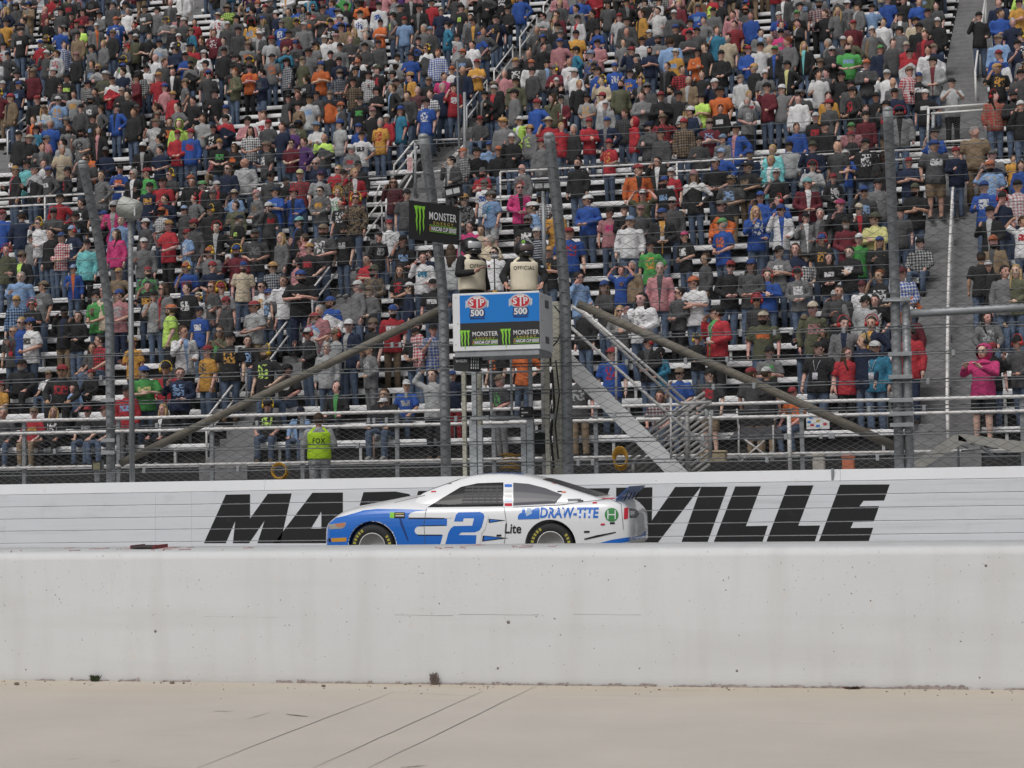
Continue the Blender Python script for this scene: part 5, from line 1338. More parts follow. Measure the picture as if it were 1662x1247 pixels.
# ------------------------------------------------------------------ who stands where: read off the photograph, tile by tile
# head x,y in the tile; pose; garment and colours; cap colour or hair; then legs _, ear muffs !, shades ~, beard @, badge ^, child %, large *
TILES = [
(0, 592, 6, """205,30 d Lk k _k * @;20,215 d Ty r %;470,130 d Tw q %;600,35 d Lk/r r _k *;700,235 d Ts D _k %;868,120 d Hk r _k %;15,525 d Ld G;340,515 d Tr/y q _q;510,530 d Lk/w Y+ _k;840,470 d Tk/l r ~;1035,500 d Tk m;
1235,275 s Lr/s k _g;1432,75 x Te/j b ~ *;1590,545 d Jk/w Y+ _k;1628,45 d Jr/k k !y"""),
(277, 592, 6, """80,90 w Ln/s B _k *;1150,55 d Tk/w k *;945,400 d Tk/i k !y ~;1252,465 d Js/k n %;1620,255 d Jk/e L _k !k"""),
(554, 592, 6, """400,400 d Jk/b w ~ _lS;412,262 d Jk/k B+;635,245 d Tb/l w;908,105 u Ll D _k;1560,175 f Td/e q _g;1105,110 s Tn b _r %;1500,-150 s Tk/o D;1740,-150 s To k"""),
(831, 592, 6, """660,120 s Td/l D _q;1440,385 d Pm/l B+;1640,95 w Tb q ~"""),
(1108, 592, 6, """262,135 s Td/r k _qS;1115,330 d To/g r;705,318 b Td r _q;815,335 b Tk w _q"""),
(0, 424, 6, """180,155 s Ls G *;400,250 s Tg/l q;725,85 s Jb/o s %;165,395 s Pn/s y;350,430 x Tk/y B !r ~;622,500 s Jk/n k _q D;180,605 s Tb Y ~;308,615 f Tw/d b ~;142,690 s Td L ^r ~;740,555 s Hk D;
955,345 f Te k @;1005,290 s Tz D ~;1180,335 f Tp/l b _n;1160,125 s Tq y;1442,110 s Cg/e r @;1430,255 s Tk/y D;1612,260 s Jg/r B+ ~;1528,345 w Tl k;1655,480 s Ti o _k * @;885,875 d Td B+;1318,800 s Ty/n y;985,770 d Pr/k D"""),
(277, 424, 6, """195,70 w Tb/r o !y;418,60 f Tn r;688,60 s Tz b @;1010,65 s Pn/l y# ~;1235,20 f Tp D @ _g;430,240 s Td R+ ~;522,275 s Tl r !y;160,270 s Hk/w D;290,375 s Lw B !y %;290,505 s Tb/w n;882,255 s Lw/y D ~;958,330 s Td/s b @;
1112,265 s Tw B;1258,220 x Tk b @ _n *;548,410 s Ld r @;815,450 f Tl r _q *;1552,405 s Kw/b b @;160,690 w Jw/s B _k;455,690 p Tv/e B+ ~;580,830 s Tk/y k;750,780 d Hk/s D;345,885 s Ty/d r;1345,710 w Jk/d w !r ~;
1412,560 s Kw/s r @;1602,720 s Ll q !r;1520,855 s Ll G;92,990 d Td D ~;905,955 s Tk/i q !y @;1425,475 s Tp G"""),
(554, 424, 6, """308,100 f Cq/d v# ~ @;580,100 f Tk/r B+ !k;160,250 s Hg w;300,310 f Hg q;640,265 s Ln w ~;895,235 s Tk/w k @;490,495 s Tr/w b _q @;85,635 s Jn w;288,625 s Tk q @;760,640 s Pr/w B;718,705 f Tk k;908,675 w Pb/l k;298,860 s Lg/l n _g"""),
(831, 424, 6, """678,165 s Ls D ~;920,255 x Ld b B+;1052,85 u Tb B %;1170,65 s Lq G @;1428,70 s Jp/d G;1260,355 w Lw/l D+ *;1600,310 f Ld D _k ~;1050,505 x Hg/l Y+ ~;720,490 s Lk D;962,910 s Tb/r r;1330,805 f Jk/d k !r ~;1462,895 f Lt k %h"""),
(1108, 424, 6, """140,215 x Tw o;425,60 f Lk r ~;640,50 f Hd b D+;830,145 x Lb B+ !r;1140,130 f Hg/w k !r;325,505 s Jr/e k _k ^w *;738,390 s Pd/k r !r ~;780,555 s Tv/o z @ *;1170,590 s Jn/k q;1255,455 s Lv/p z Y;1525,345 s Hg w;1480,300 s Ld D;
1580,600 s Jg/n D !r;1370,690 w Tk D %;152,780 f Hk k !y %;830,895 x Tg/e k;1290,855 s Tk k ^w *;1580,930 s Tr B+ _k"""),
(1385, 424, 6, """250,150 s Tk/w R !k;90,265 s Lw m;528,110 s Pb/w m;495,270 s Lo D %;95,400 s Ll k ~;190,390 s Tk/w D;172,595 s Jn/y B !r;105,760 s Ln Y !k;212,850 s Lt w ^w *;540,745 s Lr k _n !k;535,590 s Lm w;1230,45 b Tk/w k;1345,55 s Hk w;1480,105 s Hg D;
1590,100 s Lv Y+;1540,310 d Tk w;1320,590 d Lg/l D+;1352,880 s Tk/w r @;1240,965 p Hh hoodup _kS *;1640,800 w Ld k !r"""),
(0, 260, 6, """18,540 s Tb r;222,555 b Ln k *;560,380 s Lr k;380,620 s Lw B !y ~;492,720 s Lk D;310,770 s Tg k !r %;722,560 s Tk/s k *;592,760 f Pr/w b;740,690 s Tn/w s !r;838,830 s La k _k;215,940 s Jk/i q ~;50,880 s Lv B !r;822,420 s Tk/w D;
1142,720 s Hh B+ _g;1172,590 s Ls D;1402,620 s Hd w ~;1400,815 s Hg w;1562,510 s Pw/g o D;1640,645 w Tr y _k;1625,385 s Hn/o D;1450,270 s Ln/y k;1122,460 s Jh w ~;140,105 s Jk/r y ^w;330,90 s Kk/l k ^w;490,115 s Hd/w b;
650,120 s Lk/r k;275,55 s La k;450,45 s Lw B;1000,150 s Lg B;1142,95 x Tb/o k;1330,140 s Jk/w G ~;1430,130 s Te r;1582,220 s Tr k;990,545 s Lk b;880,-35 x To k ~"""),
(277, 260, 6, """220,220 s Lk D;340,255 s Jk/r e;452,255 s Jk/r w;560,90 s Ln B+ ~;738,35 s Ll L *;970,165 s Ld k ~;1130,215 s Hk k %;1272,150 s Pr/d j;1440,160 s Tl u;1430,40 s Ln G ~;1610,100 s Lr Y ~;245,375 s Tg D !r;415,340 s Hk g;
640,335 s Ts z#;645,450 s Lv B !k;400,490 s Lk k !y;150,490 s Ld s ~;852,345 f Lg/q p;1020,315 x Tb/s n;1220,320 w Jb/k r;1460,310 f Hg/y D ~;1595,320 s Hw/e Y !y;645,600 s Tk/i n @;208,625 s Ld r @;180,735 f Ts/w r ~;
448,660 s Jk/l D !r;388,905 s Tg o !y ~;655,890 w Lm b !y @;828,730 f Td/g d @;1065,760 s Lg Y+;1232,610 s Jk/b a ~;1305,770 s Tp/k B;1340,865 s Tk/r y;1085,930 s Jk/t B %;1462,690 f Td/w q @ *;1140,790 s Lk B %"""),
(554, 260, 6, """10,430 s Tk/w D !r *;130,435 s Cq/k D !y ~;520,285 s Pm/k B+ ~;635,345 s Td k;480,635 s Tw/l r;350,750 s Tk/l k;598,795 s Tk/s k D+;22,755 s Tk/l k @;270,975 x Tr D;782,960 s Lw/t B !k;850,935 s Tn B %;1080,880 b Ll B+;
1208,390 s Cg/k y ~;1400,245 s Tw/b g @;1470,360 s Ts/t g _lS * ~ ^w;1222,655 s Lh D;1370,690 s Lz B;1445,790 s Tz G *;1498,905 s Lw D ~;40,150 s Cq/k k;110,130 s Jr/w Y;190,60 s Lk k"""),
(831, 260, 6, """80,275 f Jh/k R _k ~;218,465 s Ls w *;140,590 s Tk/w g @ ~;272,715 s Xn/l w;370,900 x Tk/y y;430,500 s Ly D;555,720 s Tb/r r *;740,400 f Lb w *;948,520 s Tp/h k;1130,605 s Lw s *;1100,490 s Lk k;1245,495 f Ld p;1280,345 u Tv w !r;
1450,535 f Jk/y b ^w @;1540,420 s Ld w ~;1340,845 s Te/y k;1210,100 s Jo/k r *;1510,215 s Tk/s b @;1560,130 s Tr/w w;130,90 s Lg/r L ^r ~;640,35 s Lk D @;1410,20 s Jk/w D"""),
(1108, 260, 6, """132,150 s Kk/w p B+;440,205 f Td/s q _q *;335,35 f Tk w;632,75 f Tk/q k _q *;900,140 w Tk w;880,10 s Ja/w Y;1242,65 x Ll k !r;1200,235 f Jm/w a;1472,195 f Hk/w r;388,450 s Ko/k g ~ *;400,625 f Tb/o e;770,360 s Lb b;
710,510 w Hb/w Y+;960,400 s Lb/w B !r;950,495 s Jw/b b ~;1222,565 w Jg/w k;1338,530 s Jd/g G;1530,450 w Lk h;1600,620 f Lm k @;1340,785 s Tk/y b !r;932,900 x Tg/w k ~;1100,870 s Ln B+;1170,960 f Pw/k k#;1442,960 f Hk/w D+;1640,900 x Hk/w D @;
40,745 f Tk/w h;212,970 s Ld B !k"""),
(1385, 260, 6, """100,310 s Ld/s b ~;62,485 w Jk/r z ~;200,580 x Lj v#;55,775 s Te w;255,815 s Lk b Y+;600,280 x Tk v @;460,515 s Td k;650,815 d Pk/l k;1330,65 s Ts/l o @ *;1275,265 s Lb/w b ^w;1450,370 s Tn k !r;1600,255 s Pp/w k;1330,505 w Jk/l k;
1362,800 s Jq/d o @;1650,610 u Tw/r B;240,240 s Hg k;540,30 x Tn r ^w;790,-70 s Td/w b _qS *;1000,-10 s Ln r;1182,-205 s Tq G _q *;1630,60 s Lb B+;1555,-10 s Ty B %"""),
]
UPPER = [
(0, 0, 3.957, """40,150 s Ty k;150,140 w Lg D;290,65 s Lm L;300,140 s Lk B;390,75 s Ld k;460,105 s Tk/r k;390,195 s Tb B;528,190 s Ti k;620,205 s Jg/o w;640,100 s Lg k;745,165 s Tb/w o;725,250 s Lk q;820,105 s Lw G;862,165 p Lk D !r;930,90 s Td/w k;1010,70 s Lg k;1095,20 s Jd/g L;1115,190 s Hk w;1180,140 s Ld w;1230,205 s Jt/k q;1250,145 s Tr D;1375,215 s Tm/w D;1295,265 s Lk B;1400,105 s Tw/r z#;1460,165 s Ld w;1530,200 s Hd k;1590,295 s Tg/o q;1440,335 s Lk k;1520,125 s Ld k;1310,350 s Lw w;1190,365 x Tb k;1320,415 f Cq/d k;1110,465 s Jk/w B;1000,375 s Lw L;1060,405 s Td B;940,445 s Tw k;1190,535 s Tg q;1510,465 f Lv/q R;1380,605 s Hk k;1450,705 w Tw b;1590,780 x Hp k;1370,830 f Tk/w k;1300,765 w Ll B;1150,800 s Hi hoodup;1140,868 f Lr r;1225,860 s Lb/r r;1020,895 w Hg D;1090,785 s Hk/o D;1110,615 s Lr y;1060,565 s Tp b;1020,495 s Tr y;880,505 s Lm k;720,520 f Kr/w k;790,465 s Tn D;610,595 s Lk D;475,610 s Tl/y D;345,495 s Lk w;430,505 s Lk/i k;240,645 s Lk r;120,550 s Tn/s b;210,470 s Lm q;110,485 s Lk k;70,665 s Jq/k r;215,775 s Jm/o B;325,800 s Tb G;440,830 s Lg R @;520,700 s Ld k;595,765 s Tk/s k;630,840 s Jk/p B+;650,705 s Jd/g B;750,700 s Jb/k k;860,725 s Hk B;820,615 s Lk D;1000,690 s Hk B;1010,745 s Lk q;1140,690 s Tg D;1240,650 s Tk D;1410,925 f Tk/e y;1505,950 f Lk/o B+ ~;1610,845 f Pw/k D+;120,875 s Lk k;190,895 s Tk z#;270,945 s Jd/g D;400,965 s Tz G;590,345 s Lg k;665,315 s Lg Y;490,395 s Lk p;365,380 s Hl/r B;300,350 s Ld w;260,285 s Tr b;135,205 s Tk/w k;25,300 s Tl/r k;500,230 s Lq k;410,290 s Pb/w B"""),
(400, 0, 3.957, """40,75 s Td D;120,55 s Td r;190,95 s Tn w;270,80 s Lv D;400,105 s Td/o k;490,65 x Td k;550,25 s Lb B;640,45 s Lk k;600,120 s Tb w;730,95 w Tw/b k;850,40 s Lw/b k;990,55 s Lk k;1110,55 s Jk/g k;860,150 x To k;940,105 s Tg/i k;1015,135 s Ts r;1190,20 s Tr k;1250,75 s Tn z;1180,200 s Ld s;1290,165 s Lt k;1140,185 s Lg G;1440,115 s Lg B;1380,55 s Tk/i k;1520,205 s Ld B;1500,235 s Tb b;1600,125 s Tk/y k;1355,245 s Hl/r k;1450,290 s Tw D;1230,345 s Pb/w R;1105,265 p Tk/b k;1055,365 s Tb k;970,375 s Tl k;850,285 s Ld k;760,305 s Ld k;720,385 s Lw/r B;600,305 s Lg k;595,395 s Tn k;480,425 x To b;360,395 s Tv q;165,375 s Tg/o k;160,260 s Tl r;270,225 s Lm k;400,340 s Tg k;370,170 s Lg w;610,180 s Lq k;690,210 s Jv/k Y+;500,255 s Lw w;575,245 s Tw p;540,355 s Tk k;785,485 s Pg/w k;685,530 s Pq/k k;840,450 s Tk/r v;700,460 s Lk k;1050,495 s Jy/k y;1170,525 s Lk q;1270,495 f Th B;1320,455 s Tw o;1480,445 x Ty r;1390,490 s Jn/k L;1100,585 s Pm/d G;1180,645 s Pw/n B;1260,600 s Tn G;1330,600 s Tr/w k;1590,580 s Jk/r w;1530,615 s Jk/g k;960,535 s Hg k;940,570 s Jk/s B;990,715 s Tt b B+;1155,700 s Tb/w k;860,790 s Ty/r G @;740,875 s Tw/k k;730,650 s Tk/e k;600,800 s Tl b;450,815 x Lw s;535,615 s Ko/k q;405,640 s Tl/s k;335,685 f Lq k;270,635 s Hd k;330,615 s Tk B;450,615 s Ld k;110,745 s Hw/r B;140,800 f Hd r;230,820 s Tn B;300,835 s Tu k;370,915 s Lu B;290,925 f Tm D ~;500,890 s Kd/i L;130,945 s Td/w q;455,1040 s Tn L;720,825 s Lb b;810,725 s Tk p;900,765 s Lr w;1500,780 d Ld r;1560,940 d Ls b;1620,970 d Lk o;1480,980 d Lk k;1640,785 s Hd y"""),
(800, 0, 3.777, """20,120 s Tn/y k;90,95 s Hk k;170,15 s Lb k;270,185 s Td G;410,25 s Ld Y;390,95 s Lm B;520,120 s Jw/r k;510,55 s Lg D;610,85 s Lk D;705,30 s Td k;640,190 s Tb k;510,215 s Ty k;395,170 s Lk k;410,265 s Hp b;510,315 s Lt k;640,270 s Tp k;820,135 s Hd k;820,200 s Hd L;775,110 s Tl r;910,85 s Jy/k B;1010,70 s Tw D;1110,90 s Hd w;820,20 s Jk/g k;930,20 s Hk k;1120,180 s Lk b;1140,30 s Lm Y;1210,145 s Tr/w k;1250,195 s Td k;1370,190 w Tt B;1290,130 s Lg B;1350,75 s Lg k;1400,15 s Tk r;1470,95 s Lp D;1580,100 s Lb B;1440,235 s Tz D @;1480,155 s Pr/k D;1565,310 f Lb r;1600,420 s Lk y;1640,290 s Lw k;1400,340 f Lk k;1255,325 x Lo k;1300,295 s Tk B;1160,430 s Pr/k B;1280,460 s Lk B;1090,265 b Ls B *;1068,410 s Jk/d B;960,210 s Ln w;800,265 s Tg D;850,315 s Ln r;915,255 s Lw k;880,360 s Tk/w k;748,415 s Tb/w b;840,455 s Tb/y k;600,340 s Cq/b s;470,385 s Hw L;500,450 s Lw w;640,440 s Lb k;330,395 s Jg/s k;240,440 s Hd k;235,395 s Lw o;140,385 s Lk/w y;310,290 s Lk D;220,335 s Lk L;70,455 s Lp G;130,580 s Lg k;140,505 s Lv k;270,640 s Lb r;365,605 s Lv B+;418,615 s Jm/l k;390,505 s Lk w;530,520 s Lk Y;575,605 f Tl/y k;670,500 s Lz B !y;670,595 s Tw r;690,645 s Jl/g w;785,520 s Hv B @;905,500 s Jk/g B !y;915,590 x Hg B;1030,595 x Lk r;1140,590 s Lk k;1200,500 s Jq/l G;1360,515 s Jn/k w;1392,565 s To k *;1280,605 x Ti k;1212,685 s Jn/k w;1395,670 s Hk/w D;1570,585 p Lw/r Y;1518,490 s Lw q;1170,760 s Pq/k r;700,750 s Jn/g b;590,755 x Lr r;420,780 s Lr Y;495,795 s Lk G;865,750 s Hr hoodup;810,700 s Pk/d B;1030,825 s Ld k;1265,865 s Ld k;1490,795 s Jb/p k;1410,855 s Lg s;1400,945 s Lb s;1575,950 s Ln b;712,885 s Tr/y r;340,750 s Tr z#;65,755 s Hg y;165,745 s Ji/w w;225,795 s Lg/i y;115,850 s Lk w;300,880 s Lg r"""),
(1240, 0, 3.938, """95,105 s Tb/w w;210,95 s Tk/y e;230,45 s Lg k;390,90 w Lk B;470,75 s Hg Y+;600,45 s Jg/l k;690,55 s Ts k;790,5 s Tb k;890,5 s Tk B;990,15 s Tb D;1100,40 s Td D;1045,85 s Td k;870,110 s Jg/w k;765,145 s Lw B;970,140 s Lz k;990,180 s Lk k;1110,180 s Lk w;1030,225 s Jm/r B;865,200 s Tg k;690,200 s Lg w;570,160 s Hm r;700,225 s Lq B;550,260 s Hv L;505,265 s Ld w;408,280 s Jd/g G;255,295 s Jk/a Y+;150,270 s Lg R;70,325 s Jk/b e;150,420 s Jk/j k;350,480 s Tw D;400,470 s Td D;495,490 s Hk k;555,545 s Ld k;655,415 x Ld o;745,320 s Ln e;755,390 s Tk/w D !y %;825,280 s Hd B;930,345 s Kw/r k;1085,350 s Kw/n q;910,300 s Lr z;1050,325 s Lw D;930,460 s Pr/w q;990,495 s Hk/w b;1080,435 f Jl/m k;785,480 s Hw w;825,530 s Hg L;835,600 w Ln k;568,590 f Hk/r k;410,620 s Ly D;415,670 s Td r;115,575 s Tg w;220,635 s Lw D;20,565 s Lm k;330,755 s Tk/r w;650,700 s Jk/r B;715,625 s Lk k;1030,605 s Tk/w w;1200,575 p Tl k _k;1375,145 s Lk k;1490,440 s Tk/y y _d *;1510,395 s Lw D;1500,355 s Lb r;1500,20 s Ln B;1590,145 s Tn G;1630,25 x Ty k;1620,290 w Tn k;1640,480 s Td k;208,820 s Lb B;310,940 s Ln v;558,820 s Tp e;390,815 s Lk k;650,745 s Lm k;160,940 s Ll k;55,960 s La Y;470,940 s Td L;520,990 x Tb w;650,920 s Lk/w k;1090,900 s Tb/l k;1640,680 s Lk w"""),
]
REC = re.compile(r'^(-?\d+),(-?\d+) ([sfxwupbd]) ([TLHJPCKX])([a-zJ])(?:/([a-zJ]))? (\S+)(.*)$')
def parse():
    out = []
    for up, tiles in ((False, TILES), (True, UPPER)):
        for (ox, oy, sc, txt) in tiles:
            for rec in txt.replace('\n', '').split(';'):
                rec = rec.strip()
                if not rec: continue
                m_ = REC.match(rec)
                assert m_, rec
                x, y, ps, ga, c1, c2, hd, rest = m_.groups()
                d = dict(px=ox + int(x) / sc, py=oy + int(y) / sc, pose=ps, gar=ga, c=c1, c2=c2, head=hd, up=up, legs='J', short=False, muff=None, shades='~' in rest, beard='@' in rest, badge=None, child='%' in rest, big='*' in rest, dark=False)
                mm = re.search(r'_([a-zJ])(S?)', rest)
                if mm: d['legs'], d['short'] = mm.group(1), mm.group(2) == 'S'
                mm = re.search(r'!([a-z])', rest)
                if mm: d['muff'] = mm.group(1)
                mm = re.search(r'\^([a-z])', rest)
                if mm: d['badge'] = mm.group(1)
                if re.search(r' D(\s|$)', rest): d['dark'] = True
                if 'B+' in rest or 'Y+' in rest or 'D+' in rest: d['longhair'] = re.search(r'([BYD])\+', rest).group(1)
                elif hd.endswith('+'): d['longhair'] = hd[0]
                else: d['longhair'] = None
                out.append(d)
    return out
PEOPLE = parse()
GV = random.Random(77)
for d in PEOPLE:
    d['turn'] = GV.choice((-0.6, 0.0, 0.0, 0.45)) if d['head'] != 'hoodup' else 0.0
    d['vpose'] = GV.choice('ssscoe') if d['pose'] == 's' else d['pose']
GP = random.Random(21)
def place(d):
    """row, position and stature from where the head is seen"""
    seat = d['pose'] == 'd'
    hh = (1.235 if seat else 1.632); lo, hi = (0.80, 0.94) if d['child'] else (1.00, 1.15)
    best = None
    for k in range(NROW):
        dy = 0.44 if seat else 0.14
        y = Y0 + TR * k + dy
        p = PY(d['px'], d['py'], y)
        zf = Z0 + RI * k
        s = (p.z - zf) / hh
        sc = min(max(s, lo), hi)
        err = abs(p.z - zf - hh * sc) + abs(sc - (lo + hi) / 2) * 0.15
        if best is None or err < best[0]: best = (err, k, p.x, y, zf, sc)
    d['err'], d['row'], d['x'], d['y'], d['z'], d['sc'] = best
    for i in range(3):
        if abs(d['x'] - aisle_x(i, d['row'])) < AISLES[i][1] + .1 and not seat: d['z'] += .165
for d in PEOPLE: place(d)
LAST = {}
# ------------------------------------------------------------------ individuals: the nearest 300; the others make one merged crowd
PEOPLE = [d for d in PEOPLE if -20 < d['px'] < 1690]
low = [d for d in PEOPLE if not d['up']]
upp = sorted([d for d in PEOPLE if d['up']], key=lambda d: d['row'])
N_IND = 296
IND = low[:N_IND]
IND += upp[:max(0, N_IND - len(IND))]
ids = {id(d) for d in IND}
REST = [d for d in PEOPLE if id(d) not in ids]
# spectators between those read off the photograph
def fill():
    by = {}
    for d in PEOPLE: by.setdefault(d['row'], []).append(d['x'])
    out = []
    cw = 'k' * 26 + 'd' * 24 + 'g' * 14 + 'n' * 14 + 'l' * 5 + 'w' * 6 + 'b' * 5 + 'r' * 4 + 'm' * 5 + 's' * 2 + 'v' * 4 + 'q' * 2 + 'p' * 3 + 'h' + 'o' + 'y' + 'e' + 't' * 2 + 'i' + 'u' + 'z'
    for k in range(NROW):
        xs = by.get(k, [])
        prob = 0.0 if k < 13 else (0.10 if k < 18 else (0.28 if k < 28 else 0.46))
        for a, b_ in spans(k):
            x = a + 0.35
            while x < b_ - 0.3:
                px, py, s = proj((x, Y0 + TR * k, Z0 + RI * k + 1.6))
                if -25 < px < 1690 and py > -70 and GP.random() < prob and all(abs(x - q) > 0.44 for q in xs):
                    ga = GP.choice('TTTTLLLHHJJPK')
                    d = dict(px=px, py=py, pose=GP.choice('sssssffxxwd'), turn=GP.choice((-0.6, 0.0, 0.0, 0.45)), vpose=None, gar=ga, c=GP.choice(cw), c2=GP.choice('wlskrykdg') if GP.random() < .65 else None, head=GP.choice('kkkkddnnbrwwwggqqo' + 'BBDDGYBD'), up=True, legs=GP.choice('JJJJkkdq'),
                             short=GP.random() < .07, muff=GP.choice('rkyk') if GP.random() < .22 else None, shades=GP.random() < .35, beard=GP.random() < .2, badge=None, child=GP.random() < .05, big=GP.random() < .12, dark=GP.random() < .05,
                             longhair=GP.choice('BYD') if GP.random() < .16 else None, row=k, x=x, y=Y0 + TR * k + GP.uniform(.1, .2), z=Z0 + RI * k, sc=GP.uniform(1.0, 1.12))
                    if d['child']: d['sc'] *= .8
                    d['vpose'] = GP.choice('ssscoe') if d['pose'] == 's' else d['pose']
                    if d['pose'] == 'd': d['y'] = Y0 + TR * k + .44
                    out.append(d); xs = xs + [x]
                x += GP.uniform(.42, .68)
    return out
FILL = fill()
REST += FILL
GAR = {'T': 't-shirt', 'L': 'long sleeved top', 'H': 'hoodie', 'J': 'open jacket', 'P': 'plaid shirt', 'C': 'camouflage top', 'K': 'two-tone racing jacket', 'X': 'striped shirt'}
def look(d):
    c = PAL[d['c']][0]; ga = GAR[d['gar']]
    if d['gar'] == 'J' and d['c2']: s = f"{c} jacket open over {PAL[d['c2']][0]}"
    elif d['gar'] in 'PX' and d['c2']: s = f"{c} and {PAL[d['c2']][0]} {ga}"
    elif d['gar'] in 'TLHK' and d['c2']: s = f"{c} {ga} with {PAL[d['c2']][0]} print" if d['gar'] != 'K' else f"{c} and {PAL[d['c2']][0]} racing jacket"
    else: s = f"{c} {ga}"
    return s
def headword(d):
    h = d['head']
    if h == 'hoodup': return 'hood up'
    if h.endswith('#'): return PAL[h[0]][0] + ' brimmed hat'
    if h[0].islower(): return PAL[h[0]][0] + ' cap'
    if d['longhair']: return 'long ' + HAIR[d['longhair']][0]
    return HAIR[h[0]][0]
POSEW = {'s': 'standing', 'f': 'hands folded', 'x': 'arms crossed', 'w': 'one hand raised', 'u': 'hands on head', 'p': 'holding both hands up', 'b': 'turned away', 'd': 'seated'}
def face_of(d):
    if d['dark']: return DARKSKIN
    s = GP.choice(SKINS); return tuple(min(1, v * GP.uniform(.92, 1.06)) for v in s)
def yaw_of(d):
    if d['pose'] == 'b': return math.pi + GP.uniform(-.3, .3)
    return max(-1.1, min(.9, GP.gauss(-.15, .38))) * (0.6 if d['pose'] == 'd' else 1)
def pat_of(d):
    """pattern number, second colour"""
    g_, c2 = d['gar'], d['c2']
    col = PAL[c2][1] if c2 else (.3, .3, .3)
    if g_ == 'J': return 2, col
    if g_ == 'P': return 3, col
    if g_ == 'C': return 4, col
    if g_ == 'X': return 5, col
    if g_ == 'K': return 6, col
    if c2: return 1, col
    return 0, col
def jit(c): 
    k = GP.uniform(.82, 1.18); return tuple(min(1, v * k) for v in c)
def hatcol(c):
    l = .2126 * c[0] + .7152 * c[1] + .0722 * c[2]; k = GP.uniform(.70, 1.0)
    return tuple(max(.01, (l + (v - l) * .78) * k) for v in c)
def xform(d):
    w = d['sc'] * (1.18 if d['big'] else GP.uniform(.90, 1.05)); return (w, w * (1.08 if d['big'] else 1.0), d['sc'])
def child_ob(name, me, parent, col, pat=0, gfx=(0, 0, 0), gz=1.25, rnd=0.0):
    o = bpy.data.objects.new(name, me); COL.objects.link(o); o.parent = parent; o.color = (*col, 1)
    if me.materials[0] == CLOTH:
        o['gfx'] = [float(v) for v in gfx]; o['pat'] = float(pat); o['gz'] = float(gz); o['rnd'] = float(rnd)
    return o
def make_person(d, group='spectators in the grandstand', yaw=None, loc=None):
    seat = d['pose'] == 'd'; ps = 's' if d['pose'] == 'b' else d['pose']
    ps = d.get('vpose') or ps; ps = 's' if ps == 'b' else ps; tn = d.get('turn', 0.0)
    root = bpy.data.objects.new('person', BODY[ps, tn]); COL.objects.link(root)
    root.color = (*face_of(d), 1)
    root.location = loc or (d['x'], d['y'], d['z']); root.rotation_euler = (GP.uniform(-.03, .05), GP.gauss(0, .025), yaw_of(d) if yaw is None else yaw); root.scale = xform(d)
    root['category'] = 'person'
    if group: root['group'] = group
    long_ = d['gar'] in 'LHJCK' or (d['gar'] in 'PX' and GP.random() < .5)
    pat, gfx = pat_of(d); rnd = GP.random()
    col = jit(PAL[d['c']][1]); gz = 1.26 - (0.40 if seat else 0)
    child_ob('jacket' if d['gar'] in 'JK' else ('hoodie' if d['gar'] == 'H' else 'shirt'), (LONG if long_ else TEE)[ps], root, col, pat, gfx, gz, rnd)
    child_ob('shorts' if d['short'] else 'trousers', TRS[seat, d['short']], root, jit(PAL[d['legs']][1]), 0, (0, 0, 0), gz, rnd)
    sc_ = GP.choice([(.02, .02, .02), (.25, .25, .25), (.12, .08, .05)])
    for q in TRS['shoe', seat]: child_ob('shoe', q, root, sc_, 0, (0, 0, 0), gz, rnd)
    h = d['head']
    if h == 'hoodup': child_ob('hood', HM['hood_up', seat], root, col, 0, gfx, gz, rnd)
    else:
        if d['gar'] == 'H': child_ob('hood', HM['hood', seat], root, col, 0, gfx, gz, rnd)
        if d['longhair']: child_ob('hair', HM['long', seat], root, HAIR[d['longhair']][1])
        elif h[0] != 'L': child_ob('hair', HM['short', seat], root, HAIR[h[0]][1] if h[0] in 'BDYGR' else HAIR[GP.choice('BBDDG')][1])
        if h[0].islower(): child_ob('hat' if h.endswith('#') else 'cap', HM['brim' if h.endswith('#') else 'cap', seat], root, hatcol(PAL[h[0]][1]), 4 if h[0] == 'q' and GP.random() < .5 else 0, (.25, .2, .14), gz, rnd)
    if d['muff']: child_ob('ear_muffs', HM['muffs', seat], root, {'r': (.42, .03, .03), 'y': (.60, .40, .03), 'k': (.02, .02, .02)}.get(d['muff'], (.02, .02, .02)))
    if d['shades']: child_ob('sunglasses', HM['shades', seat], root, (.015, .015, .018))
    if d['beard']: child_ob('beard', HM['beard', seat], root, HAIR[GP.choice('BDG')][1])
    for q in root.children:
        if q.name.split('.')[0] in ('cap', 'hat', 'hair', 'ear_muffs', 'sunglasses', 'beard') : q.rotation_euler = (0, 0, tn)
    if d['badge']: child_ob('badge', HM['badge', seat], root, PAL[d['badge']][1] if d['badge'] != 'w' else (.5, .5, .55))
    return root
roots = [(d, make_person(d)) for d in IND]

# one label each: first the look, then who stands beside, then where
ZONES = [(178, 'left of the leftmost fence post'), (345, 'by the pale drum'), (520, 'above the front left rail'), (722, 'left of the flag stand'), (920, 'behind the flag stand'), (1110, 'right of the flag stand'), (1290, 'above the folding chair'), (1455, 'left of the twin posts'), (1540, 'by the right stairs'), (9999, 'beyond the right stairs')]
def zone(d): return next(t for x, t in ZONES if d['px'] < x)
def band(d): return ['front rows', 'lower rows', 'middle rows', 'rows under the cross rail', 'rows above the cross rail'][min(4, 0 if d['row'] < 3 else 1 if d['row'] < 7 else 2 if d['row'] < 12 else 3 if d['row'] < 17 else 4)]
def words_n(s): return len(re.findall(r"[A-Za-z0-9][A-Za-z0-9'-]*", s))
ALLP = PEOPLE + FILL
def neighbour(d):
    best = None
    for q in PEOPLE:
        if q is d: continue
        dx, dy = q['px'] - d['px'], q['py'] - d['py']
        dist = abs(dx) + abs(dy) * 1.3
        if best is None or dist < best[0]: best = (dist, q, dx, dy)
    return best
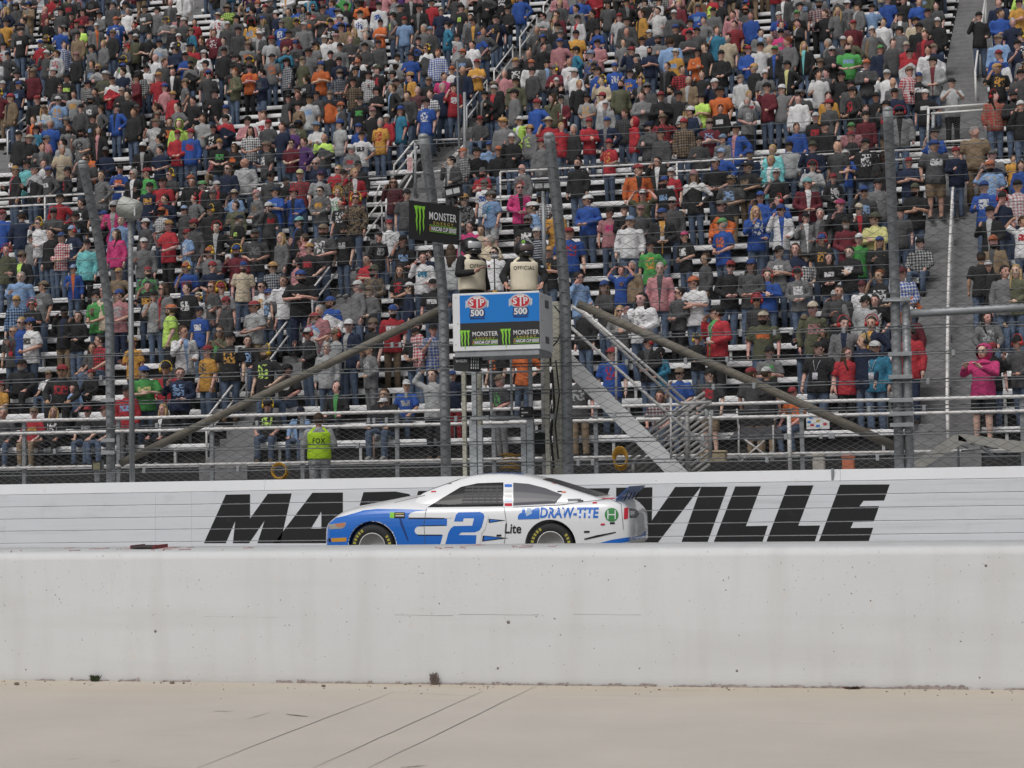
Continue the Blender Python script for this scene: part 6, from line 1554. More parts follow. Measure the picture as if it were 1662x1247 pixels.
def extra(d):
    e = []
    if d['muff']: e.append({'r': 'red', 'y': 'yellow'}.get(d['muff'], 'black') + ' ear muffs')
    if d['beard']: e.append('beard')
    if d['shades']: e.append('sunglasses')
    if d['badge']: e.append('hanging badge')
    return e
cands = []
for d, r in roots:
    who = 'child' if d['child'] else 'person'
    L = look(d); H_ = headword(d); P = POSEW[d['pose']]; c = []
    base = f"{who} in {L}" + (f", {H_}" if True else '')
    c.append(f"{base}, {P}")
    for x_ in extra(d): c.append(f"{base}, {x_}, {P}")
    c.append(f"{base}, {P} {zone(d)}")
    c.append(f"{who} in {PAL[d['c']][0]}, {H_}, {P} {zone(d)}, {band(d)}")
    nb = neighbour(d); q = nb[1]
    rel = ('right of' if nb[2] < 0 else 'left of') if abs(nb[2]) > abs(nb[3]) else ('in front of' if nb[3] < 0 else 'behind')
    c.append(f"{who} in {PAL[d['c']][0]}, {H_}, {rel} one in {look(q).replace(' with', ',').split(',')[0]}, {headword(q)}")
    c.append(f"{who} in {PAL[d['c']][0]}, {H_}, {rel} {PAL[q['c']][0]} top, {headword(q)}, {band(d)}")
    c.append(f"{who} in {PAL[d['c']][0]}, {P}, {rel} {PAL[q['c']][0]} top, {zone(d)}")
    cands.append([s for s in c if words_n(s) <= 16])
from collections import Counter
# a label is only good when no other spectator, merged ones included, answers to it too
tot = Counter(s for c in cands for s in c)
crowd_base = Counter()
for q in REST:
    crowd_base[f"{'child' if q['child'] else 'person'} in {look(q)}, {headword(q)}, {POSEW[q['pose']]}"] += 1
used = set()
for (d, r), c in zip(roots, cands):
    ch = next((s for s in c if tot[s] == 1 and crowd_base[s] == 0 and s not in used), None) or next((s for s in c[::-1] if s not in used), c[-1])
    more = f"{ch}, {zone(d)}"
    if zone(d) not in ch and words_n(more) <= 16: ch = more
    used.add(ch); r['label'] = ch
NO_DUP = len(used)

# the rest of the crowd, merged
def crowd():
    Vs, Fs, cds, gfs, pats, gzs, rns, lcs = [], [], [], [], [], [], [], []
    base = 0
    cache = {}
    def tri(key, geo):
        if key not in cache:
            V, Fc = geo; T = []
            for f in Fc:
                for i in range(1, len(f) - 1): T.append((f[0], f[i], f[i + 1]))
            cache[key] = (np.array(V, dtype=np.float32), np.array(T, dtype=np.int32))
        return cache[key]
    for d in REST:
        seat = d['pose'] == 'd'; ps = d.get('vpose') or d['pose']; ps = 's' if ps == 'b' else ps; tn = d.get('turn', 0.0)
        long_ = d['gar'] in 'LHJCK' or (d['gar'] in 'PX' and GP.random() < .5)
        sk = face_of(d); pat, gfx = pat_of(d); rnd = GP.random(); col = jit(PAL[d['c']][1]); dz = -.4 if seat else 0
        L = [(('b', ps, tn), LOW[ps, 'body', tn], sk, 0, 0), (('t', ps, long_), LOW[ps, long_], col, pat, 0), (('l', seat, d['short']), LOW['tr', seat, d['short']], jit(PAL[d['legs']][1]), 0, 0), (('s', seat), LOW['shoe', seat], (.03, .03, .03), 0, 0)]
        h = d['head']
        def G(nm): mb = HEADLOW[nm]; return (mb.v, mb.f)
        if h == 'hoodup': L.append((('hu',), G('hood_up'), col, 0, dz))
        else:
            if d['gar'] == 'H': L.append((('hd',), G('hood'), col, 0, dz))
            if d['longhair']: L.append((('lh',), G('long'), HAIR[d['longhair']][1], 0, dz))
            elif h[0] != 'L': L.append((('sh',), G('short'), HAIR[h[0]][1] if h[0] in 'BDYGR' else HAIR[GP.choice('BBDDG')][1], 0, dz))
            if h[0].islower(): nm = 'brim' if h.endswith('#') else 'cap'; L.append(((nm,), G(nm), hatcol(PAL[h[0]][1]), 0, dz))
        if d['muff']: L.append((('mf',), G('muffs'), {'r': (.42, .03, .03), 'y': (.60, .40, .03)}.get(d['muff'], (.02, .02, .02)), 0, dz))
        if d['shades']: L.append((('sg',), G('shades'), (.015, .015, .018), 0, dz))
        if d['beard']: L.append((('bd',), G('beard'), HAIR[GP.choice('BDG')][1], 0, dz))
        a = yaw_of(d); sx, sy, sz = xform(d); ca, sa = math.cos(a), math.sin(a)
        for key, geo, c, pt, off in L:
            V, T = tri(key, geo); lc = V.copy(); lc[:, 2] += off
            if tn and key[0] in ('lh', 'sh', 'cap', 'brim', 'mf', 'sg', 'bd'):
                cc, ss = math.cos(tn), math.sin(tn); X_ = lc[:, 0].copy(); lc[:, 0] = X_ * cc - lc[:, 1] * ss; lc[:, 1] = X_ * ss + lc[:, 1] * cc
            P = lc * np.array([sx, sy, sz], dtype=np.float32)
            W_ = np.empty_like(P); W_[:, 0] = P[:, 0] * ca - P[:, 1] * sa + d['x']; W_[:, 1] = P[:, 0] * sa + P[:, 1] * ca + d['y']; W_[:, 2] = P[:, 2] + d['z']
            n = len(V); Vs.append(W_); Fs.append(T + base); base += n
            cds.append(np.tile(np.array([*c, 1], dtype=np.float32), (n, 1))); gfs.append(np.tile(np.array([*gfx, 1], dtype=np.float32), (n, 1)))
            pats.append(np.full(n, pt, dtype=np.float32)); gzs.append(np.full(n, 1.26 + dz, dtype=np.float32)); rns.append(np.full(n, rnd, dtype=np.float32)); lcs.append(lc)
    V = np.concatenate(Vs); T = np.concatenate(Fs)
    me = bpy.data.meshes.new('crowd')
    me.vertices.add(len(V)); me.vertices.foreach_set('co', V.ravel())
    me.loops.add(len(T) * 3); me.loops.foreach_set('vertex_index', T.ravel())
    me.polygons.add(len(T)); me.polygons.foreach_set('loop_start', np.arange(0, len(T) * 3, 3, dtype=np.int32)); me.polygons.foreach_set('loop_total', np.full(len(T), 3, dtype=np.int32))
    me.polygons.foreach_set('use_smooth', np.ones(len(T), dtype=bool))
    me.update(calc_edges=True)
    for nm, ty, key, arr in (('cd', 'FLOAT_COLOR', 'color', cds), ('gfx', 'FLOAT_COLOR', 'color', gfs), ('pat', 'FLOAT', 'value', pats), ('gz', 'FLOAT', 'value', gzs), ('rnd', 'FLOAT', 'value', rns), ('lco', 'FLOAT_VECTOR', 'vector', lcs)):
        at_ = me.attributes.new(nm, ty, 'POINT'); at_.data.foreach_set(key, np.concatenate(arr).ravel())
    me.materials.append(CLOTH_G)
    o = bpy.data.objects.new('crowd', me); COL.objects.link(o); o['kind'] = 'stuff'; o['label'] = 'rest of the spectators filling the upper rows of the grandstand'
    print('crowd people', len(REST), 'tris', len(T), 'individuals', len(IND), 'labels', NO_DUP)
    return o
if REST: crowd()
# ------------------------------------------------------------------ people with a job: two officials on the stand, one worker behind the wall
def vest_mesh(k=0.05):
    mb = MB(); p, r = torso_rings(0, k, 0.98)
    mb.tube([(0, 0, .90)] + p[:-3], [(r[0][0], r[0][1])] + r[:-3], 24)
    for sx in (-1, 1): mb.tube([(sx * .10, 0, 1.42), (sx * .135, 0, 1.455)], [(.088, .098), (.07, .085)], 12)
    return mb
def project_text(parent, bvh, txt, cx, cz, w, h, side, m, name='lettering', **kw):
    """lettering laid on a garment; side -1: front, +1: back (in the wearer's own frame)"""
    vs, fs, ext = text_mesh(txt, **kw); out = []
    for p in vs:
        x = (p[0] / ext[0] - .5) * w * (1 if side < 0 else -1) + cx; z = (p[1] / ext[1] - .5) * h + cz
        hit = bvh.ray_cast(Vector((x, side * 1.0, z)), Vector((0, -side, 0)))
        q = hit[0] if hit[0] is not None else Vector((x, side * .18, z)); out.append(q + Vector((0, side * .004, 0)))
    mb = MB(); mb.add(out, fs); me = me_from(name, mb.v, mb.f, [m], smooth=False)
    o = bpy.data.objects.new(name, me); COL.objects.link(o); o.parent = parent; return o
vm = vest_mesh(); VV, VF = eval_mesh(vm, 0.014, 2600, 3); VBVH = BVHTree.FromPolygons([Vector(v) for v in VV], VF)
def extra_person(px, py, Y, zf, d, yaw, label, wide=1.06):
    d = dict(dict(px=px, py=py, legs='k', short=False, muff=None, shades=False, beard=False, badge=None, child=False, big=False, dark=False, longhair=None, c2=None, up=False, row=0), **d)
    p = PY(px, py, Y); d['sc'] = (p.z - zf) / 1.632; d['x'], d['y'], d['z'] = p.x, Y, zf
    r = make_person(d, None, yaw); r.scale = (d['sc'] * wide,) * 2 + (d['sc'],); r['label'] = label; return r
for c_ in [o for o in bpy.data.objects if o.name == 'camera_stand']: pass
for i, (px, py, yaw, hy, label) in enumerate([(765, 401, 1.0, .1, 'official in cream vest and black helmet with pale visor, left on the flag stand'), (848, 405, .22, .75, 'official in cream vest and black helmet with green claw mark, right on the flag stand')]):
    r = extra_person(px, py, YB + 0.48, bz0 + 0.14, dict(pose='cr'[i], gar='L', c='k', head='L'), yaw, label, 1.18)
    v = bpy.data.objects.new('vest', me_from('vest', VV, VF, [mat('vest_cream', (.74, .67, .52), .8, 0, .06, 12, .3, 14)])); COL.objects.link(v); v.parent = r
    project_text(v, VBVH, 'OFFICIAL', 0.0, 1.29, .31, .066, -1, MT['print_black'], offset=0.012, spacing=1.15)
    hm = MB(); Mx = Matrix.Rotation(hy, 4, 'Z')
    hm.ell((0, .01, 1.645), (.137, .160, .155), 22, 16, 0, Mx); hm.ell((0, -.06, 1.555), (.098, .105, .075), 16, 10, 0, Mx)
    he = bpy.data.objects.new('helmet', me_from('helmet', hm.v, hm.f, [mat('helmet_black', (.014, .014, .016), .22, coat=.5)])); COL.objects.link(he); he.parent = r
    V, Fc = shell((0, .005, 1.645), (.139, .164, .15), lambda c: c.y < -.045 and 1.60 < c.z < 1.70, 36, 30)
    V = [tuple(Mx @ Vector(p)) for p in V]
    vi = bpy.data.objects.new('visor', me_from('visor', V, Fc, [mat('visor_' + 'ab'[i], ((.42, .44, .45), (.10, .075, .075))[i], .12)])); COL.objects.link(vi); vi.parent = he
    if i == 1:
        for k in range(3):
            mb = MB(); pts = []
            for j in range(7):
                a = .5 + .12 * k; t = j / 6; an = math.radians(-150 + 10 * k); th = .45 + t * .62
                p = Vector((.1385 * math.sin(th) * math.cos(an), .01 + .1615 * math.sin(th) * math.sin(an), 1.645 + .1535 * math.cos(th))); pts.append(Mx @ p)
            mb.tube(pts, [.003, .007, .006, .007, .005, .006, .002], 5)
            o = bpy.data.objects.new('claw_stroke', me_from('claw', mb.v, mb.f, [MT['green']])); COL.objects.link(o); o.parent = he
    fl = MB()
    for k in range(4): fl.bbox((.275 - .002, -.055 + .012 * k, 1.335), (.279, -.045 + .012 * k, 1.36), .001)
    # flag patch on the sleeve
    mb = MB(); sh = arm_pts('r', 0)[0].lerp(arm_pts('r', 0)[1], .33)
    mb.bbox((sh.x + .015, sh.y - .068, sh.z - .02), (sh.x + .06, sh.y - .060, sh.z + .018), .002)
    o = bpy.data.objects.new('sleeve_patch', me_from('patch', mb.v, mb.f, [mat('patch_%d' % i, ((.45, .12, .16), (.40, .50, .60))[i], .7)], smooth=False)); COL.objects.link(o); o.parent = r
r = extra_person(518, 682, 34.75, 0.75, dict(pose='f', gar='L', c='l', head='B', legs='l', longhair=None), math.pi + .32, 'worker in grey sweater and neon yellow safety vest lettered on the back, behind the wall')
v = bpy.data.objects.new('vest', me_from('vest', VV, VF, [mat('vest_neon', (.50, .78, .03), .75, 0, .06, 12, .3, 14)])); COL.objects.link(v); v.parent = r
project_text(v, VBVH, 'FOX', 0.0, 1.24, .22, .10, 1, MT['print_black'], offset=0.02, spacing=1.15)
# folding double chair at the front row
c = PY(1227, 748, 37.75); e = empty('folding_chair', tuple(c), 'wide black and grey folding camp chair seen from behind at the front row', 'chair')
def cpan(pts, nm, m, Y, th=.02):
    mb = MB(); P_ = [PY(a, b_, Y) for a, b_ in pts]; mb.prism(P_, (0, th, 0)); return mb.build(nm, m, e)
cpan([(1197, 692), (1256, 691), (1257, 664), (1195, 666)], 'back_panel', MT['black'], 37.75)
cpan([(1181, 715), (1195, 713), (1227, 716), (1258, 713), (1270, 716), (1268, 697), (1252, 692), (1225, 694), (1200, 692)], 'seat_sling', mat('grey_canvas', (.12, .12, .13), .85, 0, .12, 9, .3, 20), 37.70, .05)
for a, b_ in [((1199, 690), (1199, 749)), ((1255, 690), (1255, 748)), ((1208, 713), (1254, 747)), ((1241, 715), (1202, 749)), ((1256, 682), (1274, 671)), ((1196, 664), (1199, 700))]:
    mb = MB(); mb.tube([PY(*a, 37.66), PY(*b_, 37.66)], .018, 8); mb.build('leg', MT['white_pipe'], e)

# ------------------------------------------------------------------ the race car
YN = 29.0
XN = PY(516, 850, YN).x
CARX = lambda px: PY(px, 840, YN).x - XN
CW = 0.975
YC = YN + CW
car = empty('race_car', (XN + 2.4, YC, -.13), 'white and blue race car with a large blue number on its door', 'car')
def smooth_interp(x, xs, ys):
    xs, ys = np.array(xs), np.array(ys); i = int(np.clip(np.searchsorted(xs, x) - 1, 0, len(xs) - 2))
    t = (x - xs[i]) / (xs[i + 1] - xs[i])
    m0 = (ys[min(i + 1, len(ys) - 1)] - ys[max(i - 1, 0)]) / (xs[min(i + 1, len(xs) - 1)] - xs[max(i - 1, 0)])
    m1 = (ys[min(i + 2, len(ys) - 1)] - ys[i]) / (xs[min(i + 2, len(xs) - 1)] - xs[i]); hh = xs[i + 1] - xs[i]
    return (2 * t**3 - 3 * t**2 + 1) * ys[i] + (t**3 - 2 * t**2 + t) * hh * m0 + (-2 * t**3 + 3 * t**2) * ys[i + 1] + (t**3 - t**2) * hh * m1
def zc_(px, py): return PY(px, py, YC).z
def lxc(px): return PY(px, 800, YC).x - XN
TOPS = [(0, .50), (.03, .585), (.10, .66)] + [(lxc(px), zc_(px, py)) for px, py in ((551, 833), (575, 825), (605, 818), (640, 811), (690, 802.5))]
TOPS += [(2.4, .93), (3.4, .93), (lxc(960), .93), (lxc(990), zc_(990, 807)), (lxc(1022), zc_(1022, 808)), (4.90, .84), (5.00, .70)]
TOPS = [t for i, t in enumerate(TOPS) if i == 0 or t[0] > TOPS[i - 1][0] + .01]
SHS = [(0, .48), (.05, .57), (.2, .66), (.45, .76), (.75, .815), (1.1, .83), (1.5, .835), (2.4, .83), (3.4, .85), (3.9, .87), (4.40, .875), (4.70, .87), (4.88, .80), (5.00, .66)]
WS = [(0, .60), (.05, .72), (.15, .82), (.35, .905), (.65, .95), (1.1, .965), (2.0, .955), (3.0, .965), (3.6, .975), (4.1, .97), (4.60, .945), (4.85, .90), (4.96, .85), (5.00, .80)]
ZBS = [(0, .12), (.15, .03), (.5, .0), (2, -.02), (3.8, -.01), (4.50, .05), (4.85, .14), (5.00, .26)]
def tab(T, x): return float(smooth_interp(x, [a for a, _ in T], [b for _, b in T]))
stx = [0, .02, .05, .10, .16, .24, .34, .46, .6, .75, .92, 1.1, 1.3, 1.5, 1.7, 2.0, 2.4, 2.8, 3.2, 3.5, 3.75, 4.0, 4.30, 4.45, 4.60, 4.70, 4.78, 4.85, 4.91, 4.96, 5.00]
secs = []
for x in stx:
    w, zs, zt, zb = tab(WS, x), tab(SHS, x), tab(TOPS, x), tab(ZBS, x)
    zt = max(zt, zs + .005)
    half = [(0, zb), (.5 * w, zb), (.90 * w, zb), (.975 * w, zb + .05 * (zs - zb)), (.99 * w, zb + .16 * (zs - zb)), (w, zb + .38 * (zs - zb)), (w * .998, zb + .66 * (zs - zb)), (w * .985, zb + .84 * (zs - zb)), (w * .955, zb + .95 * (zs - zb)), (w * .90, zs + .004), (w * .78, zs + (zt - zs) * .45), (w * .5, zs + (zt - zs) * .86), (w * .25, zt), (0, zt)]
    secs.append([(x, -y, z) for y, z in half] + [(x, y, z) for y, z in half[-2:0:-1]])
def loft(secs):
    mb = MB(); k = len(secs[0]); vs = [p for s_ in secs for p in s_]
    fs = [(i * k + j, i * k + (j + 1) % k, (i + 1) * k + (j + 1) % k, (i + 1) * k + j) for i in range(len(secs) - 1) for j in range(k)]
    fs += [tuple(range(k - 1, -1, -1)), tuple((len(secs) - 1) * k + j for j in range(k))]
    mb.add(vs, fs, 0, True); return mb
def finish(mb, name, m, cuts=None, sub=1, parent=None):
    me = bpy.data.meshes.new(name); me.from_pydata(mb.v, [], mb.f); ob = bpy.data.objects.new(name, me); COL.objects.link(ob)
    bm = bmesh.new(); bm.from_mesh(me)
    bmesh.ops.recalc_face_normals(bm, faces=bm.faces)
    if bm.calc_volume(signed=True) < 0: bmesh.ops.reverse_faces(bm, faces=bm.faces)
    bm.to_mesh(me); bm.free()
    if sub: sb = ob.modifiers.new('s', 'SUBSURF'); sb.levels = sub; sb.render_levels = sub
    tmp = []
    for cb in cuts or []:
        c_me = bpy.data.meshes.new('cut'); c_me.from_pydata(cb.v, [], cb.f); co = bpy.data.objects.new('cut', c_me); COL.objects.link(co); tmp.append(co)
        bm = bmesh.new(); bm.from_mesh(c_me)
        bmesh.ops.recalc_face_normals(bm, faces=bm.faces)
        if bm.calc_volume(signed=True) < 0: bmesh.ops.reverse_faces(bm, faces=bm.faces)
        bm.to_mesh(c_me); bm.free()
        b_ = ob.modifiers.new('b', 'BOOLEAN'); b_.operation = 'DIFFERENCE'; b_.object = co; b_.solver = 'EXACT'; b_.use_self = True
    dg = bpy.context.evaluated_depsgraph_get(); out = bpy.data.meshes.new_from_object(ob.evaluated_get(dg))
    for co in tmp: bpy.data.objects.remove(co)
    bpy.data.objects.remove(ob)
    out.materials.clear(); out.materials.append(m)
    out.polygons.foreach_set('use_smooth', [True] * len(out.polygons))
    try: out.set_sharp_from_angle(angle=math.radians(38))
    except Exception: pass
    o = bpy.data.objects.new(name, out); COL.objects.link(o)
    o.parent = parent or car; o.location = Vector((XN, YC, 0)) - car.location
    if parent: o.location = Vector((0, 0, 0))
    return o
WX = [PY(603, 880, YN).x - XN, PY(893, 880, YN).x - XN]
WR, WZ = 0.352, 0.222
cuts = []
for wx in WX:
    for sy in (-1, 1):
        cb = MB(); pr = []
        for y in (-1.2, -.62) if sy < 0 else (.62, 1.2):
            pr.append([(wx + .392 * math.cos(a) * 1.02, y, WZ + .005 + .392 * math.sin(a)) for a in [2 * math.pi * i / 36 for i in range(36)]])
        cb.add(pr[0] + pr[1], [(i, (i + 1) % 36, 36 + (i + 1) % 36, 36 + i) for i in range(36)] + [tuple(range(35, -1, -1)), tuple(range(36, 72))]); cuts.append(cb)
PAINT = mat('car_white', (.80, .81, .83), .28, 0, 0, spec=.5, coat=.6)
CBLUE = mat('car_blue', (.010, .15, .60), .28, 0, 0, coat=.6)
CBLACK = mat('car_black', (.015, .015, .017), .4)
GLASS = mat('car_window', (.022, .022, .024), .25, spec=.2)
body = finish(loft(secs), 'body', PAINT, cuts, 1)
# greenhouse
GX = [(lxc(688), .88, .80), (lxc(700), zc_(706, 795) - .02, .80), (lxc(735), zc_(735, 785.5), .80), (lxc(762), zc_(764, 774), .80), (lxc(785), zc_(790, 769), .80), (lxc(820), zc_(822, 767.5), .80), (lxc(858), zc_(858, 769.5), .80), (lxc(885), zc_(887, 775), .80), (lxc(915), zc_(915, 784), .80), (lxc(950), zc_(950, 796), .80), (lxc(985), zc_(985, 806.5), .80), (lxc(1000), .89, .80)]
gsec = []
for x, zt, wb in GX:
    hgt = max(zt - .84, .03); zb = .80
    wt = wb - .60 * hgt
    wtop = wt - .09
    bow = .0 if x < lxc(880) else .0
    half = [(0, zb), (wb + .03, zb), (wb + .015, .845), (wb - .22 * hgt, .84 + hgt * .45), (wt + .012, .84 + hgt * .80), (wt - .03, .84 + hgt * .93), (wtop - .03, .84 + hgt * .985), (wtop * .5, zt + .004), (0, zt + .008)]
    gsec.append([(x, -y, z) for y, z in half] + [(x, y, z) for y, z in half[-2:0:-1]])
roof = finish(loft(gsec), 'roof', PAINT, None, 1)
def bvh_of(*obs):
    V, Fc = [], []
    for o in obs:
        n = len(V); V += [Vector(v.co) + Vector((XN, YC, 0)) for v in o.data.vertices]; Fc += [tuple(i + n for i in p.vertices) for p in o.data.polygons]
    return BVHTree.FromPolygons(V, Fc)
BV = bvh_of(body, roof)
def hit_px(px, py, off):
    d = Vector(ray(px, py)).normalized(); h = BV.ray_cast(Vector(CAM) + d * 20, d)
    if h[0] is None or h[0].y > YC + .6: return None
    return h[0] - d * off
def subdiv2(pts, tris, lim):
    P_, T = [Vector((p[0], p[1])) for p in pts], [tuple(t) for t in tris]
    for _ in range(7):
        out, done, mid = [], True, {}
        def m_(a, b):
            k = (min(a, b), max(a, b))
            if k not in mid: mid[k] = len(P_); P_.append((P_[a] + P_[b]) / 2)
            return mid[k]
        long_e = {(min(a, b), max(a, b)) for t in T for a, b in ((t[0], t[1]), (t[1], t[2]), (t[2], t[0])) if (P_[a] - P_[b]).length > lim}
        if not long_e: break
        for t in T:
            e = [(t[i], t[(i + 1) % 3]) for i in range(3)]; L = [(min(a, b), max(a, b)) in long_e for a, b in e]; n = sum(L)
            if n == 0: out.append(t)
            elif n == 3:
                a, b, c = m_(*e[0]), m_(*e[1]), m_(*e[2]); out += [(t[0], a, c), (a, t[1], b), (c, b, t[2]), (a, b, c)]
            elif n == 1:
                i = L.index(True); m = m_(*e[i]); out += [(t[i], m, t[(i + 2) % 3]), (m, t[(i + 1) % 3], t[(i + 2) % 3])]
            else:
                i = L.index(False); a, b, c = t[i], t[(i + 1) % 3], t[(i + 2) % 3]; m1, m2 = m_(b, c), m_(c, a); out += [(c, m2, m1), (a, b, m1), (a, m1, m2)]
        T = out
    return P_, T
def decal(pts, name, m, off=.004, lim=4.0, tris=None, parent=None):
    """flat print laid onto the bodywork: outline measured on the photograph, each point dropped onto the real surface"""
    tris = tris if tris is not None else tessellate_polygon([[Vector((p[0], p[1], 0)) for p in pts]])
    P_, T = subdiv2(pts, tris, lim) if lim else ([Vector(p[:2]) for p in pts], tris)
    H_ = [hit_px(p.x, p.y, off) for p in P_]
    T = [t for t in T if all(H_[i] is not None for i in t) and max((H_[t[0]] - H_[t[1]]).length, (H_[t[1]] - H_[t[2]]).length) < .35]
    if not T: return None
    idx = sorted({i for t in T for i in t}); mp = {i: k for k, i in enumerate(idx)}
    mb = MB(); mb.add([H_[i] for i in idx], [tuple(mp[i] for i in t) for t in T], 0, True)
    return mb.build(name, m, parent or car)
def Z1(pts): return [(500 + x / 5.54, 740 + y / 5.54) for x, y in pts]
def Z2(pts): return [(780 + x / 5.54, 740 + y / 5.54) for x, y in pts]
def arc(cx, cy, rx, ry, a0, a1, n=8): return [(cx + rx * math.cos(math.radians(a0 + (a1 - a0) * i / n)), cy + ry * math.sin(math.radians(a0 + (a1 - a0) * i / n))) for i in range(n + 1)]
# livery
decal([(523, 846), (534, 841)] + Z1([(260, 556), (330, 540), (420, 515), (500, 490), (620, 478), (800, 480), (1095, 486), (960, 500), (905, 530), (905, 560), (1250, 565), (1245, 775), (1180, 900), (150, 900)]) + [(520, 905)], 'blue_panel', CBLUE, .003, 3.0)
decal(Z1([(1100, 484), (1250, 480), (1300, 500), (1290, 562), (940, 560), (917, 552), (910, 535), (917, 518), (940, 508), (1000, 500)]), 'white_stripe', PAINT, .005)
decal(Z1([(1235, 560), (1225, 568), (905, 568), (905, 556), (1100, 556)]), 'pin_stripe', CBLACK, .0065)
decal(Z1([(1250, 632)] + [(1215, 632), (1000, 636)]) + Z1(arc(1000, 673, 42, 37, 270, 90)) + Z1([(1200, 710), (1235, 710)]), 'white_stripe', PAINT, .005)
decal(Z1([(1000, 628), (1230, 622), (1230, 630), (1000, 636)]), 'pin_stripe', CBLACK, .0065)
decal(Z1([(985, 708), (1200, 708), (1200, 717), (985, 717)]), 'pin_stripe', CBLACK, .0065)
TWO = [(1312, 590), (1330, 530), (1356, 508), (1545, 505), (1578, 520), (1586, 548), (1562, 640), (1540, 672), (1500, 688), (1376, 690), (1354, 712), (1514, 714), (1500, 900), (1205, 900), (1262, 690), (1284, 652), (1310, 632), (1476, 628), (1492, 562), (1400, 562), (1392, 592)]
OUT = [(1280, 612), (1300, 520), (1330, 480), (1560, 474), (1612, 498), (1622, 548), (1590, 660), (1560, 700), (1556, 730), (1540, 900), (1160, 900), (1222, 680), (1250, 630)]
decal(Z1(OUT), 'number_outline', PAINT, .007); decal(Z1(TWO), 'number_two', CBLUE, .009)
for z in ([(72, 566), (228, 580), (72, 604)], [(20, 716), (252, 740), (12, 770)]): decal(Z2(z), 'pin_stripe', CBLACK, .005)
for z in ([(86, 573), (178, 581), (84, 597)], [(34, 723), (190, 740), (28, 763)]): decal(Z2(z), 'blue_wedge', CBLUE, .007)
def decal_text(txt, x0, y0, x1, y1, m, name, off=.006, slant=0, **kw):
    vs, fs, ext = text_mesh(txt, **kw)
    pts = [(x0 + (x1 - x0) * p[0] / ext[0], y1 - (y1 - y0) * p[1] / ext[1] - slant * p[0] / ext[0]) for p in vs]
    return decal(pts, name, m, off, None, fs)
decal_text('DRAW-TITE', 876, 823.5, 972, 841, CBLUE, 'sponsor_lettering', offset=.035, shear=.12)
decal(Z2([(335, 545), (350, 520), (372, 510), (372, 470), (392, 462), (402, 478), (398, 512), (440, 520), (470, 480), (500, 465), (530, 466), (528, 566), (335, 572)]), 'sponsor_emblem', CBLUE, .006)
decal(Z2([(420, 470), (455, 470), (462, 520), (412, 545), (405, 520)]), 'sponsor_emblem', mat('pale_blue_print', (.40, .52, .70), .4), .008)
decal_text('Lite', 819, 850, 846, 866, CBLACK, 'sponsor_lettering', offset=.02, shear=.1)
GRN = mat('car_green', (.05, .26, .07), .4)
decal(Z2(arc(1178, 530, 62, 62, 0, 345, 23)), 'round_emblem', GRN, .006); decal(Z2([(1140, 490), (1150, 490), (1150, 570), (1140, 570)]), 'emblem_bar', PAINT, .008); decal(Z2([(1205, 490), (1215, 490), (1215, 570), (1205, 570)]), 'emblem_bar', PAINT, .008); decal(Z2([(1150, 524), (1205, 524), (1205, 534), (1150, 534)]), 'emblem_bar', PAINT, .008)
for z, m in (([(735, 508), (775, 508), (775, 560), (735, 560)], 'green'), ([(775, 508), (870, 508), (870, 562), (775, 562)], 'print_black'), ([(785, 518), (862, 516), (862, 524), (785, 526)], 'gold'), ([(785, 536), (862, 535), (862, 543), (785, 544)], 'wprint')): decal(Z1(z), 'small_sticker', MT[m], .006 if m in ('green', 'print_black') else .008)
decal(Z2([(930, 745), (1040, 715), (1215, 683), (1215, 692), (1060, 730), (935, 757)]), 'sponsor_script', CBLACK, .006)
decal(Z2([(780, 388), (905, 384), (900, 404), (785, 406)]), 'sponsor_script', MT['galv_dark'], .006)
decal(Z2([(640, 236), (705, 238), (700, 252), (645, 250)]), 'small_sticker', MT['red'], .006); decal(Z2([(725, 318), (770, 320), (765, 334), (730, 332)]), 'small_sticker', MT['orange'], .006)
decal(Z2([(1090, 380), (1215, 376), (1215, 388), (1095, 390)]), 'small_sticker', MT['red'], .008)
decal(Z2([(1010, 800), (1180, 755), (1440, 715), (1500, 660), (1515, 680), (1470, 740), (1200, 800)]), 'blue_skirt', CBLUE, .004)
decal(Z1([(160, 620), (345, 598), (330, 640), (300, 655), (195, 660), (165, 640)]), 'headlight', mat('headlight_print', (.34, .33, .30), .3), .006); decal(Z1([(240, 612), (335, 602), (322, 635), (262, 640)]), 'headlight_lamp', mat('lamp_amber', (.50, .20, .10), .3), .008)
decal(Z1([(205, 742), (345, 735), (345, 770), (215, 775)]), 'small_sticker', mat('orange_sticker', (.62, .30, .03), .4), .006)
decal(Z1([(130, 745), (200, 740), (205, 775), (130, 780)]), 'grille_edge', CBLACK, .006)
# windows, net, pillar stickers
decal([(693.5, 823.5), (722, 806), (748, 790.5), (775, 784.5), (817, 783), (817, 822)], 'side_window', GLASS, .005, 4)
NETM = mat('net_grey', (.075, .075, .08), .8)
for k in range(6): y = 789 + k * 5.4; decal([(757 - k * 1.5, y), (815, y - .8), (815, y + 2.6), (755 - k * 1.5, y + 3)], 'window_net', NETM, .007)
for k in range(5): x = 766 + k * 10; decal([(x, 788), (x + 2, 788), (x + 2, 818), (x, 818)], 'window_net', NETM, .009)
decal_text('LN', 756, 799, 765, 806, MT['galv'], 'net_lettering', .010) if False else None
decal([(833, 783.5), (858, 785.5), (884, 792), (912.5, 803), (901, 817.5), (833, 821)], 'quarter_window', mat('quarter_window', (.10, .10, .115), .3, spec=.25), .005, 4)
for k, (y0, m) in enumerate(((786, 'blue'), (794, 'wprint'), (803, 'wprint'), (810, 'blue'), (817, 'red'))): decal([(819, y0), (831, y0), (831, y0 + 4.5), (819, y0 + 4.5)], 'pillar_sticker', MT[m] if m != 'blue' else CBLUE, .006)
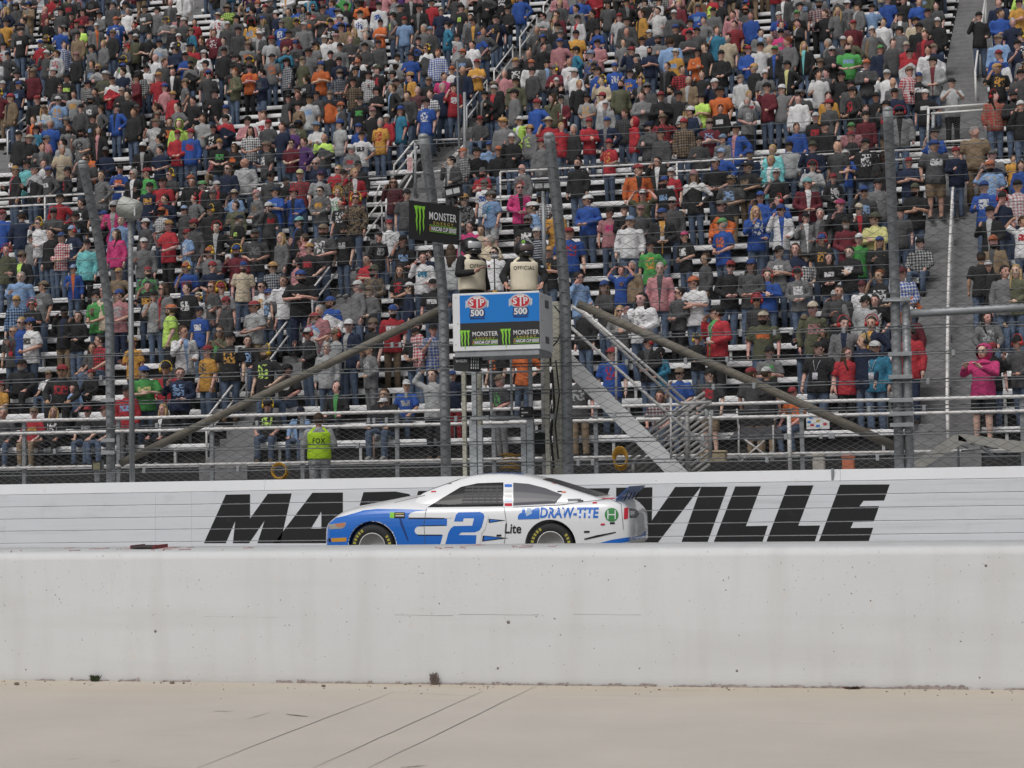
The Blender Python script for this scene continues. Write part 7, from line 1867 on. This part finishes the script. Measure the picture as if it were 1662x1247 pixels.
# glass laid on from above: windscreen and rear window, plus roof stripe
def top_decal(poly, name, m, off=.004):
    tris = tessellate_polygon([[Vector((p[0], p[1], 0)) for p in poly]]); P_, T = subdiv2(poly, tris, .09); vs = []
    for p in P_:
        h = BV.ray_cast(Vector((XN + p.x, YC + p.y, 3)), Vector((0, 0, -1))); vs.append(h[0] + h[1].normalized() * (off if h[1].z > 0 else -off))
    mb = MB(); mb.add(vs, T, 0, True); return mb.build(name, m, car)
top_decal([(lxc(700), -.62), (lxc(700), .62), (lxc(757), .47), (lxc(757), -.47)], 'windscreen', GLASS)
top_decal([(lxc(891), -.45), (lxc(891), .45), (lxc(980), .60), (lxc(980), -.60)], 'rear_window', mat('rear_window', (.05, .045, .042), .25, spec=.3))
for yy in (-.2, .2): top_decal([(lxc(893), yy - .012), (lxc(893), yy + .012), (lxc(978), yy * 1.3 + .014), (lxc(978), yy * 1.3 - .014)], 'glass_strap', MT['galv_dark'], .007)
top_decal([(lxc(772), -.30), (lxc(772), .36), (lxc(838), .36), (lxc(858), -.30)], 'roof_panel', CBLUE, .005)
# spoiler, wheels, exhaust side skirt, tail lamps
sx0 = lxc(1012); mb = MB()
for y0, y1 in ((-.78, .78),):
    z0, z1 = zc_(1012, 810), zc_(1030, 789)
    vs = [(sx0, y0, z0), (sx0, y1, z0), (sx0 + .22, y1 * .98, z1), (sx0 + .22, y0 * .98, z1)]
    mb.prism([Vector((XN + a, YC + b, c)) for a, b, c in vs], (.012, 0, .004))
mb.build('spoiler', CBLUE, car)
for yy in (-.5, -.17, .17, .5):
    mb = MB(); mb.tube([(XN + sx0 + .16, YC + yy, zc_(1012, 810) + .10), (XN + sx0 + .10, YC + yy, zc_(1012, 810) - .02)], .009, 6); mb.build('spoiler_brace', CBLACK, car)
decal(Z2([(1290, 470), (1330, 462), (1326, 565), (1288, 572)]), 'tail_lamp', MT['red'], .006); decal(Z2([(1336, 470), (1400, 480), (1430, 520), (1400, 560), (1340, 560)]), 'tail_lamp', mat('tail_black', (.05, .045, .05), .35), .005)
decal(Z2([(1345, 495), (1385, 500), (1385, 530), (1345, 530)]), 'tail_sticker', mat_wp2, .008)
TYRE, RIM = mat('tyre_rubber', (.018, .018, .019), .75), mat('rim_paint', (.80, .79, .77), .35, .0, .1, 10)
YEL = mat('tyre_lettering', (.42, .38, .06), .7)
for wx in WX:
    for sy in (-1, 1):
        Mx = Matrix.Translation((XN + wx, YC + sy * (CW - .035), WZ)) @ Matrix.Rotation(math.pi / 2 * (1 if sy < 0 else -1), 4, 'X')
        wl = MB(); wl.lathe([(.215, .0), (.25, .012), (.31, .010), (.345, -.02), (WR, -.06), (WR, -.22), (.34, -.26), (.25, -.28), (.20, -.27)], 40, 0, Mx); w_ = wl.build('wheel', TYRE, car)
        rm = MB(); rm.lathe([(.218, .004), (.21, .008), (.197, -.006), (.185, -.05), (.17, -.075), (.10, -.085), (.075, -.05), (.045, -.045), (0, -.045)], 32, 0, Mx); rm.build('rim', RIM, w_)
        hb = MB(); hb.lathe([(.045, -.05), (.045, -.015), (.035, .0), (0, .002)], 16, 0, Mx); hb.build('hub_nut', MT['galv_dark'], w_)
        for k in range(5):
            a = k * 2 * math.pi / 5 + .3; R2 = Mx @ Matrix.Rotation(a, 4, 'Z')
            o_ = MB(); o_.ell((.125, 0, -.078), (.032, .045, .012), 10, 6, 0, R2); o_.build('rim_hole', CBLACK, w_)
        for (a0, a1) in ((-60, 40), (120, 220)):
            for k in range(9):
                aa = math.radians(a0 + (a1 - a0) * k / 9); da = math.radians((a1 - a0) / 9 * .62)
                q = MB(); vs = [Mx @ Vector((r_ * math.cos(t_), r_ * math.sin(t_), .0145)) for r_, t_ in ((.27, aa), (.27, aa + da), (.315, aa + da), (.315, aa))]; q.add(vs, [(0, 1, 2, 3)]); q.build('sidewall_mark', YEL, w_)
# seams between the body panels, and small stickers
SEAM = mat('panel_seam', (.10, .10, .11), .6)
for pl in ([(692, 825), (688, 850), (690, 885)], [(818, 823), (822, 850), (818, 885)], [(640, 816), (690, 804)], [(986, 808), (1008, 818), (1012, 860)], [(833, 823), (905, 820), (985, 810)]):
    for (xa, ya), (xb, yb) in zip(pl[:-1], pl[1:]):
        L_ = math.hypot(xb - xa, yb - ya); nx, ny = -(yb - ya) / L_ * .35, (xb - xa) / L_ * .35
        decal([(xa + nx, ya + ny), (xb + nx, yb + ny), (xb - nx, yb - ny), (xa - nx, ya - ny)], 'panel_seam', SEAM, .0095)
for x, y, w_, h_, m in ((806, 868, 8, 3, 'print_black'), (938, 812, 9, 2.5, 'print_black'), (962, 815, 7, 2.5, 'red'), (948, 862, 9, 3, 'print_black'), (975, 850, 7, 3, 'red'), (990, 848, 8, 3, 'print_black'), (700, 797, 8, 2.2, 'red'), (726, 784, 7, 2, 'print_black'), (905, 797, 7, 2, 'print_black')):
    decal([(x, y), (x + w_, y - .3), (x + w_ - .5, y + h_ - .3), (x - .5, y + h_)], 'small_sticker', MT[m], .007)
# dark splitter and skirt, window rail, roof flap strips
mb = MB(); mb.bbox((XN + .02, YC - .80, -.05), (XN + .30, YC + .80, -.01), .01); mb.build('splitter', CBLACK, car)
mb = MB(); mb.bbox((XN + WX[0] + .45, YC - .965, -.08), (XN + WX[1] - .45, YC - .935, .02), .006); mb.build('side_skirt', CBLACK, car)
decal(Z1([(820, 560), (835, 560), (905, 760), (895, 770), (830, 620)]), 'fender_vent', mat('vent_blue', (.008, .05, .22), .5), .006)
